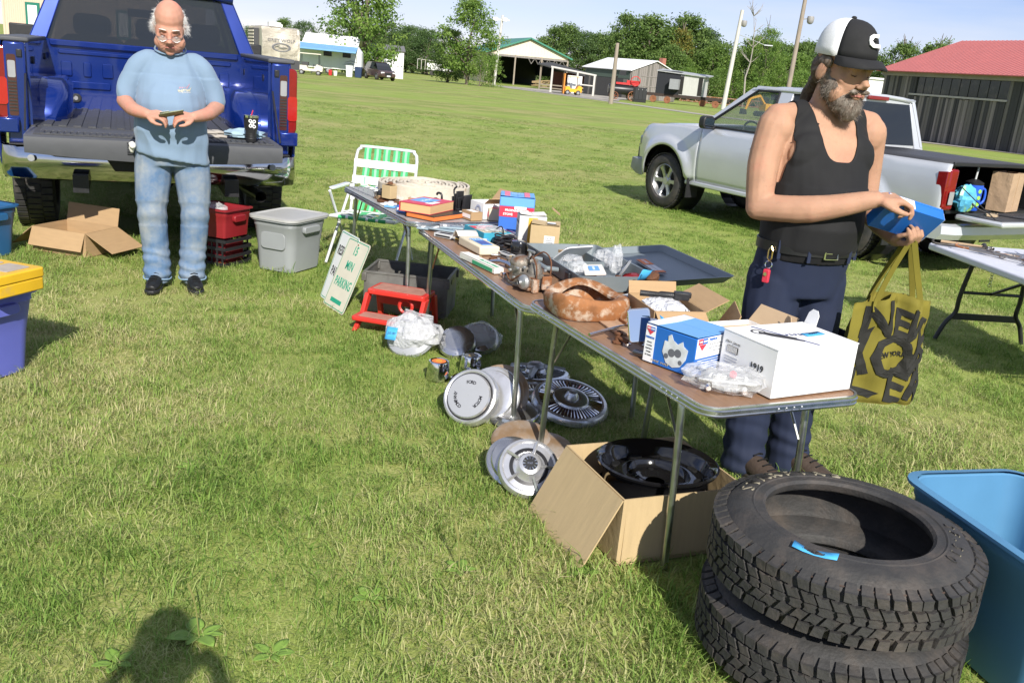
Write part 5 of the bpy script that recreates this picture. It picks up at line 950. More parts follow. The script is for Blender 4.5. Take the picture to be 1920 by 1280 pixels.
# ---- smaller goods that fill the gaps
def small_box(k, s, t, rz, sx, sy, sz, mt, lab, lid=None, dz=0, band=None):
    c = thing('parts_carton', lab, 'box', on(k, s, t, rz, dz), 'small cartons among the goods'); MB().box(0, 0, sz/2, sx, sy, sz-.001).build('body', mt, c, bevel=.0015); MB().box(0, 0, sz+.0006, sx*1.01, sy*1.01, .0022).build('lid', lid or mt, c)
    if band: panel(c, 0, -sy/2-.0006, sz*.5, sx*.8, sz*.45, band, '-y', 'label'); panel(c, 0, 0, sz+.0018, sx*.7, sy*.5, band, 'top', 'label')
    return c
small_box(1, .93, .25, 12, .10, .07, .045, GREYC, 'small grey carton behind the red catalogue', PAPER, 0, BLUEBOX); small_box(1, .86, .21, 50, .07, .05, .06, CARD, 'small brown carton left of the black hooked part', None, 0, WHITE); small_box(1, 1.02, .33, -20, .085, .06, .035, REDBOX, 'small red carton behind the catalogue', None, 0, WHITE)
small_box(2, .27, .47, 10, .12, .05, .03, WHITE, 'flat white carton at the foot of the stove box', None, 0, REDBOX); small_box(2, .52, .24, -15, .09, .045, .025, SKYBOX, 'flat light blue carton beside the teal tray', None, 0, WHITE); small_box(2, .50, .40, 30, .07, .07, .05, PAPER, 'cream carton behind the cable coil', None, 0, INK); small_box(2, .84, .25, 15, .11, .035, .022, GREYC, 'thin grey carton before the black canister', None, 0, INK); small_box(2, .90, .06, 35, .06, .04, .02, CARD2, 'tiny tan carton at the edge of the middle table', None, 0, WHITE)
for i, (k, s, t, rz, lab) in enumerate(((2, .92, .16, 20, 'rusty clamp beside the long wiper box'), (2, .80, .20, 70, 'rusty clamp beside the paper-wrapped packet'), (2, 1.25, .10, -30, 'rusty clamp between wiper box and carburettor'), (1, .80, .16, 10, 'rusty clamp beside the small tan carton'), (2, 1.66, .33, 40, 'rusty clamp at the corner of the middle table'), (3, .58, .18, 15, 'rusty clamp before the coil box'))):
    c = thing('clamp', lab, 'car part', on(k, s, t, rz), 'rusty clamps among the goods'); b = MB(); b.tube(smoothpts([(-.03, 0, .008), (-.02, .022, .012), (.015, .024, .012), (.03, .0, .008), (.015, -.022, .010), (-.015, -.022, .010)], 4), .006, 7); b.build('loop', (RUSTB, GREYM, RUST)[i % 3], c, smooth=50); MB().lathe([(.009, 0), (.009, .022), (.001, .023)], 6, T(.03, 0, .0)).build('bolt', (GREYM, RUSTB, CHROME)[i % 3], c)
for i, (k, s, t, rz, lab) in enumerate(((2, 1.10, .22, 30, 'bagged small parts in front of the tool case handle'), (1, .66, .17, 0, 'bagged small parts in front of the hose coil'), (2, .38, .56, 0, 'bagged small parts between the tall boxes'))): crumpled('parts_bag', lab, 'bag', on(k, s, t, rz), .05, .035, .022, BAGPL, 60+i, .3, 'clear bags among the goods')
for k, s, t, rz, sx, sy, sz, mt, bd, lab in ((1, .20, .22, 20, .09, .06, .03, WHITE, BLUEBOX, 'flat white carton beside the wire rack'), (1, 1.05, .07, 30, .07, .05, .04, BLUEBOX, WHITE, 'small blue carton at the far table edge'), (1, 1.27, .43, 8, .11, .08, .05, CARD, WHITE, 'brown carton at the near end of the far table'), (1, 1.28, .58, -15, .08, .09, .07, CREAMC, REDBOX, 'cream carton in front of the white parts box'), (2, .33, .075, 40, .12, .06, .02, GREYC, INK, 'flat grey carton at the edge beside the packets'), (2, .40, .15, 12, .08, .05, .035, YELP, INK, 'small yellow carton behind the packets'), (2, .98, .24, -25, .09, .05, .03, CARD2, INK, 'tan carton in front of the tool case corner'), (2, 1.19, .21, 12, .07, .045, .04, REDBOX, WHITE, 'small red carton before the tool case handle'), (2, .86, .60, 10, .05, .12, .045, CARD, WHITE, 'brown carton squeezed against the tool case'), (3, .12, .44, 25, .09, .07, .035, GREYC, BLUEBOX, 'grey carton behind the rusty ring'), (3, .10, .54, -5, .07, .06, .06, CARD2, INK, 'tan carton at the far corner of the near table'), (3, .68, .32, 30, .08, .05, .03, CREAMC, INK, 'cream carton between mirror and open white box'), (3, .97, .33, -8, .05, .05, .04, SKYBOX, WHITE, 'light blue carton between the caliper box and white box')): small_box(k, s, t, rz, sx, sy, sz, mt, lab, None, 0, bd)
for i, (k, s, t, rz, lab) in enumerate(((2, 1.02, .20, 10, 'greasy cast fitting beside the chrome handle'), (2, 1.30, .19, 50, 'greasy cast fitting left of the carburettor'), (2, 1.62, .17, -20, 'greasy cast fitting right of the carburettor'), (2, .72, .26, 15, 'greasy cast fitting behind the paper-wrapped packet'), (1, .50, .075, 35, 'greasy cast fitting beside the wire rack'), (3, .60, .07, 5, 'greasy cast fitting at the near table edge'), (3, .28, .30, 80, 'greasy cast fitting between ring and coil box'), (1, 1.12, .40, 60, 'greasy cast fitting behind the dark book'))):
    c = thing('cast_fitting', lab, 'car part', on(k, s, t, rz), 'greasy fittings among the goods'); b = MB(); b.lathe([(.001, 0), (.020, 0), (.020, .006), (.012, .010), (.012, .030), (.017, .033), (.017, .040), (.008, .042)], 14); b.tube([(0, 0, .02), (.03, 0, .022), (.045, .01, .014)], [.009, .008, .010], 8); b.build('casting', (DIRTY, RUSTB, GREYM, BLACKMET)[i % 4], c, smooth=35); MB().lathe([(.011, 0), (.011, .008), (.001, .009)], 6, T(.047, .012, .004)).build('nut', (GREYM, CHROME, RUSTB, GREYM)[i % 4], c)
# ================================================================ on the ground round the tables
WHITETUBE = mat('white_tube', (.78, .79, .80), .3, .3, .05, 10); GREENW = mat('green_webbing', (.06, .42, .16), .55, 0, .08, 60, stretch=(8, 1, 1)); GREENL = mat('pale_green_webbing', (.30, .68, .38), .55); WHITEW = mat('white_webbing', (.80, .80, .78), .6, 0, .05, 60, bump=.3, bscale=200)
ch = thing('lawn_chair', 'folding lawn chair with green and white webbing behind the far table', 'chair', T(-1.15, 6.86, 0, rz=-9))
hw = .245
b = MB(); b.tube(smoothpts([(-hw, -.22, .36), (-hw, .16, .34), (-hw, .22, .40), (-hw, .30, .76), (-hw+.03, .315, .82), (-hw+.06, .318, .835), (hw-.06, .318, .835), (hw-.03, .315, .82), (hw, .30, .76), (hw, .22, .40), (hw, .16, .34), (hw, -.22, .36)], 3), .0125, 9); b.tube([(-hw, -.22, .36), (hw, -.22, .36)], .0125, 9); b.tube([(-hw, .17, .345), (hw, .17, .345)], .011, 8); b.build('frame', WHITETUBE, ch, smooth=50)
for s in (-1, 1):
    for yy, y2 in ((.24, -.20), (-.24, .26)): MB().tube([(s*(hw+.02), yy, .005), (s*(hw+.02), y2, .54)], .011, 8).build('leg', WHITETUBE, ch, smooth=50)
    MB().prism(rrect(.36, .045, .02), .545, .562, T(s*(hw+.025), .02, 0, rz=90)).build('armrest', WHITETUBE, ch, bevel=.004)
def strap(name, pts, w, mt, th=.0025, parent=ch, ax='x'):
    b = MB(); rings = []
    for p in pts:
        p = V(p); a = V((w/2, 0, 0)) if ax == 'x' else V((0, .004, w/2)); rings.append([p-a+V((0, -th/2, 0)), p+a+V((0, -th/2, 0)), p+a+V((0, th/2, 0)), p-a+V((0, th/2, 0))])
    b.loft(rings); return b.build(name, mt, parent, smooth=50)
for k in range(5):
    x = -.155+.0775*k; ph = k % 2
    pts = [(x, .318, .85)]+[(x, .30-.085*((.76-z)/.36)+(.006 if (i+ph) % 2 else -.006), z) for i, z in enumerate((.78, .70, .60, .50, .42))]+[(x, .17, .36)]
    o = strap('webbing_strip', pts, .056, GREENW); strap('webbing_stripe', [(p[0], p[1]-.003, p[2]) for p in pts], .018, GREENL, parent=o)
    pts2 = [(x, .15, .352)]+[(x, y, .355+(.006 if (i+ph) % 2 else -.004)) for i, y in enumerate((.08, .0, -.08, -.16))]+[(x, -.225, .372), (x, -.236, .36), (x, -.225, .347)]
    b = MB(); b.loft([[V(p)+V((dx, 0, dz)) for dx, dz in ((-.028, -.0012), (.028, -.0012), (.028, .0012), (-.028, .0012))] for p in pts2]); b.build('webbing_strip', GREENW, ch, smooth=50)
for z in (.71, .585, .46): strap('webbing_band', [(x, .286-.085*((.76-z)/.36)+(.009 if i % 2 else -.009)+(0 if 0 < i < 6 else .012), z) for i, x in enumerate((-.255, -.155, -.0775, 0, .0775, .155, .255))], .06, WHITEW, ax='z')
for y in (.06, -.05, -.15):
    b = MB(); b.loft([[(x, y-.028, .355+d), (x, y+.028, .355+d), (x, y+.028, .358+d), (x, y-.028, .358+d)] for x, d in ((-.25, 0), (-.155, .008), (-.0775, -.006), (0, .008), (.0775, -.006), (.155, .008), (.25, 0))]); b.build('webbing_band', WHITEW, ch, smooth=50)
# ---- signs
SIGNW = mat('white_sign_enamel', (.76, .77, .75), .4, 0, .06, 8, col2=(.62, .58, .50), mixpos=.7, mixw=.08); SIGNG = mat('sign_green', (.02, .33, .20), .5, 0, .1, 20); SIGNC = mat('aged_sign_enamel', (.66, .62, .50), .45, 0, .08, 8)
def sign(label, bl, d, lean, lines, col, bg_, w=.305, h=.457, bar=False):
    dv = V((d[0], d[1], 0)).normalized(); nh = V((-d[1], d[0], 0)).normalized(); up = nh*math.sin(R(lean))+V((0, 0, math.cos(R(lean)))); nn = dv.cross(up)
    m = Mx(((dv.x, up.x, nn.x, bl[0]), (dv.y, up.y, nn.y, bl[1]), (dv.z, up.z, nn.z, bl[2]), (0, 0, 0, 1)))
    t = thing('parking_sign', label, 'sign', m, 'leaning parking signs')
    MB().prism(rrect(w, h, .02, 5, w/2, h/2), -.0015, 0).build('plate', bg_, t)
    b = MB(); o1, o2 = rrect(w-.018, h-.018, .016, 5, w/2, h/2), rrect(w-.028, h-.028, .012, 5, w/2, h/2); b.loft([[(x, y, .0008) for x, y in o1], [(x, y, .0010) for x, y in o2]], cap=False); b.build('border', SIGNG, t)
    for s, z, sx, x in lines: text(s, sx[0], col, t, T(x, z, .0006), depth=.0005, bold=.0012, sx=sx[1])
    MB().lathe([(.006, 0), (.006, .002), (.001, .002)], 10, T(w/2, h-.03, 0), cap=True).build('bolt_hole', RUSTB, t)
    if bar: MB().box(w*.5, .055, .0008, .15, .026, .0012).build('arrow_bar', SIGNG, t)
    return t
sign('white RESERVED PARKING sign leaning behind the green-lettered one', (-1.27, 5.70, .0), (.52, -.85), 18, [('RESERVED', .33, (.085, .62), .152), ('PARKING', .19, (.085, .66), .152)], INK, SIGNW)
sign('cream 15 MIN PARKING sign with green letters and a green bar', (-1.215, 5.53, .0), (.58, -.81), 22, [('15', .385, (.08, .8), .152), ('MIN', .285, (.08, .75), .152), ('PARKING', .17, (.082, .66), .152)], SIGNG, SIGNC, bar=True)
# ---- red step stool and grey metal crate
REDST = mat('red_stool_plastic', (.58, .035, .025), .4, 0, .1, 8, col2=(.55, .22, .17), mixpos=.68, mixw=.08); TANPAD = mat('scuffed_tread', (.40, .20, .15), .7, 0, .2, 20)
so = thing('step_stool', 'red two-step stool under the far table', 'stool', T(-.69, 5.16, 0, rz=-14))
b = MB(); b.prism(rrect(.36, .20, .02), .185, .215, T(.0, .05, 0)); b.build('top_step', REDST, so, bevel=.006); MB().prism(rrect(.31, .15, .015), .2152, .2175, T(0, .05, 0)).build('tread_pad', TANPAD, so)
b = MB(); b.prism(rrect(.40, .15, .02), .06, .085, T(0, -.14, 0)); b.build('low_step', REDST, so, bevel=.006); MB().prism(rrect(.33, .10, .015), .0852, .0875, T(0, -.14, 0)).build('tread_pad', TANPAD, so)
for s in (-1, 1):
    b = MB(); b.loft([[(s*.165, y0, z), (s*.19, y0, z), (s*.19, y1, z), (s*.165, y1, z)] for z, y0, y1 in ((.19, .10, .15), (.0, .16, .20))]); b.build('rear_leg', REDST, so, bevel=.004)
    b = MB(); b.loft([[(s*.165, y0, z), (s*.19, y0, z), (s*.19, y1, z), (s*.165, y1, z)] for z, y0, y1 in ((.19, -.05, .02), (.075, -.12, -.07), (.0, -.22, -.17))]); b.build('front_leg', REDST, so, bevel=.004)
b = MB(); b.box(0, .12, .12, .34, .02, .05); b.build('brace', REDST, so, bevel=.004)
b = MB(); b.lathe([(.03, 0), (.04, .006), (.05, 0)], 20, T(.05, -.0, .13, rx=90)); b.build('hand_hole_rim', REDST, so)
GALV = mat('dull_galvanised', (.20, .195, .18), .55, .5, .2, 9, col2=(.11, .10, .09), mixpos=.6, mixw=.12)
cr = thing('metal_crate', 'dull grey metal crate behind the red step stool', 'crate', T(-.67, 5.60, 0, rz=-4))
W_, D_, H_ = .52, .36, .25
for nm, cx, cy, wx, wy in (('wall', 0, -D_/2, W_, .004), ('wall', 0, D_/2, W_, .004), ('wall', -W_/2, 0, .004, D_-.006), ('wall', W_/2, 0, .004, D_-.006)): MB().box(cx, cy, H_/2, wx, wy, H_-.004).build(nm, GALV, cr)
MB().box(0, 0, .006, W_-.01, D_-.01, .005).build('base', GALV, cr)
b = MB()
for cy in (-D_/2, D_/2): b.tube([(-W_/2, cy, H_), (W_/2, cy, H_)], .009, 6)
for cx in (-W_/2, W_/2): b.tube([(cx, -D_/2, H_), (cx, D_/2, H_)], .009, 6)
b.build('rim', GALV, cr)
for cx in (-1, 1): MB().prism(rrect(.10, .03, .014), 0, .003, T(cx*(W_/2+.003), 0, H_-.045, rx=90, rz=90)).build('hand_slot', BLACKMET, cr)
for cx in (-1, 1):
    for cy in (-1, 1): MB().box(cx*(W_/2), cy*(D_/2), H_-.03, .03, .03, .05).build('corner_plate', GALV, cr, bevel=.003)
free(-.67, 5.6, .22)
# ---- hub caps
HUBC = mat('worn_hubcap_chrome', (.66, .66, .67), .24, .72, .12, 10, col2=(.46, .44, .42), mixpos=.66, mixw=.12); HUBD = mat('dull_hubcap_metal', (.55, .55, .56), .2, .9, .12, 12, col2=(.36, .33, .30), mixpos=.7, mixw=.1); HUBG = mat('grey_painted_metal', (.23, .24, .25), .4, .4, .1, 12); HUBR = mat('rusty_hubcap', (.42, .27, .15), .5, .5, .2, 9, col2=(.50, .45, .40), mixpos=.55, mixw=.12); PAINTC = mat('pale_grey_enamel', (.31, .32, .345), .3, .0, .05, 8)
def hubcap(label, m, prof, body, group='hub caps under the tables', seg=40):
    t = thing('hubcap', label, 'hub cap', m, group); MB().lathe(prof, seg).build('disc', body, t, smooth=32); return t
def spokes(t, n, r0, r1, z0, z1, w, mt, name='fin', h=.004, w2=None, tw=0):
    me = None
    for k in range(n):
        if me is None:
            b = MB(); ww = w2 or w; c_, s_ = math.cos(tw), math.sin(tw); b.loft([[(r0, -w/2, z0), (r0, w/2, z0), (r0, 0, z0+h)], [(r1*c_, -ww/2+r1*s_, z1), (r1*c_, ww/2+r1*s_, z1), (r1*c_, r1*s_, z1+h)]]); o = b.build(name, mt, t, T(rz=0)); me = o.data
        else: o = bpy.data.objects.new(name, me); COL.objects.link(o); o.parent = t; o.matrix_local = T(rz=360*k/n)
dish = [(.001, .040), (.09, .040), (.108, .034), (.113, .022), (.122, .018), (.130, .012), (.133, .004), (.128, .0)]
fordm = T(-.155, 3.79, .105, rx=58, rz=-24)
t = hubcap('pale dog-dish hub cap lettered FORD MOTOR COMPANY, propped upright', fordm @ T(rz=35), [(.001, .046), (.06, .046), (.098, .043), (.103, .036), (.108, .030), (.116, .034), (.124, .030), (.130, .016), (.132, .0), (.126, -.004)], HUBC); MB().lathe([(.001, .0468), (.06, .0468), (.097, .0440)], 40).build('painted_face', PAINTC, t, smooth=40)
MB().lathe([(.1035, .0365), (.1065, .0325), (.109, .0312)], 40).build('dark_groove', BLACKMET, t, smooth=40)
for word, a0 in (('FORD', 60), ('MOTOR', -55), ('COMPANY', 180)):
    for k, c_ in enumerate(word):
        a = a0-(k-(len(word)-1)/2)*11; text(c_, .021, BLACKMET, t, T(.060*math.cos(R(a)), .060*math.sin(R(a)), .0475, rz=a-90), 'letter', depth=.0006, bold=.0004)
hubcap('chrome hub cap standing on edge right behind the lettered one', T(-.065, 3.86, .10, rx=62, rz=-20), dish, HUBC)
hubcap('rusty brown hub cap standing third in the leaning row', T(-.03, 3.93, .09, rx=64, rz=-12), dish, HUBR)
hubcap('dull hub cap lying flat behind the leaning row', T(.04, 3.86, .012, rx=8), dish, HUBD)
t = thing('wrapped_hubcap', 'pale hub cap wrapped in a white plastic bag at the far end', 'hub cap', T(-.55, 4.74, .0)); MB().lathe([(.001, .045), (.1, .04), (.13, .02), (.135, .0)], 30, T(0, 0, .07, rx=42, rz=-15)).build('disc', PAINTC, t, smooth=40)
MILKY = mat('milky_plastic_bag', (.68, .69, .71), .25, 0, .04, 10, alpha=.55, bump=1, bscale=22, bdist=.03)
crumpled('plastic_bag', 'crumpled milky plastic bag around the hub cap, with a blue tape', 'bag', T(-.54, 4.74, .0, rz=-10), .155, .11, .105, MILKY, 8, .28)
tape(T(-.645, 4.63, .115, rx=58, rz=-12), 'blue tape priced 20.00 on the bagged hub cap', .06, .07, '20.00', .02, .1)
t = hubcap('silver hub cap with slots leaning on the bagged silver one', T(-.30, 4.74, .065, rx=40, ry=-8), [(.001, .03), (.05, .032), (.08, .028), (.098, .016), (.105, .0)], HUBD); spokes(t, 8, .07, .09, .029, .021, .012, BLACKMET, 'slot', .001, .018)
t = hubcap('silver hub cap wrapped in thin plastic, right of the slotted one', T(-.18, 4.83, .07, rx=44, ry=4), [(.001, .03), (.06, .03), (.09, .02), (.105, .0)], HUBD); spokes(t, 8, .07, .09, .027, .018, .012, BLACKMET, 'slot', .001, .018)
crumpled('plastic_wrap', 'thin clear plastic over the silver hub cap', 'bag', T(-.18, 4.83, .0), .12, .075, .085, BAGPL, 17, .2)
for lab, x, y, a, mt in (('chrome centre cap with an orange emblem standing at the left', -.355, 4.31, 0, ORANGEP), ('chrome centre cap with a grey emblem behind the lettered hub cap', -.20, 4.45, 40, HUBG)):
    t = thing('hubcap', lab, 'hub cap', T(x, y, .0, rz=a), 'chrome centre caps'); MB().lathe([(.060, .0), (.058, .03), (.052, .085), (.050, .092), (.046, .094), (.042, .091), (.001, .091)], 30).build('cup', CHROME, t, smooth=35); MB().lathe([(.001, .0925), (.034, .0925), (.036, .0918)], 24).build('emblem', mt, t); MB().lathe([(.012, .0926), (.014, .094), (.016, .0926)], 20).build('emblem_ring', mat('yellow_print', (.70, .42, .05), .6), t)
t = thing('hubcap', 'small flat centre cap with an orange emblem lying on the grass', 'hub cap', T(-.235, 4.28, .01, rx=10)); MB().lathe([(.055, 0), (.053, .012), (.045, .018), (.001, .018)], 26).build('cup', CHROME, t, smooth=35); MB().lathe([(.001, .0195), (.03, .0195), (.034, .018)], 22).build('emblem', ORANGEP, t)
full = [(.001, .05), (.045, .05), (.055, .044), (.06, .03), (.085, .024), (.14, .022), (.155, .026), (.172, .024), (.182, .014), (.185, .0)]
t = hubcap('grey full wheel cover with a three-bar spinner lying flat', T(.135, 4.44, .012, rx=-6, rz=20), full, HUBD); spokes(t, 44, .075, .15, .025, .023, .004, HUBG, 'fin', .003, .008)
b = MB(); b.lathe([(.001, .075), (.03, .075), (.045, .066), (.05, .05)], 24); b.build('hub', mat('spinner_grey', (.33, .34, .35), .35, .5), t, smooth=40); spokes(t, 3, .03, .165, .055, .028, .05, mat('spinner_grey', (.33, .34, .35), .35, .5), 'spinner_bar', .014, .02); MB().lathe([(.001, .0765), (.026, .0765)], 20).build('emblem', mat('pale_red_emblem', (.60, .50, .48), .5), t)
DARKF = mat('dark_red_brown_paint', (.07, .03, .028), .5)
for lab, m in (('finned dark wheel cover lying under another one', T(.145, 4.03, .015, rx=5, rz=10)), ('finned wheel cover with a domed hub, tilted on top', T(.295, 3.99, .045, rx=12, ry=9, rz=-12))):
    t = hubcap(lab, m, [(.001, .072), (.02, .07), (.032, .052), (.036, .040), (.07, .044), (.082, .040), (.088, .030), (.15, .024), (.158, .032), (.172, .028), (.182, .014), (.185, .0)], HUBC); MB().lathe([(.0895, .0310), (.149, .0250)], 40).build('dark_ring', DARKF, t, smooth=40); spokes(t, 52, .088, .150, .031, .026, .004, CHROME, 'fin', .005, .009); MB().lathe([(.038, .0410), (.069, .0448), (.08, .0410)], 40).build('satin_ring', HUBD, t, smooth=40)
t = hubcap('rusty brown hub cap lying face up at the table leg', T(.075, 3.555, .028, rx=14, ry=-4), [(.001, .035), (.02, .034), (.05, .024), (.09, .026), (.11, .02), (.122, .012), (.128, .0)], HUBR)
t = hubcap('dull bronze hub cap half under the rusty one', T(.175, 3.53, .010, rx=6), [(.001, .03), (.05, .028), (.09, .024), (.115, .014), (.122, .0)], HUBR)
t = hubcap('chrome hub cap with five bars and a black gear emblem, tilted', T(.105, 3.15, .082, rx=44, rz=6, s=.92), [(.001, .060), (.035, .060), (.045, .056), (.056, .030), (.066, .022), (.105, .018), (.112, .026), (.122, .022), (.128, .008), (.128, -.012)], HUBC); MB().lathe([(.067, .0235), (.082, .0210)], 40).build('dark_ring', BLACKMET, t, smooth=40); spokes(t, 5, .05, .112, .034, .024, .012, HUBC, 'bar', .008, .014)
MB().lathe([(.001, .0612), (.031, .0612)], 24).build('emblem', BLACKMET, t); spokes(t, 12, .018, .030, .0614, .0614, .003, CHROME, 'emblem_tooth', .0012, .006); text('GMC', .014, CHROME, t, T(0, 0, .0618), depth=.0006)
hubcap('hub cap edge down behind the five-bar one', T(.05, 3.235, .06, rx=40, rz=14, s=.85), dish, HUBD)
# ---- wheel rims in a carton under the near table
bm_ = T(.533, 2.93, 0, rz=23)
wb_ = open_box('wheel_carton', 'open tan carton holding black wheel rims under the near table', 'box', bm_, .47, .44, .235, CARD2, {'-x': (.30, 152), '+x': (.04, 150)}, th=.006)
for y in (-.2215,): MB().box(-.03, y-.002, .11, .38, .003, .2).build('folded_flap', CARD2, wb_, T(rx=-1.5))
BLKG = mat('gloss_black_enamel', (.008, .008, .009), .10, 0, .05, 6, coat=.6)
def rim(lab, m):
    t = thing('steel_wheel', lab, 'wheel', m, 'black steel wheel rims'); MB().lathe([(.205, -.07), (.19, -.06), (.185, .0), (.19, .03), (.205, .045), (.213, .05), (.215, .058), (.208, .062), (.198, .056), (.186, .040), (.178, .020), (.168, .006), (.150, .010), (.128, .016), (.118, .014), (.112, -.002), (.105, -.010), (.085, -.012), (.072, -.004), (.06, -.006), (.048, -.016), (.034, -.018)], 56).build('barrel', BLKG, t, smooth=40)
    for k in range(8):
        a = 45*k; MB().lathe([(.020, -.001), (.018, .003), (.0, .003)], 14, T(.148*math.cos(R(a)), .148*math.sin(R(a)), .0125, rz=a) @ Mx.Diagonal((.8, 1.3, 1, 1)), cap=True).build('vent_hole', mat('hole_black', (.002, .002, .002), .8), t)
    for k in range(5): a = 72*k; MB().lathe([(.011, -.006), (.010, -.002), (.001, -.002)], 12, T(.075*math.cos(R(a)), .075*math.sin(R(a)), -.002)).build('bolt_hole', mat('hole_black', (.002, .002, .002), .8), t)
    return t
rim('gloss black steel rim on top in the tan carton', bm_ @ T(0.015, 0, .195, rx=-2)); rim('gloss black steel rim underneath in the tan carton', bm_ @ T(.015, 0, .078))
free(.533, 2.93, .27)
# ---- tyres
def tyre_mesh():
    b = MB(); Wt, Ro, Ri = .212, .352, .222
    prof = [(Ri, .028), (Ri-.004, .010), (Ri+.004, .002), (Ri+.022, .003), (Ri+.045, .0), (Ri+.085, .012), (Ro-.030, .030), (Ro-.012, .044), (Ro-.008, .06), (Ro-.007, Wt/2)]
    prof = [(r, z) for r, z in prof]; full_ = prof+[(r, Wt-z) for r, z in prof[-2::-1]]
    inner = [(Ri+.004, Wt-.034), (Ro-.05, Wt-.055), (Ro-.035, Wt/2), (Ro-.05, .055), (Ri+.004, .034)]
    b.loft([[(r*math.cos(2*math.pi*k/96), r*math.sin(2*math.pi*k/96), z) for k in range(96)] for r, z in full_+inner], cap=False, loop=True)
    return b.mesh(45), Wt, Ro, Ri
def tread_mesh():
    """shoulder blocks and three zig-zag centre rows, every block with its own edges"""
    Wt, Ro = .212, .352; b = MB(); N = 58
    def block(poly, d0, d1):
        # poly: list of (arc fraction of a pitch, z) ; lifted from d0 to d1
        pts0 = [((Ro+d0)*math.cos(a), (Ro+d0)*math.sin(a), z) for a, z in poly]; c = [sum(p[0] for p in poly)/len(poly), sum(p[1] for p in poly)/len(poly)]
        pts1 = [((Ro+d1)*math.cos(c[0]+(a-c[0])*.93), (Ro+d1)*math.sin(c[0]+(a-c[0])*.93), c[1]+(z-c[1])*.95) for a, z in poly]; b.loft([pts0, pts1])
    P = 2*math.pi/N
    for k in range(N):
        a = (k+.08*math.sin(k*1.9))*P; j = (k*7 % 5)*.05*P
        for s in (0, 1):
            Z = (lambda z: z) if s == 0 else (lambda z: Wt-z)
            sh = .0 if s == 0 else .4*P
            block([(a+sh+.08*P, Z(.036)), (a+sh+.90*P, Z(.036)), (a+sh+.84*P+j, Z(.064)), (a+sh+.12*P+j, Z(.062))], -.010, .004)
            # wrap of the shoulder block down the side
            x0, x1 = a+sh+.10*P, a+sh+.88*P
            b.loft([[((r)*math.cos(x), (r)*math.sin(x), Z(z)) for r, z, x in ((Ro-.014, .040, x0), (Ro-.014, .040, x1), (Ro-.002, .037, x1), (Ro-.002, .037, x0))], [((r)*math.cos(x), (r)*math.sin(x), Z(z)) for r, z, x in ((Ro-.032, .027, x0+.06*P), (Ro-.032, .027, x1-.06*P), (Ro-.028, .024, x1-.06*P), (Ro-.028, .024, x0+.06*P))]])
            sh += .45*P+.03*P*math.sin(k*2.3); block([(a+sh+.05*P, Z(.068)), (a+sh+.50*P, Z(.072)), (a+sh+.84*P, Z(.067)), (a+sh+1.02*P, Z(.078)), (a+sh+1.24*P, Z(.092)), (a+sh+.80*P, Z(.0925)), (a+sh+.44*P, Z(.094)), (a+sh+.26*P, Z(.082))], -.010, .004+.0006*math.sin(k*1.7))
        block([(a+.3*P, .097), (a+.72*P, .094), (a+1.14*P, .098), (a+1.04*P, .106), (a+1.18*P, .114), (a+.74*P, .118), (a+.3*P, .115), (a+.4*P, .106)], -.010, .004)
    return b.mesh()
tm, Wt, Ro, Ri = tyre_mesh(); trd = tread_mesh(); tm.materials.append(RUBBER); trd.materials.append(RUBBER)
TLET = mat('worn_tyre_lettering', (.26, .235, .17), .7, 0, .3, 40)
for i, (x, y, z, rz, rx, ry, lab) in enumerate(((.952, 2.250, .006, 40, 0, 0, 'all-terrain tyre at the bottom of the stack of two'), (.955, 2.255, .224, 0, 0, 0, 'all-terrain tyre lettered STARFIRE on top of the stack'))):
    t = thing('tyre', lab, 'tyre', T(x, y, z, rz=rz, rx=rx, ry=ry), 'stacked tyres')
    o = bpy.data.objects.new('carcass', tm); COL.objects.link(o); o.parent = t; o2 = bpy.data.objects.new('tread', trd); COL.objects.link(o2); o2.parent = t; o2['kind'] = 'stuff'
    if i:
        for word, a0, st, sz in (('STARFIRE', 116, 10.4, .056), ('SF-510', -22, 8.4, .040)):
            for k, c_ in enumerate(word):
                a = a0-(k-(len(word)-1)/2)*st; rr = Ri+.052
                o = text(c_, sz, TLET, t, T(rr*math.cos(R(a)), rr*math.sin(R(a)), Wt-.0022, rz=a-90) @ T(rx=-14), 'raised_letter', depth=.0022, bold=-.0008, sx=1.15)
                o2 = text(c_, sz, RUBBER, o, T(0, 0, .0006), 'letter_face', depth=.0022, bold=-.0034, sx=1.15)
        MB().lathe([(Ro-.022, Wt-.0345), (Ro-.018, Wt-.0355), (Ro-.020, Wt-.032)], 96).build('sidewall_rib', mat('brown_rubber', (.05, .03, .022), .7), t, smooth=50)
        MB().lathe([(Ri+.026, Wt-.0022), (Ri+.030, Wt+.0006), (Ri+.034, Wt-.0015)], 96).build('bead_rib', RUBBER, t, smooth=50)
tape(T(.80, 2.035, .4335, rz=-28, rx=4), 'blue tape lying across the bead of the upper tyre', .11, .026, '2 for 20', .017, .5, .002)
free(.945, 2.245, .33)
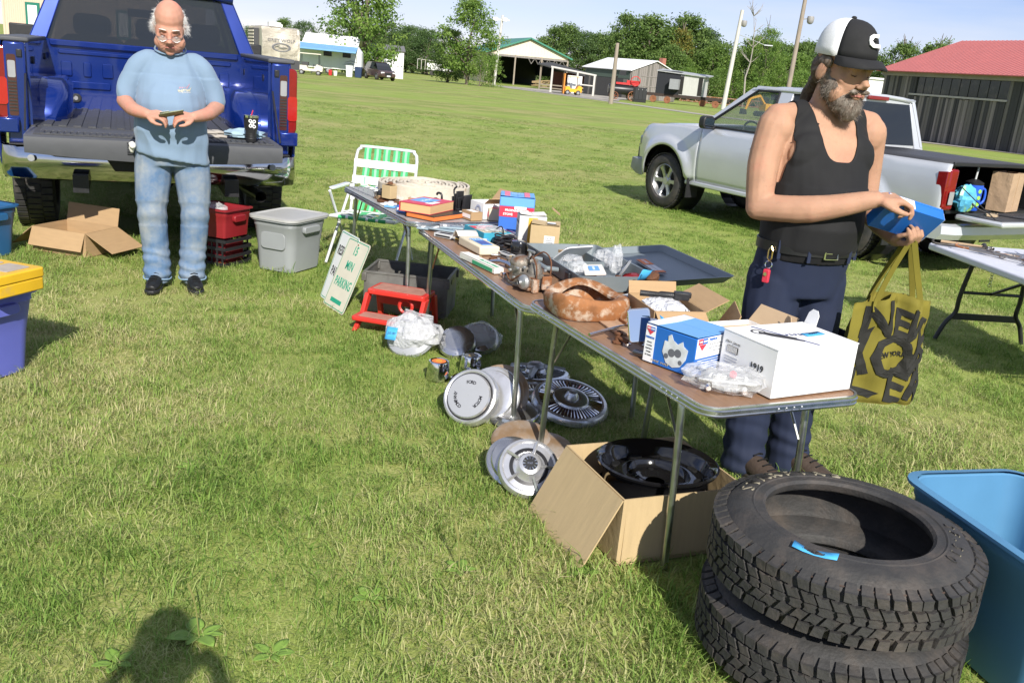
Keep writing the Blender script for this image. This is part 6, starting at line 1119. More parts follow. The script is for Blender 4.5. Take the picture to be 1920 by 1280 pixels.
# ---- plastic tubs
def tub(name, lab, m, L_, W_, H_, mt, lip=.03, taper=.82, lid=None, cat='tub', rad=.07):
    t = thing(name, lab, cat, m); b = MB(); f = lambda w, h, z, r: [(x, y, z) for x, y in rrect(w, h, r, 5)]
    b.loft([f(L_*taper, W_*taper, .002, rad*.8), f(L_*(taper*.55+.45)*.985, W_*(taper*.55+.45)*.985, H_*.5, rad), f(L_*.955, W_*.955, H_-.05, rad), f(L_*.97, W_*.97, H_-.045, rad), f(L_*.975, W_*.975, H_-.01, rad), f(L_*.96, W_*.96, H_, rad), f(L_*.945, W_*.945, H_-.004, rad), f(L_*.94, W_*.94, H_-.05, rad), f(L_*taper*.97, W_*taper*.97, .008, rad*.8)], cap=True); b.build('shell', mt, t, smooth=38)
    b = MB(); b.loft([f(L_*.97, W_*.97, H_-.012, rad), f(L_+lip, W_+lip, H_-.008, rad+lip/2), f(L_+lip, W_+lip, H_+.002, rad+lip/2), f(L_*.965, W_*.965, H_+.006, rad)], cap=False); b.build('rim', mt, t, smooth=30)
    for s in (-1, 1):
        b = MB(); b.prism(rrect(W_*.42, .05, .02), 0, .03, T(s*(L_*.955/2-.004), 0, H_-.065, rx=90, rz=90*s)); b.build('handle_recess', mt, t, bevel=.006)
    if lid:
        b = MB(); b.loft([f(L_+lip+.012, W_+lip+.012, H_+.003, rad+.01), f(L_+lip+.012, W_+lip+.012, H_+.02, rad+.01), f(L_*.96, W_*.96, H_+.026, rad), f(L_*.92, W_*.92, H_+.018, rad)], cap=True); b.build('lid', lid, t, smooth=30)
    return t
BLUETUB = mat('blue_tub_plastic', (.085, .235, .40), .45, 0, .12, 4); NAVYTUB = mat('deep_blue_tub_plastic', (.02, .10, .24), .4, 0, .08, 4); PURPT = mat('violet_blue_tub_plastic', (.12, .14, .50), .42, 0, .06, 5); GREYT2 = mat('grey_tote_plastic', (.27, .285, .29), .45, 0, .06, 6); GREYLID = mat('pale_grey_lid', (.40, .40, .385), .5, 0, .08, 8)
t = tub('storage_tub', 'large open blue plastic tub right of the tyres', T(1.55, 2.36, 0, rz=-75), .66, .44, .42, BLUETUB); free(1.55, 2.36, .26)
b = MB(); b.box(.1, -.02, .012, .25, .2, .006); b.build('paper_scrap', PAPER, t, T(z=.003, rz=20))
t = tub('storage_tub', 'violet-blue tub at the left edge under the yellow case', T(-2.50, 3.85, 0, rz=-20), .60, .42, .385, PURPT, lid=PURPT); free(-2.5, 3.85, .25)
t = tub('storage_tub', 'dark blue open tub at the left edge beside the open carton', T(-3.72, 6.0, 0, rz=-20), .50, .40, .34, NAVYTUB); free(-3.72, 6.0, .22)
t = tub('storage_tote', 'grey lidded tote with a white label behind the blue pickup', T(-1.67, 6.45, 0, rz=-20), .36, .46, .365, GREYT2, lid=GREYLID, cat='tote'); panel(t, .03, -.212, .20, .10, .075, WHITE, '-y', 'label'); text('18 gal', .02, GREYT2, t, face(.02, -.2135, .205, '-y'), depth=.0003); panel(t, .062, -.2135, .20, .02, .06, REDBOX, '-y', 'label_stripe', .0004); b = MB(); b.prism(rrect(.2, .12, .03), 0, .012, face(.01, -.205, .22, '-y')); free(-1.67, 6.45, .2); b.build('front_panel', GREYT2, t, bevel=.004)
YEL = mat('yellow_case_plastic', (.70, .42, .02), .4, 0, .08, 8, col2=(.50, .33, .12), mixpos=.72, mixw=.08)
yc = thing('parts_case', 'yellow compartment case with clear windows on the violet tub', 'case', T(-2.33, 3.79, .413, rz=-16)); MB().prism(rrect(.46, .26, .02), 0, .055).build('base', YEL, yc, bevel=.006); MB().prism(rrect(.465, .265, .02), .0555, .098).build('lid', YEL, yc, bevel=.006)
for x in (-.14, -.0, .14): MB().prism(rrect(.115, .13, .01), .0985, .1015, T(x, .02, 0)).build('clear_window', mat('scratched_clear_plastic', (.42, .36, .28), .35, 0, .15, 30), yc)
for x in (-.12, .11): MB().box(x, -.137, .055, .05, .012, .035).build('latch', YEL, yc, bevel=.003)
b = MB()
for k in range(14): b.box(-.13+.02*k, -.09, .0995, .008, .035, .003)
o = b.build('ribs', YEL, yc); o['kind'] = 'stuff'
MB().tube(smoothpts([(-.04, -.133, .05), (-.035, -.155, .05), (.035, -.155, .05), (.04, -.133, .05)], 3), .007, 7).build('handle', BLACKPL, yc)
bx_ = open_box('open_carton', 'empty brown carton with its flaps open under the pickup tailgate', 'box', T(-3.18, 6.36, 0, rz=-14), .44, .34, .17, CARD, {'-y': (.13, 158), '+y': (.13, 12), '-x': (.24, 128), '+x': (.24, 118)}, th=.005); free(-3.13, 6.38, .2)
REDBIN = mat('dark_red_bin', (.24, .015, .02), .4, 0, .1, 6); rbn = tub('red_bin', 'dark red open bin standing on the black crate', T(-2.16, 6.40, .205, rz=-20), .33, .30, .20, REDBIN, taper=.88, cat='bin', rad=.02)
crumpled('plastic_sheet', 'crumpled clear plastic lying in the dark red bin', 'bag', T(-2.2, 6.40, .28, rz=-20), .11, .10, .075, BAGPL, 31, .35)
kc = thing('black_crate', 'black slotted plastic crate under the dark red bin', 'crate', T(-2.16, 6.40, 0, rz=-20)); b = MB(); Wc, Dc, Hc = .33, .28, .20
for s in (-1, 1):
    for z in (.02, .075, .13, .185): MB().box(0, s*Dc/2, z, Wc, .012, .022).build('slat', BLACKPL, kc); MB().box(s*Wc/2, 0, z, .012, Dc-.02, .022).build('slat', BLACKPL, kc)
    for k in range(7): MB().box(-Wc/2+.03+k*(Wc-.06)/6, s*Dc/2, .10, .010, .008, .19).build('upright', BLACKPL, kc)
MB().box(0, 0, .006, Wc-.01, Dc-.01, .008).build('base', BLACKPL, kc); MB().box(-.08, -.147, .09, .16, .004, .11).build('front_plate', BLACKPL, kc)
b = MB(); b.box(0, 0, .09, .25, .2, .14); b.build('red_contents', REDBIN, kc)
# ================================================================ pickups
BLUEP = mat('blue_metallic_paint', (.004, .024, .19), .22, .45, .10, 3, coat=1.0); SILVERP = mat('silver_metallic_paint', (.58, .60, .635), .3, .35, .05, 3, coat=.7)
BEDMAT = mat('ribbed_bed_mat', (.055, .057, .062), .6, 0, .15, 9, bump=.3, bscale=60); TRIM = mat('dark_grey_trim', (.075, .078, .085), .55, 0, .1, 12, bump=.1, bscale=200); SEAT = mat('dark_seat_fabric', (.03, .03, .032), .8)
TINT = mat('tinted_glass', (.02, .024, .028), .02, 0, .0, 3, alpha=.80, spec=.7); CLEARG = mat('clear_car_glass', (.16, .22, .21), .02, 0, .0, 3, alpha=.2, spec=.7)
LENSC = mat('clear_lens', (.34, .34, .36), .08, .2, .1, 20); LENSD = mat('smoked_lens', (.06, .02, .02), .1, 0, .1, 20, coat=.6)
def road_wheel(parent, x, y, r, w, rimm, spk, s, tread=True, name='wheel'):
    """s = outward side (-1 left, 1 right)"""
    o = bpy.data.objects.new(name, None); COL.objects.link(o); o.parent = parent; o.matrix_local = T(x, y, r, rz=90 if s > 0 else -90)
    # local -y is outward after the turn; lathe axis along y
    A = Mx.Rotation(R(90), 4, 'X')
    prof = [(r*.62, w*.42), (r*.66, w*.5), (r*.8, w*.52), (r*.93, w*.47), (r*.985, w*.36), (r, w*.2), (r, 0)]; prof = prof+[(a, -z) for a, z in prof[-2::-1]]
    ty = MB().lathe(prof, 48, A).build('tyre', RUBBER, o, smooth=40)
    if tread:
        b = MB(); n = 46
        for k in range(n):
            a = 2*math.pi*k/n
            for z0, z1, sh in ((-.46, -.2, 0), (-.17, .17, .5), (.2, .46, 0)):
                a0, a1 = a+sh*2*math.pi/n, a+(sh+.72)*2*math.pi/n; rr = (r*.99, r+.010)
                b.m = A; b.loft([[(q_*math.cos(t_), q_*math.sin(t_), z*w) for t_, z in ((a0, z0), (a1, z0), (a1, z1), (a0, z1))] for q_ in rr])
        tr_ = b.build('tread', RUBBER, ty); tr_['kind'] = 'stuff'
    b = MB(); b.lathe([(r*.64, w*.40), (r*.60, w*.42), (r*.56, w*.30), (r*.54, -.3*w), (r*.62, -.4*w)], 40, A); rm = b.build('rim', rimm, o, smooth=40)
    b = MB(); b.lathe([(.001, w*.30), (r*.13, w*.30), (r*.17, w*.24), (r*.24, w*.20)], 24, A); 
    for k in range(spk):
        b.m = A @ Mx.Rotation(2*math.pi*k/spk, 4, 'Z'); b.loft([[(r*.14, -r*.09, w*.20), (r*.14, r*.09, w*.20), (r*.14, r*.07, w*.26), (r*.14, -r*.07, w*.26)], [(r*.40, -r*.075, w*.22), (r*.40, r*.075, w*.22), (r*.40, r*.055, w*.29), (r*.40, -r*.055, w*.29)], [(r*.56, -r*.11, w*.26), (r*.56, r*.11, w*.26), (r*.56, r*.09, w*.33), (r*.56, -r*.09, w*.33)]])
    b.m = I4; b.build('spokes', rimm, rm, smooth=40)
    MB().lathe([(.001, -.1*w), (r*.5, -.1*w)], 24, A).build('brake_disc', BLACKMET, rm)
    return o
def side_skin(name, y0, y1, s, zb, zt, xf, mt, parent, n=None, nz=9, th=.02):
    """curved outer panel between two stations: zb/zt give the lower and upper edge, xf the half width"""
    n = n or max(3, int((y1-y0)/.045)); b = MB(); g1 = []
    for i in range(n+1):
        y = y0+(y1-y0)*i/n; lo, hi = zb(y), zt(y); g1.append([(s*xf(y, lo+(hi-lo)*k/nz, lo), y, lo+(hi-lo)*k/nz) for k in range(nz+1)])
    b.loft(g1, closed=False, cap=False); o = b.build(name, mt, parent, smooth=40)
    q_ = o.modifiers.new('s', 'SOLIDIFY'); q_.thickness = th; q_.offset = -1 if s > 0 else 1
    return o
def fix_norm(o): return o
# ---------------------------------------------------------------- blue pickup, seen from behind with its tailgate down
bt = thing('pickup_truck', 'blue pickup parked rear towards the camera with its tailgate down', 'pickup', T(-2.68, 6.60, 0, rz=24))
ax, fx = 1.05, 4.75
def bzb(y):
    for a in (ax, fx):
        if abs(y-a) < .53: return .42+math.sqrt(max(0, .53**2-(y-a)**2))*.98
    return .50
bzt = lambda y: 1.405
def bxf(y, z, lo):
    x = 1.0-.045*max(0, (z-.85)/.55)**2-.06*max(0, (.8-z)/.4)**2
    for a in (ax, fx):
        d = math.hypot(y-a, z-.42); x += .022*max(0, 1-abs(d-.56)/.10)
    if y < .10: x -= .03*((.10-y)/.10)**2
    return x
for s in (-1, 1):
    side_skin('bed_side', .06, 1.80, s, bzb, bzt, bxf, BLUEP, bt); side_skin('cab_side', 1.815, 3.95, s, lambda y: .50, lambda y: 1.36, bxf, BLUEP, bt); side_skin('front_fender', 3.96, 5.75, s, bzb, lambda y: 1.30-.06*(y-3.96), lambda y, z, lo: bxf(y, z, lo)-.10*max(0, (y-5.2)/.55)**2, BLUEP, bt)
    b = MB(); b.box(s*.885, .93, 1.418, .20, 1.75, .035); b.build('rail_cap', TRIM, bt, bevel=.012)
    # inner bed wall with the wheel housing
    MB().box(s*.80, .93, 1.13, .02, 1.72, .56).build('inner_wall', BLUEP, bt)
    b = MB(); b.loft([[(s*.79, y, .86), (s*(.79-w), y, .86), (s*(.79-w), y, .86+h*.8), (s*(.79-w*.75), y, .86+h), (s*.79, y, .86+h)] for y, w, h in ((.42, .12, .05), (.52, .19, .22), (.70, .22, .29), (1.30, .22, .29), (1.50, .19, .2), (1.60, .12, .05))]); b.build('wheel_housing', BLUEP, bt, smooth=50)
    # tail-lamp post and lamp
    MB().box(s*.875, .045, 1.06, .13, .05, .68).build('rear_post', BLUEP, bt, bevel=.012)
    tl = MB().prism(rrect(.145, .47, .035), -.03, .0, T(s*.925, .025, 1.135, rx=90)).build('tail_lamp', REDLENS, bt, bevel=.012, seg=3)
    MB().prism(rrect(.055, .40, .012), .0015, .006, T(s*.895, .022, 1.12, rx=90)).build('smoked_strip', LENSD, tl, T()); MB().prism(rrect(.046, .11, .01), .0065, .010, T(s*.895, .022, 1.225, rx=90)).build('clear_lens', LENSC, tl)
    MB().prism(rrect(.07, .18, .02), .0015, .007, T(s*.962, .022, 1.08, rx=90)).build('bright_lens', mat('bright_red_lens', (.36, .014, .012), .1, coat=.6), tl)
    b = MB()
    for k in range(10): b.box(s*.895, .0125, .955+.021*k, .05, .004, .008)
    o = b.build('lamp_louvres', BLACKPL, tl); o['kind'] = 'stuff'
    MB().box(s*.845, .02, 1.33, .035, .03, .05).build('latch', BLACKMET, bt, bevel=.004)
    b = MB(); b.tube([(s*.815, .02, 1.20), (s*.795, -.50, .875)], .007, 6, flat=.5); b.build('tailgate_cable', BLACKMET, bt)
    MB().box(s*.93, -.02, .86, .13, .06, .10).build('lower_post', BLUEP, bt, bevel=.01)
    for yy in (.35, 1.55): MB().prism(rrect(.10, .05, .02), 0, .01, T(s*.788, yy, 1.28, rx=90, rz=90)).build('tie_down', BLACKMET, bt)
MB().box(0, .90, .845, 1.60, 1.76, .03).build('bed_floor', BEDMAT, bt)
b = MB()
for k in range(16): b.box(-.70+.0933*k, .9, .8645, .05, 1.7, .010)
o = b.build('bed_ribs', BEDMAT, bt); o['kind'] = 'stuff'
# headboard with pressed panels
hb_ = MB().box(0, 1.765, 1.14, 1.62, .03, .56).build('headboard', BLUEP, bt)
b = MB(); b.prism(rrect(1.40, .035, .016), 0, .014, T(0, 1.7498, 1.325, rx=90)); b.prism(rrect(1.52, .05, .02), 0, .03, T(0, 1.7498, 1.395, rx=90)); b.build('top_rib', BLUEP, hb_, bevel=.006)
for k in range(9):
    x = -.64+.16*k; MB().prism(rrect(.062 if k % 2 else .085, .26 if 2 < k < 6 else .12, .014), 0, .016, T(x, 1.7495, 1.09 if 2 < k < 6 else 1.19, rx=90)).build('pressed_panel', BLUEP, hb_, bevel=.005)
for s in (-1, 1):
    MB().prism(rrect(.40, .06, .02), 0, .018, T(s*.5, 1.7495, 1.06, rx=90)).build('pressed_bar', BLUEP, hb_, bevel=.006); MB().prism(rrect(.13, .075, .035), 0, .012, T(s*.60, 1.7495, .95, rx=90)).build('bed_lamp', BLACKPL, bt, bevel=.006); MB().prism(rrect(.075, .035, .015), .0125, .016, T(s*.60, 1.7495, .95, rx=90)).build('lamp_lens', LENSC, bt)
# tailgate
tg = MB(); tg.loft([[(x, -.03, .855), (x, -.56, .855), (x, -.585, .845), (x, -.592, .80), (x, -.575, .745-.035*(1-(x/.8)**2)), (x, -.50, .735-.03*(1-(x/.8)**2)), (x, -.03, .77)] for x in (-.80, -.6, -.4, -.2, 0, .2, .4, .6, .80)]); tgo = tg.build('tailgate', TRIM, bt, smooth=35)
MB().box(0, -.29, .8605, 1.5, .46, .008).build('liner_panel', BEDMAT, tgo)
b = MB()
for k in range(38): b.box(-.70+.038*k, -.44, .8665, .022, .14, .006)
o = b.build('liner_ribs', BEDMAT, tgo); o['kind'] = 'stuff'
b = MB(); b.box(0, -.24, .8662, 1.44, .22, .004); b.build('step_pad', TRIM, tgo)
b = MB()
for k in range(6): b.box(0, -.5935, .835-.014*k, .40, .003, .006)
o = b.build('grip_lines', BLACKPL, tgo); o['kind'] = 'stuff'
# bumper
b = MB(); rings = []
for x, yo in ((-1.0, .10), (-.97, .0), (-.88, -.06), (-.6, -.10), (-.26, -.115), (.26, -.115), (.6, -.10), (.88, -.06), (.97, .0), (1.0, .10)):
    zc = .0 if abs(x) > .5 else -.0; rings.append([(x, yo+.04, .735), (x, yo-.015, .725), (x, yo-.035, .66), (x, yo-.03, .58), (x, yo+.0, .515), (x, yo+.05, .50), (x, yo+.10, .60)])
b.loft(rings); bp_ = b.build('bumper', mat('bumper_chrome', (.50, .50, .51), .09, 1, .08, 8), bt, smooth=45)
for s in (-1, 1): MB().box(s*.62, -.055, .742, .62, .10, .012).build('step_pad', BLACKPL, bp_, bevel=.004); MB().lathe([(.001, .004), (.02, .004), (.024, 0)], 16, T(s*.80, -.128, .655, rx=90)).build('parking_sensor', GREYP, bp_)
b = MB(); b.prism([(-.36, .07), (.36, .07), (.28, -.055), (-.28, -.055)], 0, .02, T(0, -.149, .645, rx=90)); b.build('plate_recess', BLACKPL, bp_, bevel=.006)
MB().box(0, -.10, .47, .10, .16, .08).build('hitch_receiver', BLACKMET, bt, bevel=.006)
# underside
b = MB(); b.box(0, 2.6, .62, 1.5, 5.0, .16); b.box(-.5, 1.4, .5, .10, 3.2, .12); b.box(.5, 1.4, .5, .10, 3.2, .12); b.build('chassis', BLACKMET, bt)
b = MB(); b.tube([(-.75, ax, .42), (.75, ax, .42)], .05, 10); b.ell((.05, ax, .42), (.14, .15, .14)); b.build('rear_axle', BLACKMET, bt, smooth=50)
MB().lathe([(.14, -.1), (.36, -.1), (.38, 0), (.36, .1), (.14, .1)], 26, T(0, .52, .60)).build('spare_tyre', RUBBER, bt, smooth=40)
b = MB(); b.tube([(.62, 1.2, .45), (.66, .25, .44), (.72, -.10, .43)], .042, 14, cap=False); b.build('exhaust_pipe', mat('dull_exhaust_steel', (.30, .29, .28), .3, .9, .2, 12), bt, smooth=50)
for s in (-1, 1):
    for yy in (ax, fx): road_wheel(bt, s*.86, yy, .41, .28, GREYP, 6, s, tread=(yy == ax))
# cab
MB().box(0, 1.83, .98, 1.86, .03, .74).build('cab_rear_panel', BLUEP, bt)
def gh(s, y, z, base=.945, k=.42, z0=1.35): return (s*(base-(z-z0)*k), y, z)
def pillar(name, s, poly, mt, parent, th=.05, f=gh):
    b = MB(); o = [f(s, y, z) for y, z in poly]; i = [(x-s*th, y, z) for x, y, z in o]; b.loft([o, i]); return b.build(name, mt, parent, bevel=.006)
for s in (-1, 1):
    pillar('door_sill', s, [(1.83, 1.34), (3.95, 1.34), (3.95, 1.38), (1.83, 1.38)], BLUEP, bt)
    pillar('rear_pillar', s, [(1.83, 1.38), (2.10, 1.38), (2.16, 1.88), (1.95, 1.88)], BLUEP, bt); pillar('middle_pillar', s, [(2.92, 1.38), (3.02, 1.38), (2.98, 1.88), (2.88, 1.88)], BLUEP, bt); pillar('front_pillar', s, [(3.86, 1.38), (3.97, 1.38), (3.24, 1.90), (3.14, 1.88)], BLUEP, bt)
    pillar('rear_side_glass', s, [(2.09, 1.38), (2.93, 1.38), (2.89, 1.88), (2.15, 1.88)], TINT, bt, .006, lambda s_, y, z: gh(s_, y, z, .925)); pillar('front_side_glass', s, [(3.01, 1.38), (3.88, 1.38), (3.16, 1.88), (2.97, 1.88)], TINT, bt, .006, lambda s_, y, z: gh(s_, y, z, .925))
    b = MB(); b.box(s*1.12, 3.72, 1.40, .22, .10, .24); b.tube([(s*.94, 3.72, 1.34), (s*1.06, 3.72, 1.36)], .03, 7); b.build('side_mirror', BLACKPL, bt, bevel=.02)
    # C-post seen from behind and the rear wall frame
    b = MB(); b.loft([[(s*.945, 1.82, 1.36), (s*.80, 1.82, 1.36), (s*.62, 1.93, 1.88), (s*.73, 1.93, 1.88)], [(s*.945, 1.88, 1.36), (s*.80, 1.88, 1.36), (s*.62, 1.99, 1.88), (s*.73, 1.99, 1.88)]]); b.build('rear_corner_post', BLUEP, bt, bevel=.012)
b = MB(); b.loft([[(-.81, 1.835, 1.355), (.81, 1.835, 1.355), (.635, 1.94, 1.88), (-.635, 1.94, 1.88)], [(-.81, 1.842, 1.355), (.81, 1.842, 1.355), (.635, 1.947, 1.88), (-.635, 1.947, 1.88)]]); b.build('rear_window', TINT, bt)
b = MB(); b.loft([[(x, y, 1.90+.05*(1-(x/.74)**2)-.05*max(0, (y-2.9)/.4)**2) for x in (-.74, -.5, -.2, .2, .5, .74)] for y in (1.90, 2.2, 2.6, 2.9, 3.25)], closed=False, cap=False); o = b.build('roof', BLUEP, bt, smooth=60); q_ = o.modifiers.new('s', 'SOLIDIFY'); q_.thickness = .05
MB().box(0, 1.915, 1.885, 1.3, .04, .04).build('rear_header', BLUEP, bt, bevel=.01); MB().box(0, 1.90, 1.905, .30, .03, .03).build('high_brake_lamp', REDLENS, bt)
b = MB(); b.loft([[(-.86, 3.97, 1.34), (.86, 3.97, 1.34), (.70, 3.22, 1.90), (-.70, 3.22, 1.90)], [(-.86, 3.975, 1.344), (.86, 3.975, 1.344), (.70, 3.225, 1.904), (-.70, 3.225, 1.904)]]); b.build('windscreen', CLEARG, bt)
b = MB(); b.loft([[(-.92, y, z-.05), (-.7, y, z), (0, y, z+.03), (.7, y, z), (.92, y, z-.05)] for y, z in ((3.95, 1.32), (4.6, 1.29), (5.4, 1.22), (5.75, 1.10))], closed=False, cap=False); o = b.build('bonnet', BLUEP, bt, smooth=60); o.modifiers.new('s', 'SOLIDIFY').thickness = .03
MB().box(0, 5.72, .82, 1.75, .12, .52).build('grille', BLACKPL, bt, bevel=.03); MB().box(0, 5.80, .55, 1.9, .12, .18).build('front_bumper', CHROME, bt, bevel=.03)
MB().box(0, 3.72, 1.18, 1.6, .35, .25).build('dashboard', SEAT, bt, bevel=.04); MB().box(0, 2.9, .8, 1.7, 2.0, .1).build('cab_floor', SEAT, bt)
for x, y in ((-.42, 2.95), (.42, 2.95), (-.45, 2.1), (.05, 2.1), (.5, 2.1)):
    st_ = MB().prism(rrect(.50, .62, .1), -.07, .07, T(x, y, 1.16, rx=82)).build('seat_back', SEAT, bt, bevel=.03); MB().prism(rrect(.27, .18, .06), -.05, .05, T(x, y-.06, 1.56, rx=82)).build('headrest', SEAT, st_, bevel=.03)
MB().box(0, 3.42, 1.72, .26, .03, .08).build('rear_view_mirror', BLACKPL, bt, bevel=.01)
free(-3.5, 7.5, .3); free(-1.9, 8.3, .3)
# ---- things on the tailgate
tgm = T(-2.68, 6.60, 0, rz=24)
tu = thing('tumbler', 'black insulated tumbler with a steel rim and red straw on the tailgate', 'cup', tgm @ T(.60, -.47, .871)); MB().lathe([(.001, 0), (.034, 0), (.036, .006), (.038, .07), (.047, .10), (.050, .17)], 28).build('body', BLACKMET, tu, smooth=35); MB().lathe([(.0503, .165), (.0505, .18), (.046, .183), (.001, .181)], 28).build('steel_rim', CHROME, tu, smooth=35); MB().tube([(.0, .0, .175), (.012, 0, .215)], .004, 7).build('straw', REDBOX, tu)
for k in range(3): MB().lathe([(.0368+.0003*k, .02+.015*k), (.039, .024+.015*k), (.0372, .028+.015*k)], 24).build('grip_ring', BLACKPL, tu, smooth=50)
for k, (dx, dz) in enumerate(((-.012, .145), (.014, .142), (0, .125), (-.01, .112), (.014, .108))): MB().lathe([(.006, 0), (.009, .0008), (.012, 0)], 12, T(dx, -.0495, dz, rx=90)).build('white_print', WHITE, tu)
GLOVE = mat('grey_work_cloth', (.36, .33, .29), .9, 0, .15, 30); 
for lab, x, y, z, rz, mt in (('grey folded work glove lying on the tailgate, uppermost of the pair', .30, -.24, .895, 8, GLOVE), ('grey folded work glove lying under the other on the tailgate', .32, -.25, .871, -6, GLOVE)):
    t = thing('work_glove', lab, 'glove', tgm @ T(x, y, z, rz=rz), 'work gloves on the tailgate'); b = MB(); b.loft([[(xx, -w, .002), (xx, w, .002), (xx, w*.95, h), (xx, 0, h*1.25), (xx, -w*.95, h)] for xx, w, h in ((-.11, .035, .012), (-.06, .048, .02), (0, .05, .02), (.05, .055, .018), (.09, .05, .012))]); b.build('palm', mt, t, smooth=60)
    for k in range(4): MB().tube([(.07, -.04+.026*k, .010), (.11, -.042+.028*k, .011), (.14, -.04+.027*k, .007)], [.011, .011, .008], 7).build('finger', mt, t, smooth=60)
    MB().tube([(.0, .05, .01), (.05, .08, .01)], [.011, .009], 7).build('thumb', mt, t, smooth=60)
crumpled('blue_cloth', 'crumpled pale blue rag lying behind the tumbler', 'cloth', tgm @ T(.58, -.25, .871), .14, .10, .035, mat('pale_blue_rag', (.30, .42, .50), .9, 0, .1, 20, bump=.5, bscale=30), 44, .35)

# ---------------------------------------------------------------- silver pickup, three-quarter view
sv = thing('pickup_truck', 'silver pickup with a black bed cover parked behind the capped man', 'pickup', T(4.45, 8.62, -.0, rz=31.5, s=.9))
ra, fa = 1.15, 4.35
def szb(y):
    for a in (ra, fa):
        if abs(y-a) < .47: return .40+math.sqrt(max(0, .47**2-(y-a)**2))
    return .46 if y < 4.8 else .40
def szt(y): return 1.16 if y < 3.75 else 1.17-.05*(y-3.75)-.32*max(0, (y-4.7)/.5)**2
def sxf(y, z, lo):
    x = .915-.05*max(0, (z-.80)/.40)**2-.05*max(0, (.75-z)/.35)**2
    x -= .012*math.exp(-((z-.66)/.03)**2) if 1.7 < y < 3.8 else 0
    for a in (ra, fa):
        d = math.hypot(y-a, z-.40); x += .045*max(0, min(1, (.60-d)/.07)) if d < .60 else 0
    if y > 4.6: x -= .22*((y-4.6)/.6)**2
    if y < .15: x -= .05*((.15-y)/.15)**2
    return x
for s in (-1, 1):
    side_skin('bed_side', .06, 1.66, s, szb, szt, sxf, SILVERP, sv); side_skin('rear_door', 1.675, 2.46, s, szb, szt, sxf, SILVERP, sv); side_skin('front_door', 2.472, 3.70, s, szb, szt, sxf, SILVERP, sv); side_skin('front_fender', 3.712, 5.20, s, szb, szt, sxf, SILVERP, sv)
    MB().box(s*.875, 2.75, .43, .09, 2.3, .06).build('side_sill', SILVERP, sv, bevel=.015)
    fs = lambda s_, y, z: gh(s_, y, z, .885, .36, 1.16)
    pillar('window_sill', s, [(1.69, 1.155), (3.78, 1.155), (3.80, 1.19), (1.69, 1.19)], SILVERP, sv, f=fs)
    pillar('rear_pillar', s, [(1.69, 1.19), (1.86, 1.19), (1.88, 1.70), (1.78, 1.70)], SILVERP, sv, f=fs); pillar('middle_pillar', s, [(2.36, 1.19), (2.58, 1.19), (2.64, 1.70), (2.44, 1.70)], SILVERP, sv, f=fs); pillar('front_pillar', s, [(3.70, 1.19), (3.82, 1.17), (3.12, 1.72), (3.00, 1.70)], SILVERP, sv, f=fs)
    pillar('roof_rail', s, [(1.78, 1.69), (3.10, 1.69), (3.06, 1.745), (1.80, 1.745)], SILVERP, sv, f=fs)
    fg = lambda s_, y, z: gh(s_, y, z, .862, .36, 1.16)
    pillar('rear_side_glass', s, [(1.85, 1.18), (2.37, 1.18), (2.45, 1.70), (1.87, 1.70)], TINT, sv, .006, fg); pillar('front_side_glass', s, [(2.57, 1.18), (3.72, 1.18), (3.02, 1.70), (2.62, 1.70)], CLEARG, sv, .006, fg)
    b = MB(); fr_ = lambda s_, y, z: gh(s_, y, z, .889, .36, 1.16)
    for a_, c_ in (((2.59, 1.19), (3.70, 1.19)), ((3.70, 1.19), (3.01, 1.69)), ((3.01, 1.69), (2.65, 1.69)), ((2.65, 1.69), (2.59, 1.19))): b.tube([fr_(s, *a_), fr_(s, *c_)], .014, 6)
    b.build('window_seal', BLACKPL, sv)
    b = MB(); b.prism(rrect(.19, .16, .05), -.05, .05, T(s*1.03, 3.50, 1.24, rx=90)); b.tube([(s*.88, 3.50, 1.18), (s*.97, 3.50, 1.19)], .03, 7); mm_ = b.build('side_mirror', BLACKPL, sv, bevel=.02); MB().prism(rrect(.15, .12, .04), 0, .003, T(s*1.03, 3.4485, 1.24, rx=90)).build('mirror_glass', mat('mirror_glass', (.55, .62, .74), .03, 1, .02, 3), mm_)
    b = MB(); b.box(s*.922, 2.66, 1.02, .03, .17, .03); b.build('door_handle', BLACKPL, sv, bevel=.01); MB().ell((s*.905, 2.68, 1.0), (.012, .09, .05)).build('handle_recess', SILVERP, sv, smooth=60)
    # lamps at the rear corner
    tl = MB().loft([[(s*(.90-.02*k), .12-.075*k, z0), (s*(.905-.02*k), .12-.075*k, z1), (s*(.80-.02*k), .10-.075*k, z1), (s*(.80-.02*k), .10-.075*k, z0)] for k, z0, z1 in ((0, .72, 1.10), (.6, .70, 1.12), (1, .72, 1.11))]).build('tail_lamp', REDLENS, sv, bevel=.015)
    MB().prism(rrect(.075, .13, .01), 0, .004, T(s*.835, .024, .83, rx=90)).build('clear_lens', LENSC, tl, bevel=.002); b = MB(); b.loft([[(s*.928, .16, .74), (s*.928, .16, 1.08), (s*.928, .05, 1.09), (s*.918, .05, .73)], [(s*.90, .16, .74), (s*.90, .16, 1.08), (s*.88, .05, 1.09), (s*.88, .05, .73)]]); b.build('side_lens', REDLENS, tl, bevel=.006)
    MB().box(s*.86, 3.80, .36, .20, .012, .26).build('mud_flap', BLACKPL, sv); MB().box(s*.86, .62, .36, .20, .012, .24).build('mud_flap', BLACKPL, sv)
    for yy in (ra, fa): road_wheel(sv, s*.80, yy, .375, .25, mat('silver_alloy', (.50, .50, .51), .3, .8, .08, 12), 6, s)
    # dark wheel housings
    for yy in (ra, fa): MB().lathe([(.46, -.16), (.47, .16)], 24, T(s*.70, yy, .42, ry=90)).build('wheel_housing', BLACKMET, sv)
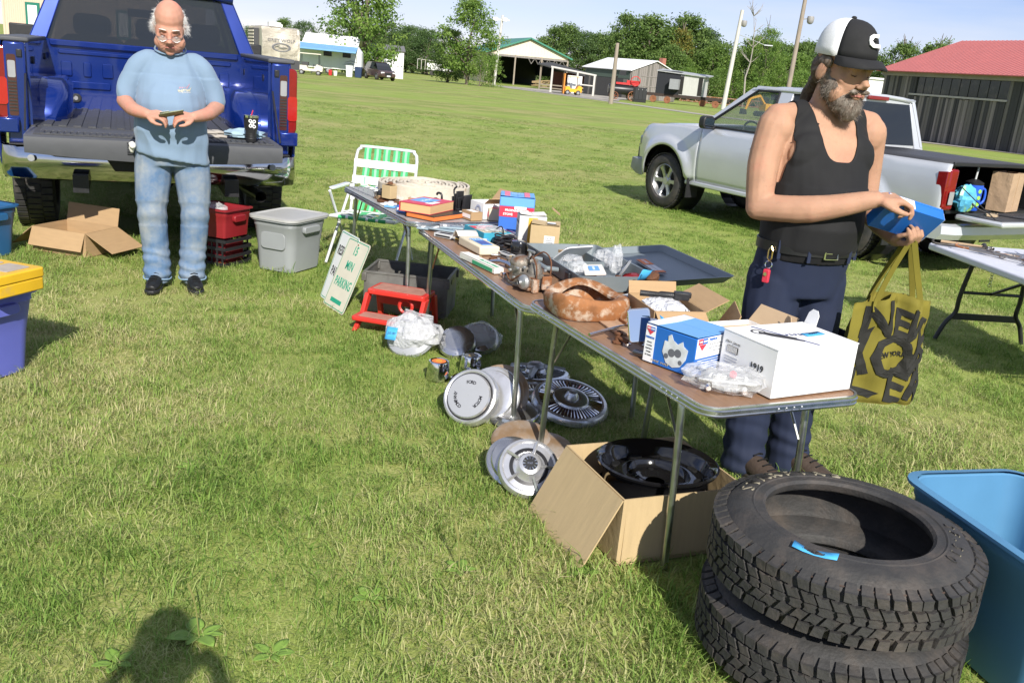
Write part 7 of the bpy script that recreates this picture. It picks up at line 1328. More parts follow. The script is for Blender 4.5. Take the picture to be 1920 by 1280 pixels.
    b = MB(); b.loft([[(s*.865, 1.69, 1.16), (s*.72, 1.69, 1.16), (s*.60, 1.80, 1.72), (s*.68, 1.80, 1.74)], [(s*.865, 1.76, 1.16), (s*.72, 1.76, 1.16), (s*.60, 1.87, 1.72), (s*.68, 1.87, 1.74)]]); b.build('rear_corner_post', SILVERP, sv, bevel=.015)
b = MB(); b.box(0, 2.7, .62, 1.66, 1.9, .30); b.box(0, 2.6, .50, 1.0, 4.6, .12); b.box(0, 1.70, .80, 1.70, .03, .70); b.box(0, 4.4, .75, 1.2, 1.4, .5); b.build('chassis', BLACKMET, sv)
MB().box(0, .88, .68, 1.50, 1.55, .03).build('bed_floor', BLACKPL, sv); 
for s in (-1, 1): MB().box(s*.76, .88, .92, .02, 1.55, .46).build('inner_wall', BLACKPL, sv)
MB().box(0, 1.645, .92, 1.5, .02, .46).build('headboard', BLACKPL, sv)
b = MB(); b.loft([[(x, y, 1.165+.03*(1-(x/.85)**2)) for x in (-.86, -.5, 0, .5, .86)] for y in (.06, .5, 1.0, 1.66)], closed=False, cap=False); o = b.build('bed_cover', mat('grey_black_vinyl', (.045, .046, .05), .5, 0, .1, 10, bump=.2, bscale=250), sv, smooth=60); o.modifiers.new('s', 'SOLIDIFY').thickness = .03
MB().box(0, .055, 1.165, 1.72, .03, .04).build('cover_edge', BLACKPL, sv, bevel=.008)
b = MB(); b.box(0, 1.735, 1.19, 1.60, .05, .06); b.box(0, 1.835, 1.70, 1.30, .06, .07); b.build('rear_wall_frame', SILVERP, sv, bevel=.015)
b = MB(); b.loft([[(-.74, 1.705, 1.21), (.74, 1.705, 1.21), (.62, 1.80, 1.68), (-.62, 1.80, 1.68)], [(-.74, 1.712, 1.21), (.74, 1.712, 1.21), (.62, 1.807, 1.68), (-.62, 1.807, 1.68)]]); b.build('rear_window', TINT, sv)
MB().box(0, 1.785, 1.725, .36, .04, .045).build('high_brake_lamp', REDLENS, sv, bevel=.008)
b = MB(); b.loft([[(x, y, 1.735+.04*(1-(x/.7)**2)-.05*max(0, (y-2.8)/.35)**2) for x in (-.70, -.45, -.15, .15, .45, .70)] for y in (1.79, 2.1, 2.5, 2.85, 3.12)], closed=False, cap=False); o = b.build('roof', SILVERP, sv, smooth=60); o.modifiers.new('s', 'SOLIDIFY').thickness = .045
b = MB(); b.loft([[(-.83, 3.84, 1.17), (.83, 3.84, 1.17), (.66, 3.10, 1.72), (-.66, 3.10, 1.72)], [(-.83, 3.846, 1.175), (.83, 3.846, 1.175), (.66, 3.106, 1.725), (-.66, 3.106, 1.725)]]); b.build('windscreen', CLEARG, sv)
b = MB(); b.loft([[(-w, y, z-.02), (-w*.7, y, z+.03), (0, y, z+.05), (w*.7, y, z+.03), (w, y, z-.02)] for y, z, w in ((3.80, 1.17, .88), (4.3, 1.145, .87), (4.75, 1.11, .85), (5.02, .99, .80), (5.20, .80, .74))], closed=False, cap=False); o = b.build('bonnet', SILVERP, sv, smooth=60); o.modifiers.new('s', 'SOLIDIFY').thickness = .03
MB().box(0, 5.17, .62, 1.44, .14, .30).build('grille', BLACKPL, sv, bevel=.03); b = MB(); b.loft([[(x, y, z) for y, z in ((yo, .62), (yo+.12, .60), (yo+.14, .45), (yo, .38))] for x, yo in ((-.90, 4.85), (-.80, 5.12), (-.4, 5.2), (.4, 5.2), (.80, 5.12), (.90, 4.85))]); b.build('front_bumper', GREYP, sv, smooth=40)
for s in (-1, 1): MB().box(s*.68, 5.05, .86, .26, .14, .16).build('headlamp', LENSC, sv, bevel=.04)
MB().box(0, 3.62, 1.05, 1.5, .3, .2).build('dashboard', SEAT, sv, bevel=.04)
sw_ = MB().lathe([(.165, 0), (.18, .014), (.195, 0), (.18, -.014)], 28, T(-.38, 3.30, 1.13, rx=65)).build('steering_wheel', SEAT, sv, smooth=60); MB().tube([(-.38, 3.5, 1.05), (-.38, 3.30, 1.13)], .03, 7).build('steering_column', SEAT, sv); MB().box(-.38, 3.3, 1.13, .32, .03, .05, m=T()).build('wheel_spoke', SEAT, sw_)
for x in (-.40, .40): st_ = MB().prism(rrect(.48, .55, .1), -.07, .07, T(x, 2.62, .95, rx=80)).build('seat_back', SEAT, sv, bevel=.03); MB().prism(rrect(.25, .17, .06), -.045, .045, T(x, 2.54, 1.32, rx=80)).build('headrest', SEAT, st_, bevel=.03)
MB().box(0, 3.35, 1.62, .24, .03, .07).build('rear_view_mirror', BLACKPL, sv, bevel=.01)
# open tailgate and rear bumper
b = MB(); b.box(0, -.26, .655, 1.50, .52, .055); t2 = b.build('tailgate', SILVERP, sv, bevel=.02); MB().box(0, -.25, .685, 1.38, .42, .006).build('liner', BEDMAT, t2)
b = MB()
for k in range(24): b.box(-.63+.055*k, -.12, .690, .035, .18, .006)
o = b.build('liner_ribs', BEDMAT, t2); o['kind'] = 'stuff'
b = MB(); b.loft([[(x, yo+.02, .58), (x, yo-.04, .56), (x, yo-.05, .48), (x, yo, .42), (x, yo+.1, .45)] for x, yo in ((-.93, .22), (-.92, .04), (-.8, -.03), (-.4, -.06), (.4, -.06), (.8, -.03), (.92, .04), (.93, .22))]); b.build('rear_bumper', SILVERP, sv, smooth=40)
for s in (-1, 1): b = MB(); b.tube([(s*.74, .0, .95), (s*.72, -.42, .69)], .009, 6, flat=.5); b.build('tailgate_cable', BLACKMET, sv)
# goods in the bed
sm = T(4.45, 8.62, 0, rz=31.5, s=.9)
mg = thing('mug', 'blue plastic mug with green dots, a handle and a straw in the silver pickup', 'mug', sm @ T(-.34, .13, .70, rz=-10)); MUGB = mat('blue_mug_plastic', (.02, .10, .55), .35); MB().lathe([(.001, 0), (.075, 0), (.085, .02), (.092, .26), (.001, .262)], 28).build('body', MUGB, mg, smooth=35); MB().lathe([(.085, .262), (.09, .285), (.06, .30), (.03, .315), (.001, .315)], 24).build('lid', BLACKPL, mg, smooth=35); MB().tube([(.0, 0, .30), (.01, 0, .46)], .010, 8).build('straw', GREYC, mg); MB().tube(smoothpts([(.09, 0, .22), (.16, 0, .21), (.17, 0, .10), (.10, 0, .05)], 4), .014, 8).build('handle', MUGB, mg, smooth=60)
for k in range(9):
    a = 220+25*(k % 3); z = .07+.065*(k//3); MB().lathe([(.022, .0), (.020, .003), (.001, .003)], 12, T((.088+.0008)*math.cos(R(a))*1.02, (.088)*math.sin(R(a))*1.02, z, rz=a-90) @ T(rx=-90)).build('dot', (mat('lime_dot', (.30, .62, .08), .5), MUGB)[(k+k//3) % 2], mg)
crumpled('bright_bag', 'crumpled bag printed in turquoise, green and red beside the mug', 'bag', sm @ T(-.58, .05, .70), .13, .10, .14, mat('turquoise_print_bag', (.10, .42, .62), .4, 0, .3, 9, col2=(.32, .60, .18), mixpos=.55, mixw=.05, bump=.5, bscale=20), 52, .25)
pb = thing('paper_bag', 'brown paper bag standing in the bed of the silver pickup', 'bag', sm @ T(.18, .10, .70, rz=12)); b = MB(); b.loft([[(-.17, -.10, z), (.17, -.10, z), (.17+d, .10, z), (-.17-d, .10, z)] for z, d in ((.0, 0), (.2, .01), (.40, .02))], cap=False); b.box(0, 0, .005, .33, .19, .006); b.build('body', mat('kraft_paper', (.42, .29, .18), .85, 0, .08, 6, bump=.5, bscale=8, bdist=.03), pb); MB().box(0, -.101, .2, .002, .003, .38).build('crease', CARD, pb)
t = thing('work_glove', 'tan leather glove on the silver tailgate', 'glove', sm @ T(-.42, -.18, .692, rz=30)); b = MB(); b.loft([[(xx, -w, .002), (xx, w, .002), (xx, w*.95, h), (xx, 0, h*1.25), (xx, -w*.95, h)] for xx, w, h in ((-.12, .04, .014), (-.05, .055, .022), (.05, .06, .02), (.1, .055, .012))]); b.build('palm', mat('tan_leather', (.50, .38, .24), .8), t, smooth=60)
for k in range(4): MB().tube([(.08, -.045+.03*k, .010), (.16, -.045+.03*k, .008)], [.012, .009], 7).build('finger', mat('tan_leather', (.50, .38, .24), .8), t, smooth=60)
t = thing('jumper_cable', 'black cable with clamp hanging over the silver tailgate', 'cable', sm @ T(-.52, -.15, .69)); MB().tube(smoothpts([(-.1, .2, .2), (.0, .05, .05), (.12, -.15, .02), (.2, -.35, .02)], 5), .008, 7).build('cable', BLACKPL, t, smooth=60); MB().box(.24, -.4, .02, .14, .05, .035, m=T()).build('clamp', BLACKPL, t, bevel=.012)
# ================================================================ people
def remesh(mb, voxel, it=6, disp=None, fac=.5):
    me = mb.mesh()
    def mods(o):
        q_ = o.modifiers.new('r', 'REMESH'); q_.mode = 'VOXEL'; q_.voxel_size = voxel
        if it: q_ = o.modifiers.new('s', 'SMOOTH'); q_.factor = fac; q_.iterations = it
    r = evaluated(me, mods); bpy.data.meshes.remove(me)
    if disp:
        nv = len(r.vertices); co = np.empty(nv*3, np.float32); no = np.empty(nv*3, np.float32); r.vertices.foreach_get('co', co); r.vertex_normals.foreach_get('vector', no)
        co = co.reshape(-1, 3); no = no.reshape(-1, 3); dd = np.array([disp(V(c)) for c in co.tolist()], np.float32); r.vertices.foreach_set('co', (co+no*dd[:, None]).ravel())
    r.polygons.foreach_set('use_smooth', [True]*len(r.polygons)); r.update(); return r
def limb(b, pts, rad, seg=14, n=4):
    """tapered tube through joints with rounded ends"""
    P = smoothpts(pts, n); k = len(pts)-1; rr = []
    for i in range(len(P)):
        t = i/(len(P)-1)*k; j = min(int(t), k-1); rr.append(rad[j]+(rad[j+1]-rad[j])*(t-j))
    b.tube(P, rr, seg); b.ell(P[0], (rr[0],)*3, 12, 8); b.ell(P[-1], (rr[-1],)*3, 12, 8)
def folds(p, f=9., a=.006, seed=0., sz=.6):
    """cloth folds: ridged noise drawn out along the hang of the cloth"""
    q_ = V((p.x*f, p.y*f, p.z*f*sz+seed)); n1 = mnoise.noise(q_+V((mnoise.noise(q_*.5)*1.5, 0, 0))); n2 = mnoise.noise(q_*2.1+V((7, 3, 1)))
    return a*(1-abs(n1)*2.4)*.7+a*.45*n2
def head_shapes(b, M, s=1.0, fat=1.0, nose=1.0):
    b.m = M @ Mx.Scale(s, 4)
    b.ell((0, .018, .052), (.077, .096, .086)); b.ell((0, -.018, -.015), (.068*fat, .080, .092)); b.ell((0, -.030, -.072), (.060*fat, .058, .050)); b.ell((0, -.080, -.103), (.024, .018, .018))
    for x in (-1, 1):
        b.ell((x*.032, -.083, .030), (.026, .013, .009), rot=(0, 0, x*8)); b.ell((x*.040, -.060, -.016), (.026*fat, .018, .020)); b.ell((x*.048*fat, -.045, -.062), (.026*fat, .030, .036)); b.ell((x*.079, .014, -.006), (.010, .022, .033), rot=(12, 0, x*-16)); b.ell((x*.013, -.108, -.029), (.011, .011, .009)); b.ell((x*.031, -.081, .010), (.016, .010, .011))
    b.tube([(0, -.088, .026), (0, -.101, .0), (0, -.118*nose, -.021), (0, -.108, -.031)], [.010, .012, .0155, .010], 10)
    b.ell((0, -.096, -.052), (.024, .010, .008)); b.ell((0, -.095, -.066), (.021, .011, .008)); b.m = I4
def hand(b, wrist, dirv, palm_n, curl, s=1.0, thumb=1, spread=.006, L=(.072, .080, .075, .058)):
    """palm, four curled fingers of unequal length and a thumb from the side of the palm.
    dirv: wrist to knuckles, palm_n: the way the palm faces, thumb: +1/-1 side"""
    d = V(dirv).normalized(); n_ = V(palm_n); n_ = (n_-d*n_.dot(d)).normalized(); w = d.cross(n_)*thumb; o = V(wrist)
    kn = o+d*.085*s
    for k in range(4):                                   # palm as four rays so that the hand is broad and flat
        off = w*(.027-.018*k)*s; b.tube([o+off*.5, o+d*.045*s+off, kn+off-d*.004*k*s], [.016*s, .0165*s, .0125*s], 9)
    for k in range(4):
        off = w*(.028-.0185*k)*s; p = kn+off-d*.004*k*s; ln = L[k]*s; a = R(curl[k]) if isinstance(curl, (list, tuple)) else R(curl); pts = [p]; dd = d.copy(); ang = 0
        for j, fr in enumerate((.45, .32, .23)):
            ang += a*(.75, 1.0, .7)[j]; v_ = d*math.cos(ang)+n_*math.sin(ang); p = p+v_*ln*fr+w*(1.5-k)*spread*.3; pts.append(p)
        b.tube(pts, [.0105*s, .0098*s, .0090*s, .0072*s], 9); b.ell(pts[-1], (.0072*s,)*3, 8, 6)
    p0 = o+d*.022*s+w*.028*s; p1 = p0+d*.026*s+w*.020*s+n_*.014*s; p2 = p1+d*.028*s+w*.002*s+n_*.014*s; p3 = p2+d*.022*s-w*.006*s+n_*.008*s
    b.tube([p0, p1, p2, p3], [.015*s, .0125*s, .0108*s, .008*s], 9); b.ell(p3, (.008*s,)*3, 8, 6)
def strands(name, base, parent, mt, n, ln, wd, dirf, seed=1, curl=.3, pred=None, jit=.35):
    """hair as fine tapered strands rooted on a base mesh"""
    q_ = np.random.default_rng(seed); P = [(tuple(p.vertices), p.normal.copy(), p.area) for p in base.polygons if pred is None or pred(p.center)]; ar = np.array([p[2] for p in P]); ar = ar/ar.sum(); vs, fs = [], []
    for i in q_.choice(len(P), n, p=ar):
        p = P[i]; vv = [base.vertices[k].co for k in p[0]]; w_ = q_.dirichlet([1]*len(vv)); c = sum((v_*float(x) for v_, x in zip(vv, w_)), V())
        d = (V(dirf(c, p[1]))+V(q_.normal(0, jit, 3))).normalized(); l_ = ln*q_.uniform(.5, 1.2); sd = d.orthogonal().normalized()*wd; k = len(vs); bend = V(q_.normal(0, curl, 3))*l_
        vs += [c-sd, c+sd, c+d*l_*.55+bend*.35+sd*.8, c+d*l_*.55+bend*.35-sd*.8, c+d*l_+bend]; fs += [(k, k+1, k+2, k+3), (k+3, k+2, k+4)]
    me = bpy.data.meshes.new(name); me.from_pydata([tuple(v_) for v_ in vs], [], fs); o = obj(name, me, mt, parent); o['kind'] = 'stuff'; return o
SKIN1 = mat('ruddy_skin', (.50, .26, .185), .6, 0, .16, 10, spec=.25, col2=(.60, .22, .16), mixpos=.62, mixw=.14, sub=.06, bump=.12, bscale=120, bdist=.004); SKIN2 = mat('tanned_skin', (.43, .245, .16), .6, 0, .16, 14, spec=.25, col2=(.46, .22, .15), mixpos=.66, mixw=.12, sub=.06, bump=.15, bscale=110, bdist=.004)
LIP = mat('lips', (.40, .15, .12), .45); WHITEH = mat('white_hair', (.72, .70, .67), .6, 0, .1, 40); GREYH = mat('grizzled_hair', (.13, .095, .07), .7, 0, .35, 60, col2=(.29, .255, .215), mixpos=.55, mixw=.14); BROWNH = mat('brown_hair', (.11, .075, .05), .6, 0, .35, 50, col2=(.24, .20, .17), mixpos=.6, mixw=.1); LASH = mat('lid_line', (.06, .03, .022), .7)
SHIRT = mat('faded_blue_cotton', (.185, .265, .365), .9, 0, .07, 5, bump=.12, bscale=350, bdist=.002, sheen=.15); JEANS = mat('faded_denim', (.10, .175, .295), .9, 0, .2, 6, bump=.2, bscale=400, bdist=.002, col2=(.33, .34, .32), mixpos=.58, mixw=.16); NAVY = mat('navy_work_trousers', (.012, .019, .046), .85, 0, .15, 6, bump=.2, bscale=300, bdist=.002); TANK = mat('black_ribbed_cotton', (.009, .009, .010), .85, 0, .1, 8, bump=.15, bscale=400, bdist=.002); LEATH = mat('black_leather', (.010, .010, .010), .4, 0, .1, 30); BOOT = mat('dark_brown_boot', (.055, .038, .028), .7, 0, .2, 20, bump=.3)
def face_parts(p, M, s, lips=True):
    """lid lines, brows and lips laid on the face"""
    for x in (-1, 1):
        MB().tube([M @ (V((x*.020, -.0895, .0045))*s), M @ (V((x*.031, -.0935, .0015))*s), M @ (V((x*.044, -.0865, .005))*s)], [.0010*s, .0018*s, .0010*s], 6).build('eyelid_line', LASH, p)
    if lips: MB().tube([M @ (V((-.026, -.0975, -.061))*s), M @ (V((-.010, -.1055, -.0575))*s), M @ (V((0, -.1065, -.0590))*s), M @ (V((.010, -.1055, -.0575))*s), M @ (V((.026, -.0975, -.061))*s)], [.0018*s, .0038*s, .004*s, .0038*s, .0018*s], 7).build('lips', LIP, p, smooth=60)
def shoe(parent, m, mt, sole):
    b = MB(); rings = []
    for y, w, h in ((.095, .028, .075), (.07, .036, .095), (.02, .038, .10), (-.04, .042, .078), (-.10, .047, .058), (-.15, .044, .046), (-.185, .026, .034)):
        rings.append([(w*math.cos(2*math.pi*k/14), y+.0*k, .018+max(0, (math.sin(2*math.pi*k/14)+.55)/1.55)*h) for k in range(14)])
    b.loft(rings); o = b.build('shoe', mt, parent, m, smooth=60, sub=1)
    b = MB(); sh_ = [(-.03, .105), (.03, .105), (.042, .05), (.040, -.02), (.050, -.10), (.042, -.165), (.018, -.198), (-.018, -.198), (-.042, -.165), (-.050, -.10), (-.040, -.02), (-.042, .05)]; b.prism(sh_, .0, .024); b.build('sole', sole, o, bevel=.006)
    b = MB()
    for k in range(4): b.tube([(-.022, -.045-.025*k, .098-.010*k), (0, -.047-.025*k, .104-.011*k), (.022, -.045-.025*k, .098-.010*k)], .0032, 5)
    b.build('laces', LEATH, o); return o
# ---------------------------------------------------------------- older man at the tailgate
ML = T(-2.185, 5.62, 0, rz=20); p1 = thing('person', 'older balding man in a light blue T-shirt and jeans counting banknotes', 'person', ML)
HM = T(.0, -.080, 1.572, rx=30)          # head bowed forward
b = MB(); head_shapes(b, HM, 1.08, 1.10, 1.02)
limb(b, [(0, .03, 1.36), (0, .0, 1.44), (0, -.035, 1.52)], [.085, .072, .070]); b.ell((0, -.085, 1.462), (.062, .05, .036)); b.ell((0, .0, 1.30), (.16, .10, .10))
for s in (-1, 1):
    limb(b, [(s*.195, .01, 1.315), (s*.242, .022, 1.20), (s*.262, .005, 1.135)], [.058, .050, .046]); limb(b, [(s*.262, .005, 1.135), (s*.21, -.15, 1.10), (s*.125, -.285, 1.085)], [.046, .041, .029])
hand(b, (-.125, -.285, 1.085), (.72, -.42, .02), (.35, .3, -.8), [42, 48, 52, 58], 1.0, thumb=-1); hand(b, (.125, -.285, 1.085), (-.72, -.42, .03), (-.35, .3, -.8), [38, 44, 50, 56], 1.0, thumb=1)
bodyL = remesh(b, .0048, 7); obj('body', bodyL, SKIN1, p1); face_parts(p1, HM, 1.10)
inv = HM.inverted()
def hairL(c): q_ = (inv @ c)/1.10; return q_.z > -.030 and q_.z < .060 and q_.y > -.012 and abs(q_.x) > .052 and not (abs(q_.x) > .088) or (q_.y > .055 and -.035 < q_.z < .075)
strands('hair', bodyL, p1, WHITEH, 2600, .026, .0007, lambda c, n_: n_*.6+V((0, .3, -.6)), 2, .25, hairL)
for s in (-1, 1):
    bb = [HM @ (V((s*x, y, z))*1.10) for x, y, z in ((.016, -.097, .036), (.032, -.099, .041), (.050, -.086, .035))]; MB().tube(bb, [.002, .0035, .002], 6).build('eyebrow', WHITEH, p1)
gl = MB()
for s in (-1, 1):
    ring = [HM @ (V((s*.034+.023*math.cos(a), -.114+.002*math.cos(a)+.006*abs(math.cos(a)), -.004+.015*math.sin(a)))*1.10) for a in [2*math.pi*k/18 for k in range(19)]]; gl.tube(ring, .0011, 6); gl.tube([HM @ (V((s*.057, -.108, .002))*1.10), HM @ (V((s*.080, -.06, .006))*1.10), HM @ (V((s*.083, .01, .004))*1.10)], .0013, 6)
gl.tube([HM @ (V((-.011, -.118, -.001))*1.10), HM @ (V((.011, -.118, -.001))*1.10)], .0013, 6); go_ = gl.build('spectacles', ALU, p1)
for s in (-1, 1): MB().prism([(.022*math.cos(2*math.pi*k/16), .0142*math.sin(2*math.pi*k/16)) for k in range(16)], 0, .0008, HM @ T(s*.034*1.1, -.1145*1.1, -.004*1.1, rx=90) @ Mx.Scale(1.1, 4)).build('spectacle_lens', mat('clear_spectacle_lens', (.9, .92, .92), .03, 0, 0, 3, alpha=.15), go_)
# T-shirt
b = MB(); b.ell((0, .02, 1.29), (.18, .125, .13)); b.ell((0, -.03, 1.10), (.19, .178, .20)); b.ell((0, -.035, 1.01), (.208, .19, .165)); b.loft([[(w*math.cos(2*math.pi*k/28), cy+d*math.sin(2*math.pi*k/28), z+dz*math.cos(2*math.pi*k/28)) for k in range(28)] for z, w, d, cy, dz in ((.815, .210, .160, -.02, -.035), (.90, .208, .172, -.025, 0), (1.0, .208, .18, -.025, 0), (1.15, .192, .158, -.015, 0), (1.28, .178, .12, .01, 0), (1.38, .155, .092, .02, 0), (1.43, .10, .08, .012, 0))])
for s in (-1, 1): limb(b, [(s*.12, .015, 1.385), (s*.183, .015, 1.335), (s*.232, .022, 1.23), (s*.250, .022, 1.165)], [.058, .064, .061, .059])
b.m = I4
def dshirt(p): return folds(p, 6.5, .013, 1, .5)*(1 if p.z < 1.30 else .5)+.010*math.sin(p.z*34+p.x*9+2*mnoise.noise(p*6))*max(0, 1-abs(p.z-.90)/.10)*.5
shL = remesh(b, .0075, 7, dshirt); so_ = obj('t_shirt', shL, SHIRT, p1)
MB().lathe([(.071, .0), (.078, .006), (.082, -.004)], 30, T(0, -.018, 1.452, rx=22) @ Mx.Diagonal((1.12, 1.0, 1, 1))).build('collar', SHIRT, so_, smooth=60)
for k, (s_, sz, mt_, dz) in enumerate((('CRUISIN', .020, mat('pink_print', (.55, .25, .28), .8), .024), ('EAST COAST', .019, mat('cream_print', (.66, .60, .40), .8), .0), ('Fairgrounds NY 2022', .0095, PAPER, -.018))):
    o = text(s_, sz, mt_, so_, T(.105, -.187, 1.262+dz, rx=78, rz=26), 'chest_print', depth=.0015, bold=.0004); 
    bmx = bmesh.new(); bmx.from_mesh(o.data); bmesh.ops.subdivide_edges(bmx, edges=bmx.edges, cuts=1); bmx.to_mesh(o.data); bmx.free()
    q_ = o.modifiers.new('w', 'SHRINKWRAP'); q_.target = so_; q_.wrap_method = 'NEAREST_SURFACEPOINT'; q_.offset = .0015
b = MB(); b.ell((-.222, -.09, .885), (.020, .032, .020), rot=(20, 0, 10)); b.ell((-.226, -.07, .862), (.016, .022, .026)); obj('cloth_in_pocket', remesh(b, .005, 2, lambda p: .004*mnoise.noise(p*60)), PAPER, p1)
# jeans
b = MB(); b.loft([[(w*math.cos(2*math.pi*k/24), cy+d*math.sin(2*math.pi*k/24), z) for k in range(24)] for z, w, d, cy in ((.95, .205, .16, -.01), (.85, .208, .155, .0), (.77, .20, .145, .01))])
for s in (-1, 1): limb(b, [(s*.102, .0, .82), (s*.118, -.005, .66), (s*.125, -.015, .47), (s*.115, .015, .28), (s*.105, .005, .15), (s*.105, -.005, .085)], [.112, .105, .085, .080, .080, .082])
def djean(p):
    a = folds(p, 8, .0038, 4, .7)
    if p.z < .30: a += .0045*math.sin(p.z*95+p.x*14+3*mnoise.noise(p*9))*min(1, (.30-p.z)/.1)
    if .40 < p.z < .55: a += .004*math.sin(p.z*60+p.y*20)
    return a
jl = obj('jeans', remesh(b, .008, 5, djean), JEANS, p1)
for s in (-1, 1):
    MB().tube([(s*.105+.083*math.cos(a), -.004+.083*math.sin(a), .060+.004*math.sin(3*a)) for a in [2*math.pi*k/24 for k in range(25)]], .004, 6).build('hem', mat('pale_denim_hem', (.24, .36, .50), .9), jl)
    shoe(p1, T(s*.108, -.035, .0, rz=s*9), LEATH, BLACKPL)
mo = thing('banknotes', 'small wad of folded green banknotes held by the older man', 'money', ML @ T(.004, -.345, 1.098, rz=8, rx=-26, ry=-12)); 
for k in range(4): MB().box(.004*k, .002*k, .0025*k, .135-.006*k, .060, .0015, m=T(rz=3*k-4)).build('note', mat('banknote_green', (.24, .26, .16), .8, 0, .35, 60), mo)
MB().box(-.035, -.006, .0108, .05, .05, .001).build('paper_slip', WHITE, mo)

# ---------------------------------------------------------------- capped man behind the near table
MR_ = T(1.10, 3.53, 0, rz=18); p2 = thing('person', 'bearded man in a trucker cap, black tank top and navy trousers holding a blue box', 'person', MR_)
HR = T(.0, -.045, 1.612, rx=10, rz=8)
def torsoR(b, g=0.):
    b.loft([[((w+g)*math.cos(2*math.pi*k/32), cy+(d+g)*math.sin(2*math.pi*k/32)*(1.06 if math.sin(2*math.pi*k/32) < 0 else 1), z) for k in range(32)] for z, w, d, cy in ((.90, .170, .135, -.005), (.97, .183, .155, -.018), (1.05, .188, .165, -.025), (1.15, .188, .155, -.02), (1.25, .190, .140, -.005), (1.34, .195, .125, .008), (1.41, .180, .10, .018), (1.46, .12, .075, .02), (1.49, .075, .06, .015))])
    for s in (-1, 1): b.ell((s*.08, -.068, 1.31), (.10+g, .050+g, .085+g)); b.ell((s*.10, .055, 1.40), (.10+g, .07+g, .06+g)); limb(b, [(s*.09, .02, 1.455), (s*.20, .015, 1.43)], [.042+g, .052+g])
b = MB(); torsoR(b); head_shapes(b, HR, 1.08, 1.02, 1.05)
limb(b, [(0, .025, 1.42), (0, .0, 1.50), (0, -.02, 1.56)], [.085, .068, .066])
# right arm (towards the camera): upper arm down, forearm across to the box
for s in (-1, 1): b.ell((s*.200, .012, 1.395), (.066, .072, .078))
limb(b, [(-.210, .01, 1.40), (-.240, -.005, 1.26), (-.248, -.035, 1.105)], [.063, .059, .048])
limb(b, [(-.248, -.035, 1.105), (-.115, -.175, 1.125), (.060, -.282, 1.185)], [.050, .050, .032])
limb(b, [(.210, .01, 1.40), (.25, .04, 1.26), (.268, .035, 1.12)], [.064, .059, .048]); limb(b, [(.268, .035, 1.12), (.272, -.09, 1.07), (.25, -.212, 1.035)], [.049, .047, .031])
hand(b, (.060, -.282, 1.185), (.82, -.36, .10), (.30, .1, -.9), [46, 62, 66, 70], 1.08, thumb=-1)
hand(b, (.25, -.212, 1.035), (-.02, -.915, .05), (-.2, .0, 1.0), [52, 60, 64, 66], 1.06, thumb=1)
bodyR = remesh(b, .0048, 8); obj('body', bodyR, SKIN2, p2); face_parts(p2, HR, 1.08)
# tank top cut from a torso shell
b = MB(); torsoR(b, .0065); tk = remesh(b, .006, 6, lambda p: folds(p, 7, .006, 9, .5)*(1 if p.z < 1.2 else .3)); bmx = bmesh.new(); bmx.from_mesh(tk)
def keep(c):
    x, y, z = abs(c.x), c.y, c.z
    front = y < .02
    neck = (1.295 if front else 1.38)+(.20 if front else .12)*min(1.3, (x/.092))**5
    hole = 1.20 if x > .188 else 1.20+.30*max(0, (.188-x)/.046)**.8
    return z > .915 and z < neck+(.4 if x > .098 else 0) and z < hole
kill = [f for f in bmx.faces if not keep(f.calc_center_median())]; bmesh.ops.delete(bmx, geom=kill, context='FACES')
for _ in range(14):                                     # even out the cut edges
    bd = {v_ for e in bmx.edges if e.is_boundary for v_ in e.verts}; nw = {}
    for v_ in bd:
        nb = [e.other_vert(v_) for e in v_.link_edges if e.is_boundary]
        if len(nb) == 2: nw[v_] = (v_.co*2+nb[0].co+nb[1].co)/4
    for v_, c in nw.items(): v_.co = c
bmx.to_mesh(tk); bmx.free(); to_ = obj('tank_top', tk, TANK, p2); q_ = to_.modifiers.new('s', 'SOLIDIFY'); q_.thickness = .006; q_.offset = -1
# beard, hair and pony tail
b = MB(); b.m = HR @ Mx.Scale(1.08, 4)
b.ell((0, -.050, -.090), (.060, .055, .046)); b.ell((0, -.083, -.110), (.040, .030, .040))
for x in (-1, 1): b.ell((x*.058, -.028, -.055), (.020, .040, .042)); b.ell((x*.066, .0, -.02), (.012, .022, .036)); b.ell((x*.022, -.102, -.045), (.022, .012, .009), rot=(0, 0, x*-14))
b.m = I4; bd_ = remesh(b, .0055, 3); bo_ = obj('beard', bd_, GREYH, p2); strands('beard_strands', bd_, bo_, GREYH, 5200, .016, .0005, lambda c, n_: n_*.55+V((0, -.15, -.85)), 5, .22)
b = MB(); b.m = HR @ Mx.Scale(1.08, 4); b.ell((0, .055, .0), (.078, .060, .068)); b.ell((0, .115, -.055), (.026, .026, .026)); b.tube([(0, .115, -.055), (.005, .135, -.10), (.0, .135, -.17), (-.01, .12, -.225)], [.020, .026, .021, .008], 10)
for x in (-1, 1): b.ell((x*.074, .012, .028), (.012, .035, .024))
b.m = I4; hh_ = remesh(b, .006, 3); ho_ = obj('hair', hh_, BROWNH, p2); strands('hair_strands', hh_, ho_, BROWNH, 1800, .03, .0005, lambda c, n_: n_*.35+V((0, .3, -.9)), 6, .15, jit=.2)
MB().lathe([(.018, -.006), (.024, 0), (.018, .006)], 14, HR @ T(0, .128, -.072, rx=60)).build('hair_band', BLACKMET, ho_, smooth=60)
strands('body_hair', bodyR, p2, BROWNH, 1400, .012, .00016, lambda c, n_: n_*.7+V((0, 0, -.5)), 8, .3, lambda c: (1.0 < c.z < 1.43 and (abs(c.x) > .215 or c.y < -.2)) or (1.30 < c.z < 1.42 and abs(c.x) < .08 and c.y < -.05))
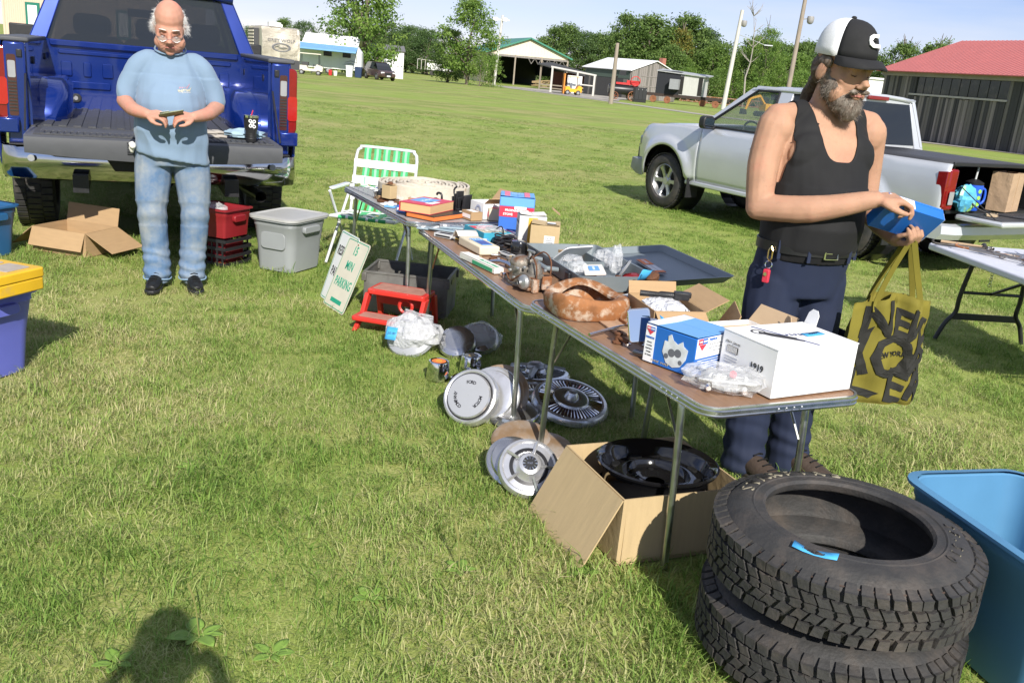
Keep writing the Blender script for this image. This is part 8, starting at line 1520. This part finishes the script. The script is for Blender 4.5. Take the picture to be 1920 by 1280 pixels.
for s in (-1, 1): MB().tube([HR @ (V((s*x, y, z))*1.08) for x, y, z in ((.014, -.098, .034), (.032, -.100, .038), (.052, -.086, .031))], [.0028, .0045, .0025], 7).build('eyebrow', GREYH, p2)
# trucker cap
CAPM = HR @ T(0, .006, .060*1.08, rx=-4) @ Mx.Scale(1.08, 4); BLKC = mat('black_cap_twill', (.014, .014, .015), .85, 0, .1, 30); MESHW = mat('white_cap_mesh', (.74, .75, .77), .85, 0, .22, 420, bump=.25, bscale=520, bdist=.002)
def cap_pt(a, e): r_ = math.cos(e)**.75; f = 1+.03*max(0, -math.sin(a)); return (.090*r_*math.cos(a)*f, .112*r_*math.sin(a)*f+.008, -.012+.122*math.sin(e)**.85)
def cap_panel(a0, a1, mt, name):
    b = MB(); b.m = CAPM; b.loft([[cap_pt(R(a0+(a1-a0)*i/14), R(89*j/10)) for j in range(11)] for i in range(15)], closed=False, cap=False); o = b.build(name, mt, p2, smooth=70); q_ = o.modifiers.new('s', 'SOLIDIFY'); q_.thickness = .003; return o
cf = cap_panel(-154, -26, BLKC, 'cap_front'); cap_panel(-26, 206, MESHW, 'cap_mesh')
b = MB(); b.m = CAPM; rings = []
for i in range(17):
    a = R(-156+132*i/16); p_ = V(cap_pt(a, 0)); k = math.sin(math.pi*i/16)**.6; out = V((math.cos(a)*.55, math.sin(a), 0)); rings.append([p_+V((0, 0, .004)), p_+out*.032*k+V((0, 0, .004-.004*k)), p_+out*.062*k+V((0, 0, -.001-.013*k-.018*abs(math.cos(a)))), p_+out*.060*k+V((0, 0, -.006-.013*k-.018*abs(math.cos(a)))), p_+out*.032*k+V((0, 0, -.002-.004*k)), p_+V((0, 0, -.003))])
b.loft(rings); b.build('cap_brim', BLKC, p2, smooth=60); b = MB(); b.m = CAPM; b.ell((0, .008, .112), (.009, .009, .006)); b.build('cap_button', BLKC, p2)
b = MB(); C_ = [(.022*math.cos(R(a)), .022*math.sin(R(a))) for a in range(55, 306, 25)]+[(.010*math.cos(R(a)), .010*math.sin(R(a))) for a in range(305, 54, -25)]; C_ = [(.022*.9, .016), (.022, .022), (-.004, .022), (-.018, .014), (-.022, .0), (-.020, -.014), (-.008, -.022), (.024, -.022), (.022, -.010), (.0, -.010), (-.007, -.004), (-.006, .006), (.004, .012), (.016, .010)]
b.prism(C_, 0, .004, CAPM @ Mx.Translation((0.006, -.099, .050)) @ Mx.Rotation(R(66), 4, 'X')); b.build('cap_emblem', WHITE, cf); b = MB(); b.prism([(-.010, -.002), (.014, .003), (.014, .006), (-.010, .002)], .0042, .0052, CAPM @ Mx.Translation((0.006, -.099, .050)) @ Mx.Rotation(R(66), 4, 'X')); b.build('emblem_slash', BLKC, cf)
# trousers
b = MB(); b.loft([[(w*math.cos(2*math.pi*k/24), cy+d*math.sin(2*math.pi*k/24), z) for k in range(24)] for z, w, d, cy in ((.985, .186, .150, -.015), (.93, .186, .148, -.01), (.85, .188, .145, .005), (.77, .182, .138, .01))])
FR, FL = (-.10, .01), (.115, .02)
for s, fx_, fy_ in ((-1, FR[0], FR[1]), (1, FL[0], FL[1])): limb(b, [(s*.095, .005, .82), (s*.105, -.005, .66), (fx_*1.02, -.015, .48), (fx_, fy_+.01, .28), (fx_, fy_, .10), (fx_, fy_-.005, .045)], [.112, .104, .090, .086, .086, .090])
def dnav(p): return folds(p, 7, .004, 14, .7)+(.004*math.sin(p.z*85+p.x*11+3*mnoise.noise(p*8))*min(1, (.28-p.z)/.1) if p.z < .28 else 0)
tr2 = obj('trousers', remesh(b, .008, 5, dnav), NAVY, p2)
for s in (-1, 1): MB().prism(rrect(.16, .07, .008), 0, .010, T(s*.207, -.01, .60, rx=90, rz=90*s)).build('pocket_flap', NAVY, tr2, bevel=.004); MB().prism(rrect(.155, .19, .01), -.012, .002, T(s*.200, -.01, .50, rx=90, rz=90*s)).build('cargo_pocket', NAVY, tr2, bevel=.006)
b = MB(); b.loft([[((.194+g)*math.cos(2*math.pi*k/40), -.016+(.160+g)*math.sin(2*math.pi*k/40), z) for k in range(40)] for g, z in ((0, .945), (.004, .946), (.004, .982), (0, .983))], cap=False); b.build('belt', LEATH, p2, smooth=60)
b = MB(); b.tube([(x, -.183+.0, z) for x, z in ((-.028, .942), (.028, .942), (.028, .986), (-.028, .986), (-.028, .942))], .0032, 6); b.tube([(.0, -.185, .964), (-.028, -.186, .964)], .0025, 6); b.build('buckle', CHROME, p2)
for a in (-150, -115, -60, -25): MB().box((.196)*math.cos(R(a)), -.016+.163*math.sin(R(a)), .958, .014, .006, .07, m=I4).build('belt_loop', NAVY, tr2)
km = T(-.185, -.075, .95, rz=-62); b = MB(); b.tube([(0, -.008, .015), (.008, -.010, .0), (.008, -.010, -.03), (0, -.010, -.04), (-.008, -.010, -.03), (-.008, -.010, .0), (0, -.008, .015)], .0032, 6); kk = b.build('key_clip', mat('brass', (.60, .42, .18), .25, 1), p2, km); MB().lathe([(.012, 0), (.014, .002), (.016, 0)], 16, T(0, -.010, -.055, rx=80)).build('key_ring', CHROME, kk); MB().prism(rrect(.026, .052, .006), -.007, .007, T(0, -.014, -.098, rx=90)).build('red_lighter', REDBOX, kk, bevel=.003); MB().lathe([(.007, 0), (.007, .003), (.001, .003)], 12, T(0, -.022, -.09, rx=90)).build('lighter_button', CHROME, kk)
for (fx_, fy_), a in ((FR, 14), (FL, 22)): shoe(p2, T(fx_, fy_-.04, .0, rz=a) @ Mx.Scale(1.1, 4), BOOT, mat('boot_sole', (.03, .025, .02), .8))
free(1.03, 3.47, .05); free(1.2, 3.6, .05)
# blue parts box in his hands
bxm = T(1.385, 3.33, 1.125, rz=8, rx=-48, ry=12); bo2 = thing('blue_parts_box', 'blue and white parts box held by the capped man', 'box', bxm); MB().box(0, 0, 0, .225, .135, .05).build('body', CQBLUE, bo2, bevel=.002); panel(bo2, .113, 0, -.008, .13, .03, WHITEG, '+x', 'white_band'); text('BRAKE PADS', .014, WHITE, bo2, face(.1140, 0, .014, '+x'), depth=.0003, bold=.0004); MB().box(0, -.03, .0265, .222, .07, .002, m=T(rx=10)).build('flap', CQBLUE, bo2); MB().box(-.06, -.0685, -.0, .1, .002, .04).build('torn_edge', PAPER, bo2)
# tote bag
OLIVE = mat('olive_cotton_canvas', (.17, .145, .016), .9, 0, .14, 10, bump=.2, bscale=300, bdist=.002); BLKPR = mat('black_fabric_print', (.016, .016, .013), .85)
bagm = T(1.44, 3.41, .40, rz=10); tt_ = thing('tote_bag', 'olive tote bag printed with big black letters hanging from the capped man', 'bag', bagm)
WB2, HB2 = .35, .41
def bag_w(z): return WB2/2*(1-.10*(z/HB2)**2)*(.93+.07*min(1, z/.08))
def bag_y(u, z, side):
    """front (-1) or back (+1) face: u across -1..1"""
    dep = .060*(1-(z/HB2)*.55)*math.sqrt(max(0, 1-abs(u)**3)); return side*dep+.020*math.sin(u*8+z*7+1.3*side)*(.25+.75*z/HB2)+.022*mnoise.noise(V((u*2.2, z*9, side)))+.008*mnoise.noise(V((u*6, z*30, side)))
b = MB(); rings = []
for j in range(15):
    z = HB2*j/14; zz = lambda u: z+.018*(j/14)*math.cos(u*3.2)+.012*u*(j/14); row_ = [(bag_w(z)*(-1+2*i/20), bag_y(-1+2*i/20, z, -1), zz(-1+2*i/20)) for i in range(21)]+[(bag_w(z)*(1-2*i/20), bag_y(1-2*i/20, z, 1), zz(1-2*i/20)) for i in range(1, 20)]; rings.append(row_)
b.loft(rings, cap=False); vb = b; b._f([b._v(p_) for p_ in rings[0]]); o = b.build('bag_body', OLIVE, tt_, smooth=60); o.modifiers.new('s', 'SOLIDIFY').thickness = .002
hp = bagm.inverted() @ (MR_ @ V((.236, -.300, 1.045)))
for side, xo in ((-1, .0), (1, .015)):
    for sx in (-1, 1):
        x0 = sx*.085+xo; top = hp+V((sx*.008, side*.012, .0)); b = MB(); P_ = smoothpts([(x0, bag_y(x0/.15, HB2-.03, side)+side*.003, HB2-.05), (x0, bag_y(x0/.15, HB2, side)+side*.003, HB2), ((x0*.55+top.x*.45), side*.02+top.y*.4, HB2+(top.z-HB2)*.5), top], 5)
        b.loft([[p_+V((w*.9, dy, w*.1)) for w, dy in ((-.0135, -.0012), (.0135, -.0012), (.0135, .0012), (-.0135, .0012))] for p_ in P_]); b.build('strap', OLIVE, tt_, smooth=60)
    b = MB(); b.tube([hp+V((-.012, side*.012, 0)), hp+V((0, side*.012, .012)), hp+V((.012, side*.012, 0))], .007, 6, flat=.4); b.build('strap_fold', OLIVE, tt_)
def bag_text(s_, size, x, z, rot, sx=1., bold=0., name='big_letter'):
    o = text(s_, size, BLKPR, tt_, T(), name, depth=.0008, bold=bold, sx=sx); bmx = bmesh.new(); bmx.from_mesh(o.data); bmesh.ops.subdivide_edges(bmx, edges=bmx.edges, cuts=3, use_grid_fill=True); c, sn = math.cos(R(rot)), math.sin(R(rot))
    for v_ in bmx.verts:
        X, Z = x+v_.co.x*c-v_.co.y*sn, z+v_.co.x*sn+v_.co.y*c; Z = min(max(Z, .006), HB2-.012); u = max(-.985, min(.985, X/bag_w(Z))); v_.co = V((u*bag_w(Z), bag_y(u, Z, -1)-.004-v_.co.z, Z+.018*(Z/HB2)*math.cos(u*3.2)+.012*u*(Z/HB2)))
    bmx.to_mesh(o.data); bmx.free(); return o
for s_, size, x, z, rot, sx, bo in (('N', 0.176, -.06, .315, -6, 1.0, .005), ('E', 0.132, .035, .30, -6, .8, .006), ('W', 0.176, .115, .275, -24, .8, .006), ('Y', 0.238, -.115, .185, 20, .95, .006), ('O', 0.229, .015, .170, 0, 1.0, .005), ('R', 0.167, .13, .16, -20, .8, .006), ('K', 0.194, -.115, .055, 34, .9, .006), ('E', 0.167, .045, .060, -12, .95, .006), ('R', 0.158, .13, .065, -16, .8, .006)): bag_text(s_, size, x, z, rot, sx, bo)
bag_text('NEW YORKER', .027, .02, .188, 2, 1.0, .0006, 'small_lettering')
# ================================================================ right-hand table with tools
PLW = mat('pale_grey_table_plastic', (.60, .61, .66), .45, 0, .06, 10, bump=.1, bscale=150)
rm_ = T(2.80, 6.30, 0, rz=-83.5); rt = thing('plastic_table', 'pale plastic folding table of loose tools at the right edge', 'table', rm_)
Lr, Wr, Hr = 1.83, .76, .62
MB().prism(rrect(Lr, Wr, .06, 6, Lr/2, Wr/2), Hr-.045, Hr).build('tabletop', PLW, rt, bevel=.012, seg=3)
for xx, sg in ((.30, -1), (1.5, 1)):
    for y, oy in ((.16, -.09), (.60, .09)):
        b = MB(); b.tube(smoothpts([(xx, y+.03 if oy < 0 else y-.03, Hr-.05), (xx+.02*sg, y, .32), (xx+.03*sg, y-.0, .20), (xx+.035*sg, y+oy*.6, .12), (xx+.04*sg, y+oy*1.1, .0)], 5), .0155, 9); b.build('leg', BLACKMET, rt, smooth=50)
    MB().tube([(xx+.02*sg, .16, .34), (xx+.02*sg, .60, .34)], .011, 7).build('cross_bar', BLACKMET, rt); MB().box(xx+.032*sg, .38, .17, .012, .46, .045).build('foot_bar', BLACKMET, rt)
    MB().tube([(xx+.02*sg, .38, .34), (xx+.45*-sg, .38, Hr-.05)], .011, 7).build('strut', BLACKMET, rt)
WR = mat('worn_tool_steel', (.36, .34, .32), .35, .85, .25, 25, col2=(.22, .14, .09), mixpos=.6, mixw=.1); TOOLD = mat('black_tool_steel', (.05, .045, .04), .5, .5)
def tool(kind, lab, x, y, rz, L_=.22, mt=WR, dz=0):
    t = thing(kind, lab, kind.replace('_', ' '), rm_ @ T(x, y, Hr+.004+dz, rz=rz), 'tools on the plastic table')
    if kind == 'wrench':
        b = MB(); b.loft([[(xx, -w, 0), (xx, w, 0), (xx, w, .008), (xx, -w, .008)] for xx, w in ((-L_*.38, .008), (0, .006), (L_*.38, .008))]); b.build('shank', mt, t, bevel=.002)
        for s in (-1, 1): MB().prism([(0, -.010), (.012, -.018), (.030, -.016), (.032, -.009), (.016, -.006), (.014, .006), (.032, .009), (.030, .016), (.012, .018), (0, .010)], -.001, .009, T(s*L_*.38, 0, 0, rz=0 if s > 0 else 180)).build('jaw', mt, t)
    elif kind == 'ratchet':
        MB().tube([(-L_*.5, 0, .012), (-L_*.1, 0, .012), (L_*.35, 0, .012)], [.012, .010, .007], 10).build('handle', mt, t, smooth=50); MB().lathe([(.020, 0), (.022, .006), (.022, .018), (.018, .024), (.001, .024)], 18, T(L_*.42, 0, 0)).build('head', mt, t, smooth=40)
    elif kind == 'pry_bar':
        MB().tube(smoothpts([(-L_*.5, .02, .03), (-L_*.45, 0, .010), (L_*.3, 0, .008), (L_*.5, 0, .010)], 4), .008, 8).build('bar', mt, t, smooth=50); MB().box(L_*.5, 0, .010, .04, .022, .006).build('tip', mt, t)
    elif kind == 'hammer':
        MB().tube([(-L_*.5, 0, .014), (L_*.4, 0, .014)], [.014, .010], 9, flat=.7).build('handle', mat('hickory', (.42, .30, .18), .6), t, smooth=50); MB().tube([(L_*.42, -.05, .016), (L_*.42, .0, .016), (L_*.42, .055, .016)], [.016, .013, .018], 10).build('head', mt, t, smooth=40)
    else:
        b = MB(); b.lathe([(.009, 0), (.012, .001), (.012, .03), (.009, .031), (.008, .012), (.001, .012)], 14, T(0, 0, .012, ry=90)); b.build('cup', mt, t, smooth=40); MB().lathe([(.0123, .01), (.0128, .013), (.0123, .016)], 14, T(0, 0, .012, ry=90)).build('ring', TOOLD, t)
    return t
W1 = ('at the table corner', 'second from the corner', 'third from the corner', 'nearest the left edge', 'lying crosswise in the pile', 'on top of the pile', 'at the back of the pile', 'furthest towards the camera')
for i in range(8): tool('wrench', 'open-ended steel wrench %s on the plastic table' % W1[i], .22+.11*i, .28+.05*((i*5) % 6), 55+22*((i*3) % 5), .20+.02*(i % 4), WR, .006*(i % 3))
for i, s in enumerate(('black-headed steel pry bar at the left end of the tools', 'long rusty pry bar along the table edge', 'bright steel pry bar across the middle of the tools')): tool('pry_bar', s, .16+.20*i, .16+.05*i, 78-30*i, .36, (TOOLD, RUST, WR)[i], .008*i)
for i, s in enumerate(('steel ratchet beside the pry bars', 'black ratchet nearer the camera on the plastic table')): tool('ratchet', s, .40+.3*i, .20+.2*i, 30+50*i, .24, (WR, TOOLD)[i], .004)
tool('hammer', 'hammer with a pale wooden handle at the far left of the tools', .10, .22, 64, .30, TOOLD)
W2 = ('beside the hammer', 'by the ratchet', 'among the wrenches', 'at the right of the pile', 'nearest the camera', 'at the far edge', 'between two wrenches', 'at the middle of the table')
for i in range(8): tool('socket', 'small steel socket %s' % W2[i], .18+.09*i, .36+.035*((i*7) % 8), 40*i, .1, CHROME if i % 2 else WR)
t = thing('wire_bundle', 'tangle of bright wire and rods among the tools', 'wire', rm_ @ T(.55, .42, Hr+.003)); b = MB(); q = random.Random(2)
for k in range(16): a = q.uniform(-1, 1); b.tube(smoothpts([(q.uniform(-.22, -.1), q.uniform(-.12, .12), q.uniform(.005, .03)), (q.uniform(-.05, .05), q.uniform(-.1, .1), q.uniform(.01, .04)), (q.uniform(.1, .24), q.uniform(-.12, .12), q.uniform(.005, .03))], 4), .0028, 5)
b.build('wires', ALU, t)
t = thing('chain', 'short hanging chain under the plastic table', 'chain', rm_ @ T(.62, .12, Hr-.05))
for k in range(6): MB().lathe([(.010, -.002), (.012, 0), (.010, .002), (.008, 0)], 12, T(0, 0, -.018*k-.012, rx=90, rz=90*(k % 2)) @ Mx.Diagonal((1, 1.2, 1, 1))).build('link', STEEL, t)
# ================================================================ broad-leaved weeds in the lawn
WEED = mat('weed_leaf', (.17, .28, .05), .55, 0, .2, 25, spec=.3)
def weed(lab, x, y, n, sz, stalk, seed):
    q = random.Random(seed); t = thing('plantain_weed', lab, 'weed', T(x, y, gz(x, y)), 'broad-leaved weeds in the lawn')
    for k in range(n):
        a = 360*k/n+q.uniform(-20, 20); L_ = .62*sz*q.uniform(.75, 1.15); w = L_*q.uniform(.20, .30); rise = q.uniform(.12, .4); rows_ = []
        for i in range(7):
            u = i/6; ww = w*math.sin(math.pi*min(1, u*.92+.06))**.8*(.25 if u < .18 else 1); r_ = L_*u; z = .012+L_*rise*math.sin(u*1.9)*.55
            rows_.append([(r_, -ww, z+.10*ww), (r_, -ww*.5, z+.02*ww), (r_, 0, z-.10*ww), (r_, ww*.5, z+.02*ww), (r_, ww, z+.10*ww)])
        b = MB(); b.loft(rows_, closed=False, cap=False); o = b.build('leaf', WEED, t, T(rz=a), smooth=80, fixn=False); o.modifiers.new('s', 'SOLIDIFY').thickness = .0006
    for k in range(stalk):
        a = q.uniform(0, 6.28); h = .16*q.uniform(.8, 1.2); b = MB(); b.tube(smoothpts([(0, 0, 0), (.01*math.cos(a), .01*math.sin(a), h*.6), (.03*math.cos(a), .03*math.sin(a), h)], 4), [.0018]*5+[.003]*3+[.0015], 6); b.build('seed_stalk', mat('seed_stalk', (.22, .22, .07), .7), t)
for i, (x, y, n, sz, st, lab) in enumerate(((-.76, 2.07, 7, .12, 1, 'broad-leaved weed with a seed stalk in the photographer\'s shadow'), (-.92, 1.93, 5, .10, 0, 'broad-leaved weed at the bottom edge left of the shadow'), (-.35, 2.32, 6, .09, 0, 'broad-leaved weed in the lawn right of the shadow'), (-.10, 2.52, 5, .085, 2, 'broad-leaved weed with two seed stalks left of the tan carton'), (.30, 2.56, 5, .08, 0, 'broad-leaved weed at the foot of the tan carton flap'), (-.55, 2.02, 5, .09, 0, 'broad-leaved weed at the bottom edge right of the shadow'), (1.49, 1.98, 6, .09, 1, 'broad-leaved weed between the tyres and the blue tub'), (-1.15, 3.05, 5, .08, 0, 'broad-leaved weed in the lawn before the violet tub'))): weed(lab, x, y, n, sz, st, 30+i)
# ================================================================ the photographer, whose shadow falls into the picture
PH = T(-.18, -.33, 0, rz=180+8); p3 = thing('person', 'photographer behind the camera, seen only by the shadow on the grass', 'person', PH)
b = MB(); head_shapes(b, T(0, -.02, 1.60), 1.08); limb(b, [(0, .02, 1.40), (0, .0, 1.52)], [.075, .065])
for s in (-1, 1): limb(b, [(s*.20, .02, 1.38), (s*.27, -.06, 1.18), (s*.14, -.20, 1.38)], [.062, .055, .035]); hand(b, (s*.14, -.20, 1.38), (-s*.4, -.3, .8), (-s*.8, 0, -.3), 50, 1.0, thumb=s)
obj('body', remesh(b, .008, 4), SKIN2, p3)
b = MB(); b.loft([[(w*math.cos(2*math.pi*k/20), d*math.sin(2*math.pi*k/20), z) for k in range(20)] for z, w, d in ((.90, .185, .13), (1.1, .185, .13), (1.3, .20, .12), (1.40, .17, .09), (1.45, .10, .07))])
for s in (-1, 1): limb(b, [(s*.14, .01, 1.38), (s*.22, .0, 1.32), (s*.26, -.04, 1.22)], [.07, .075, .07])
obj('shirt', remesh(b, .012, 4), GREYC, p3)
b = MB(); b.ell((0, 0, .90), (.185, .13, .12))
for s in (-1, 1): limb(b, [(s*.10, 0, .85), (s*.11, -.01, .48), (s*.11, .01, .06)], [.11, .085, .07])
obj('trousers', remesh(b, .012, 4), NAVY, p3)
for s in (-1, 1): shoe(p3, T(s*.11, -.03, 0, rz=s*8), LEATH, BLACKPL)
print('tufts', scatter_grass())
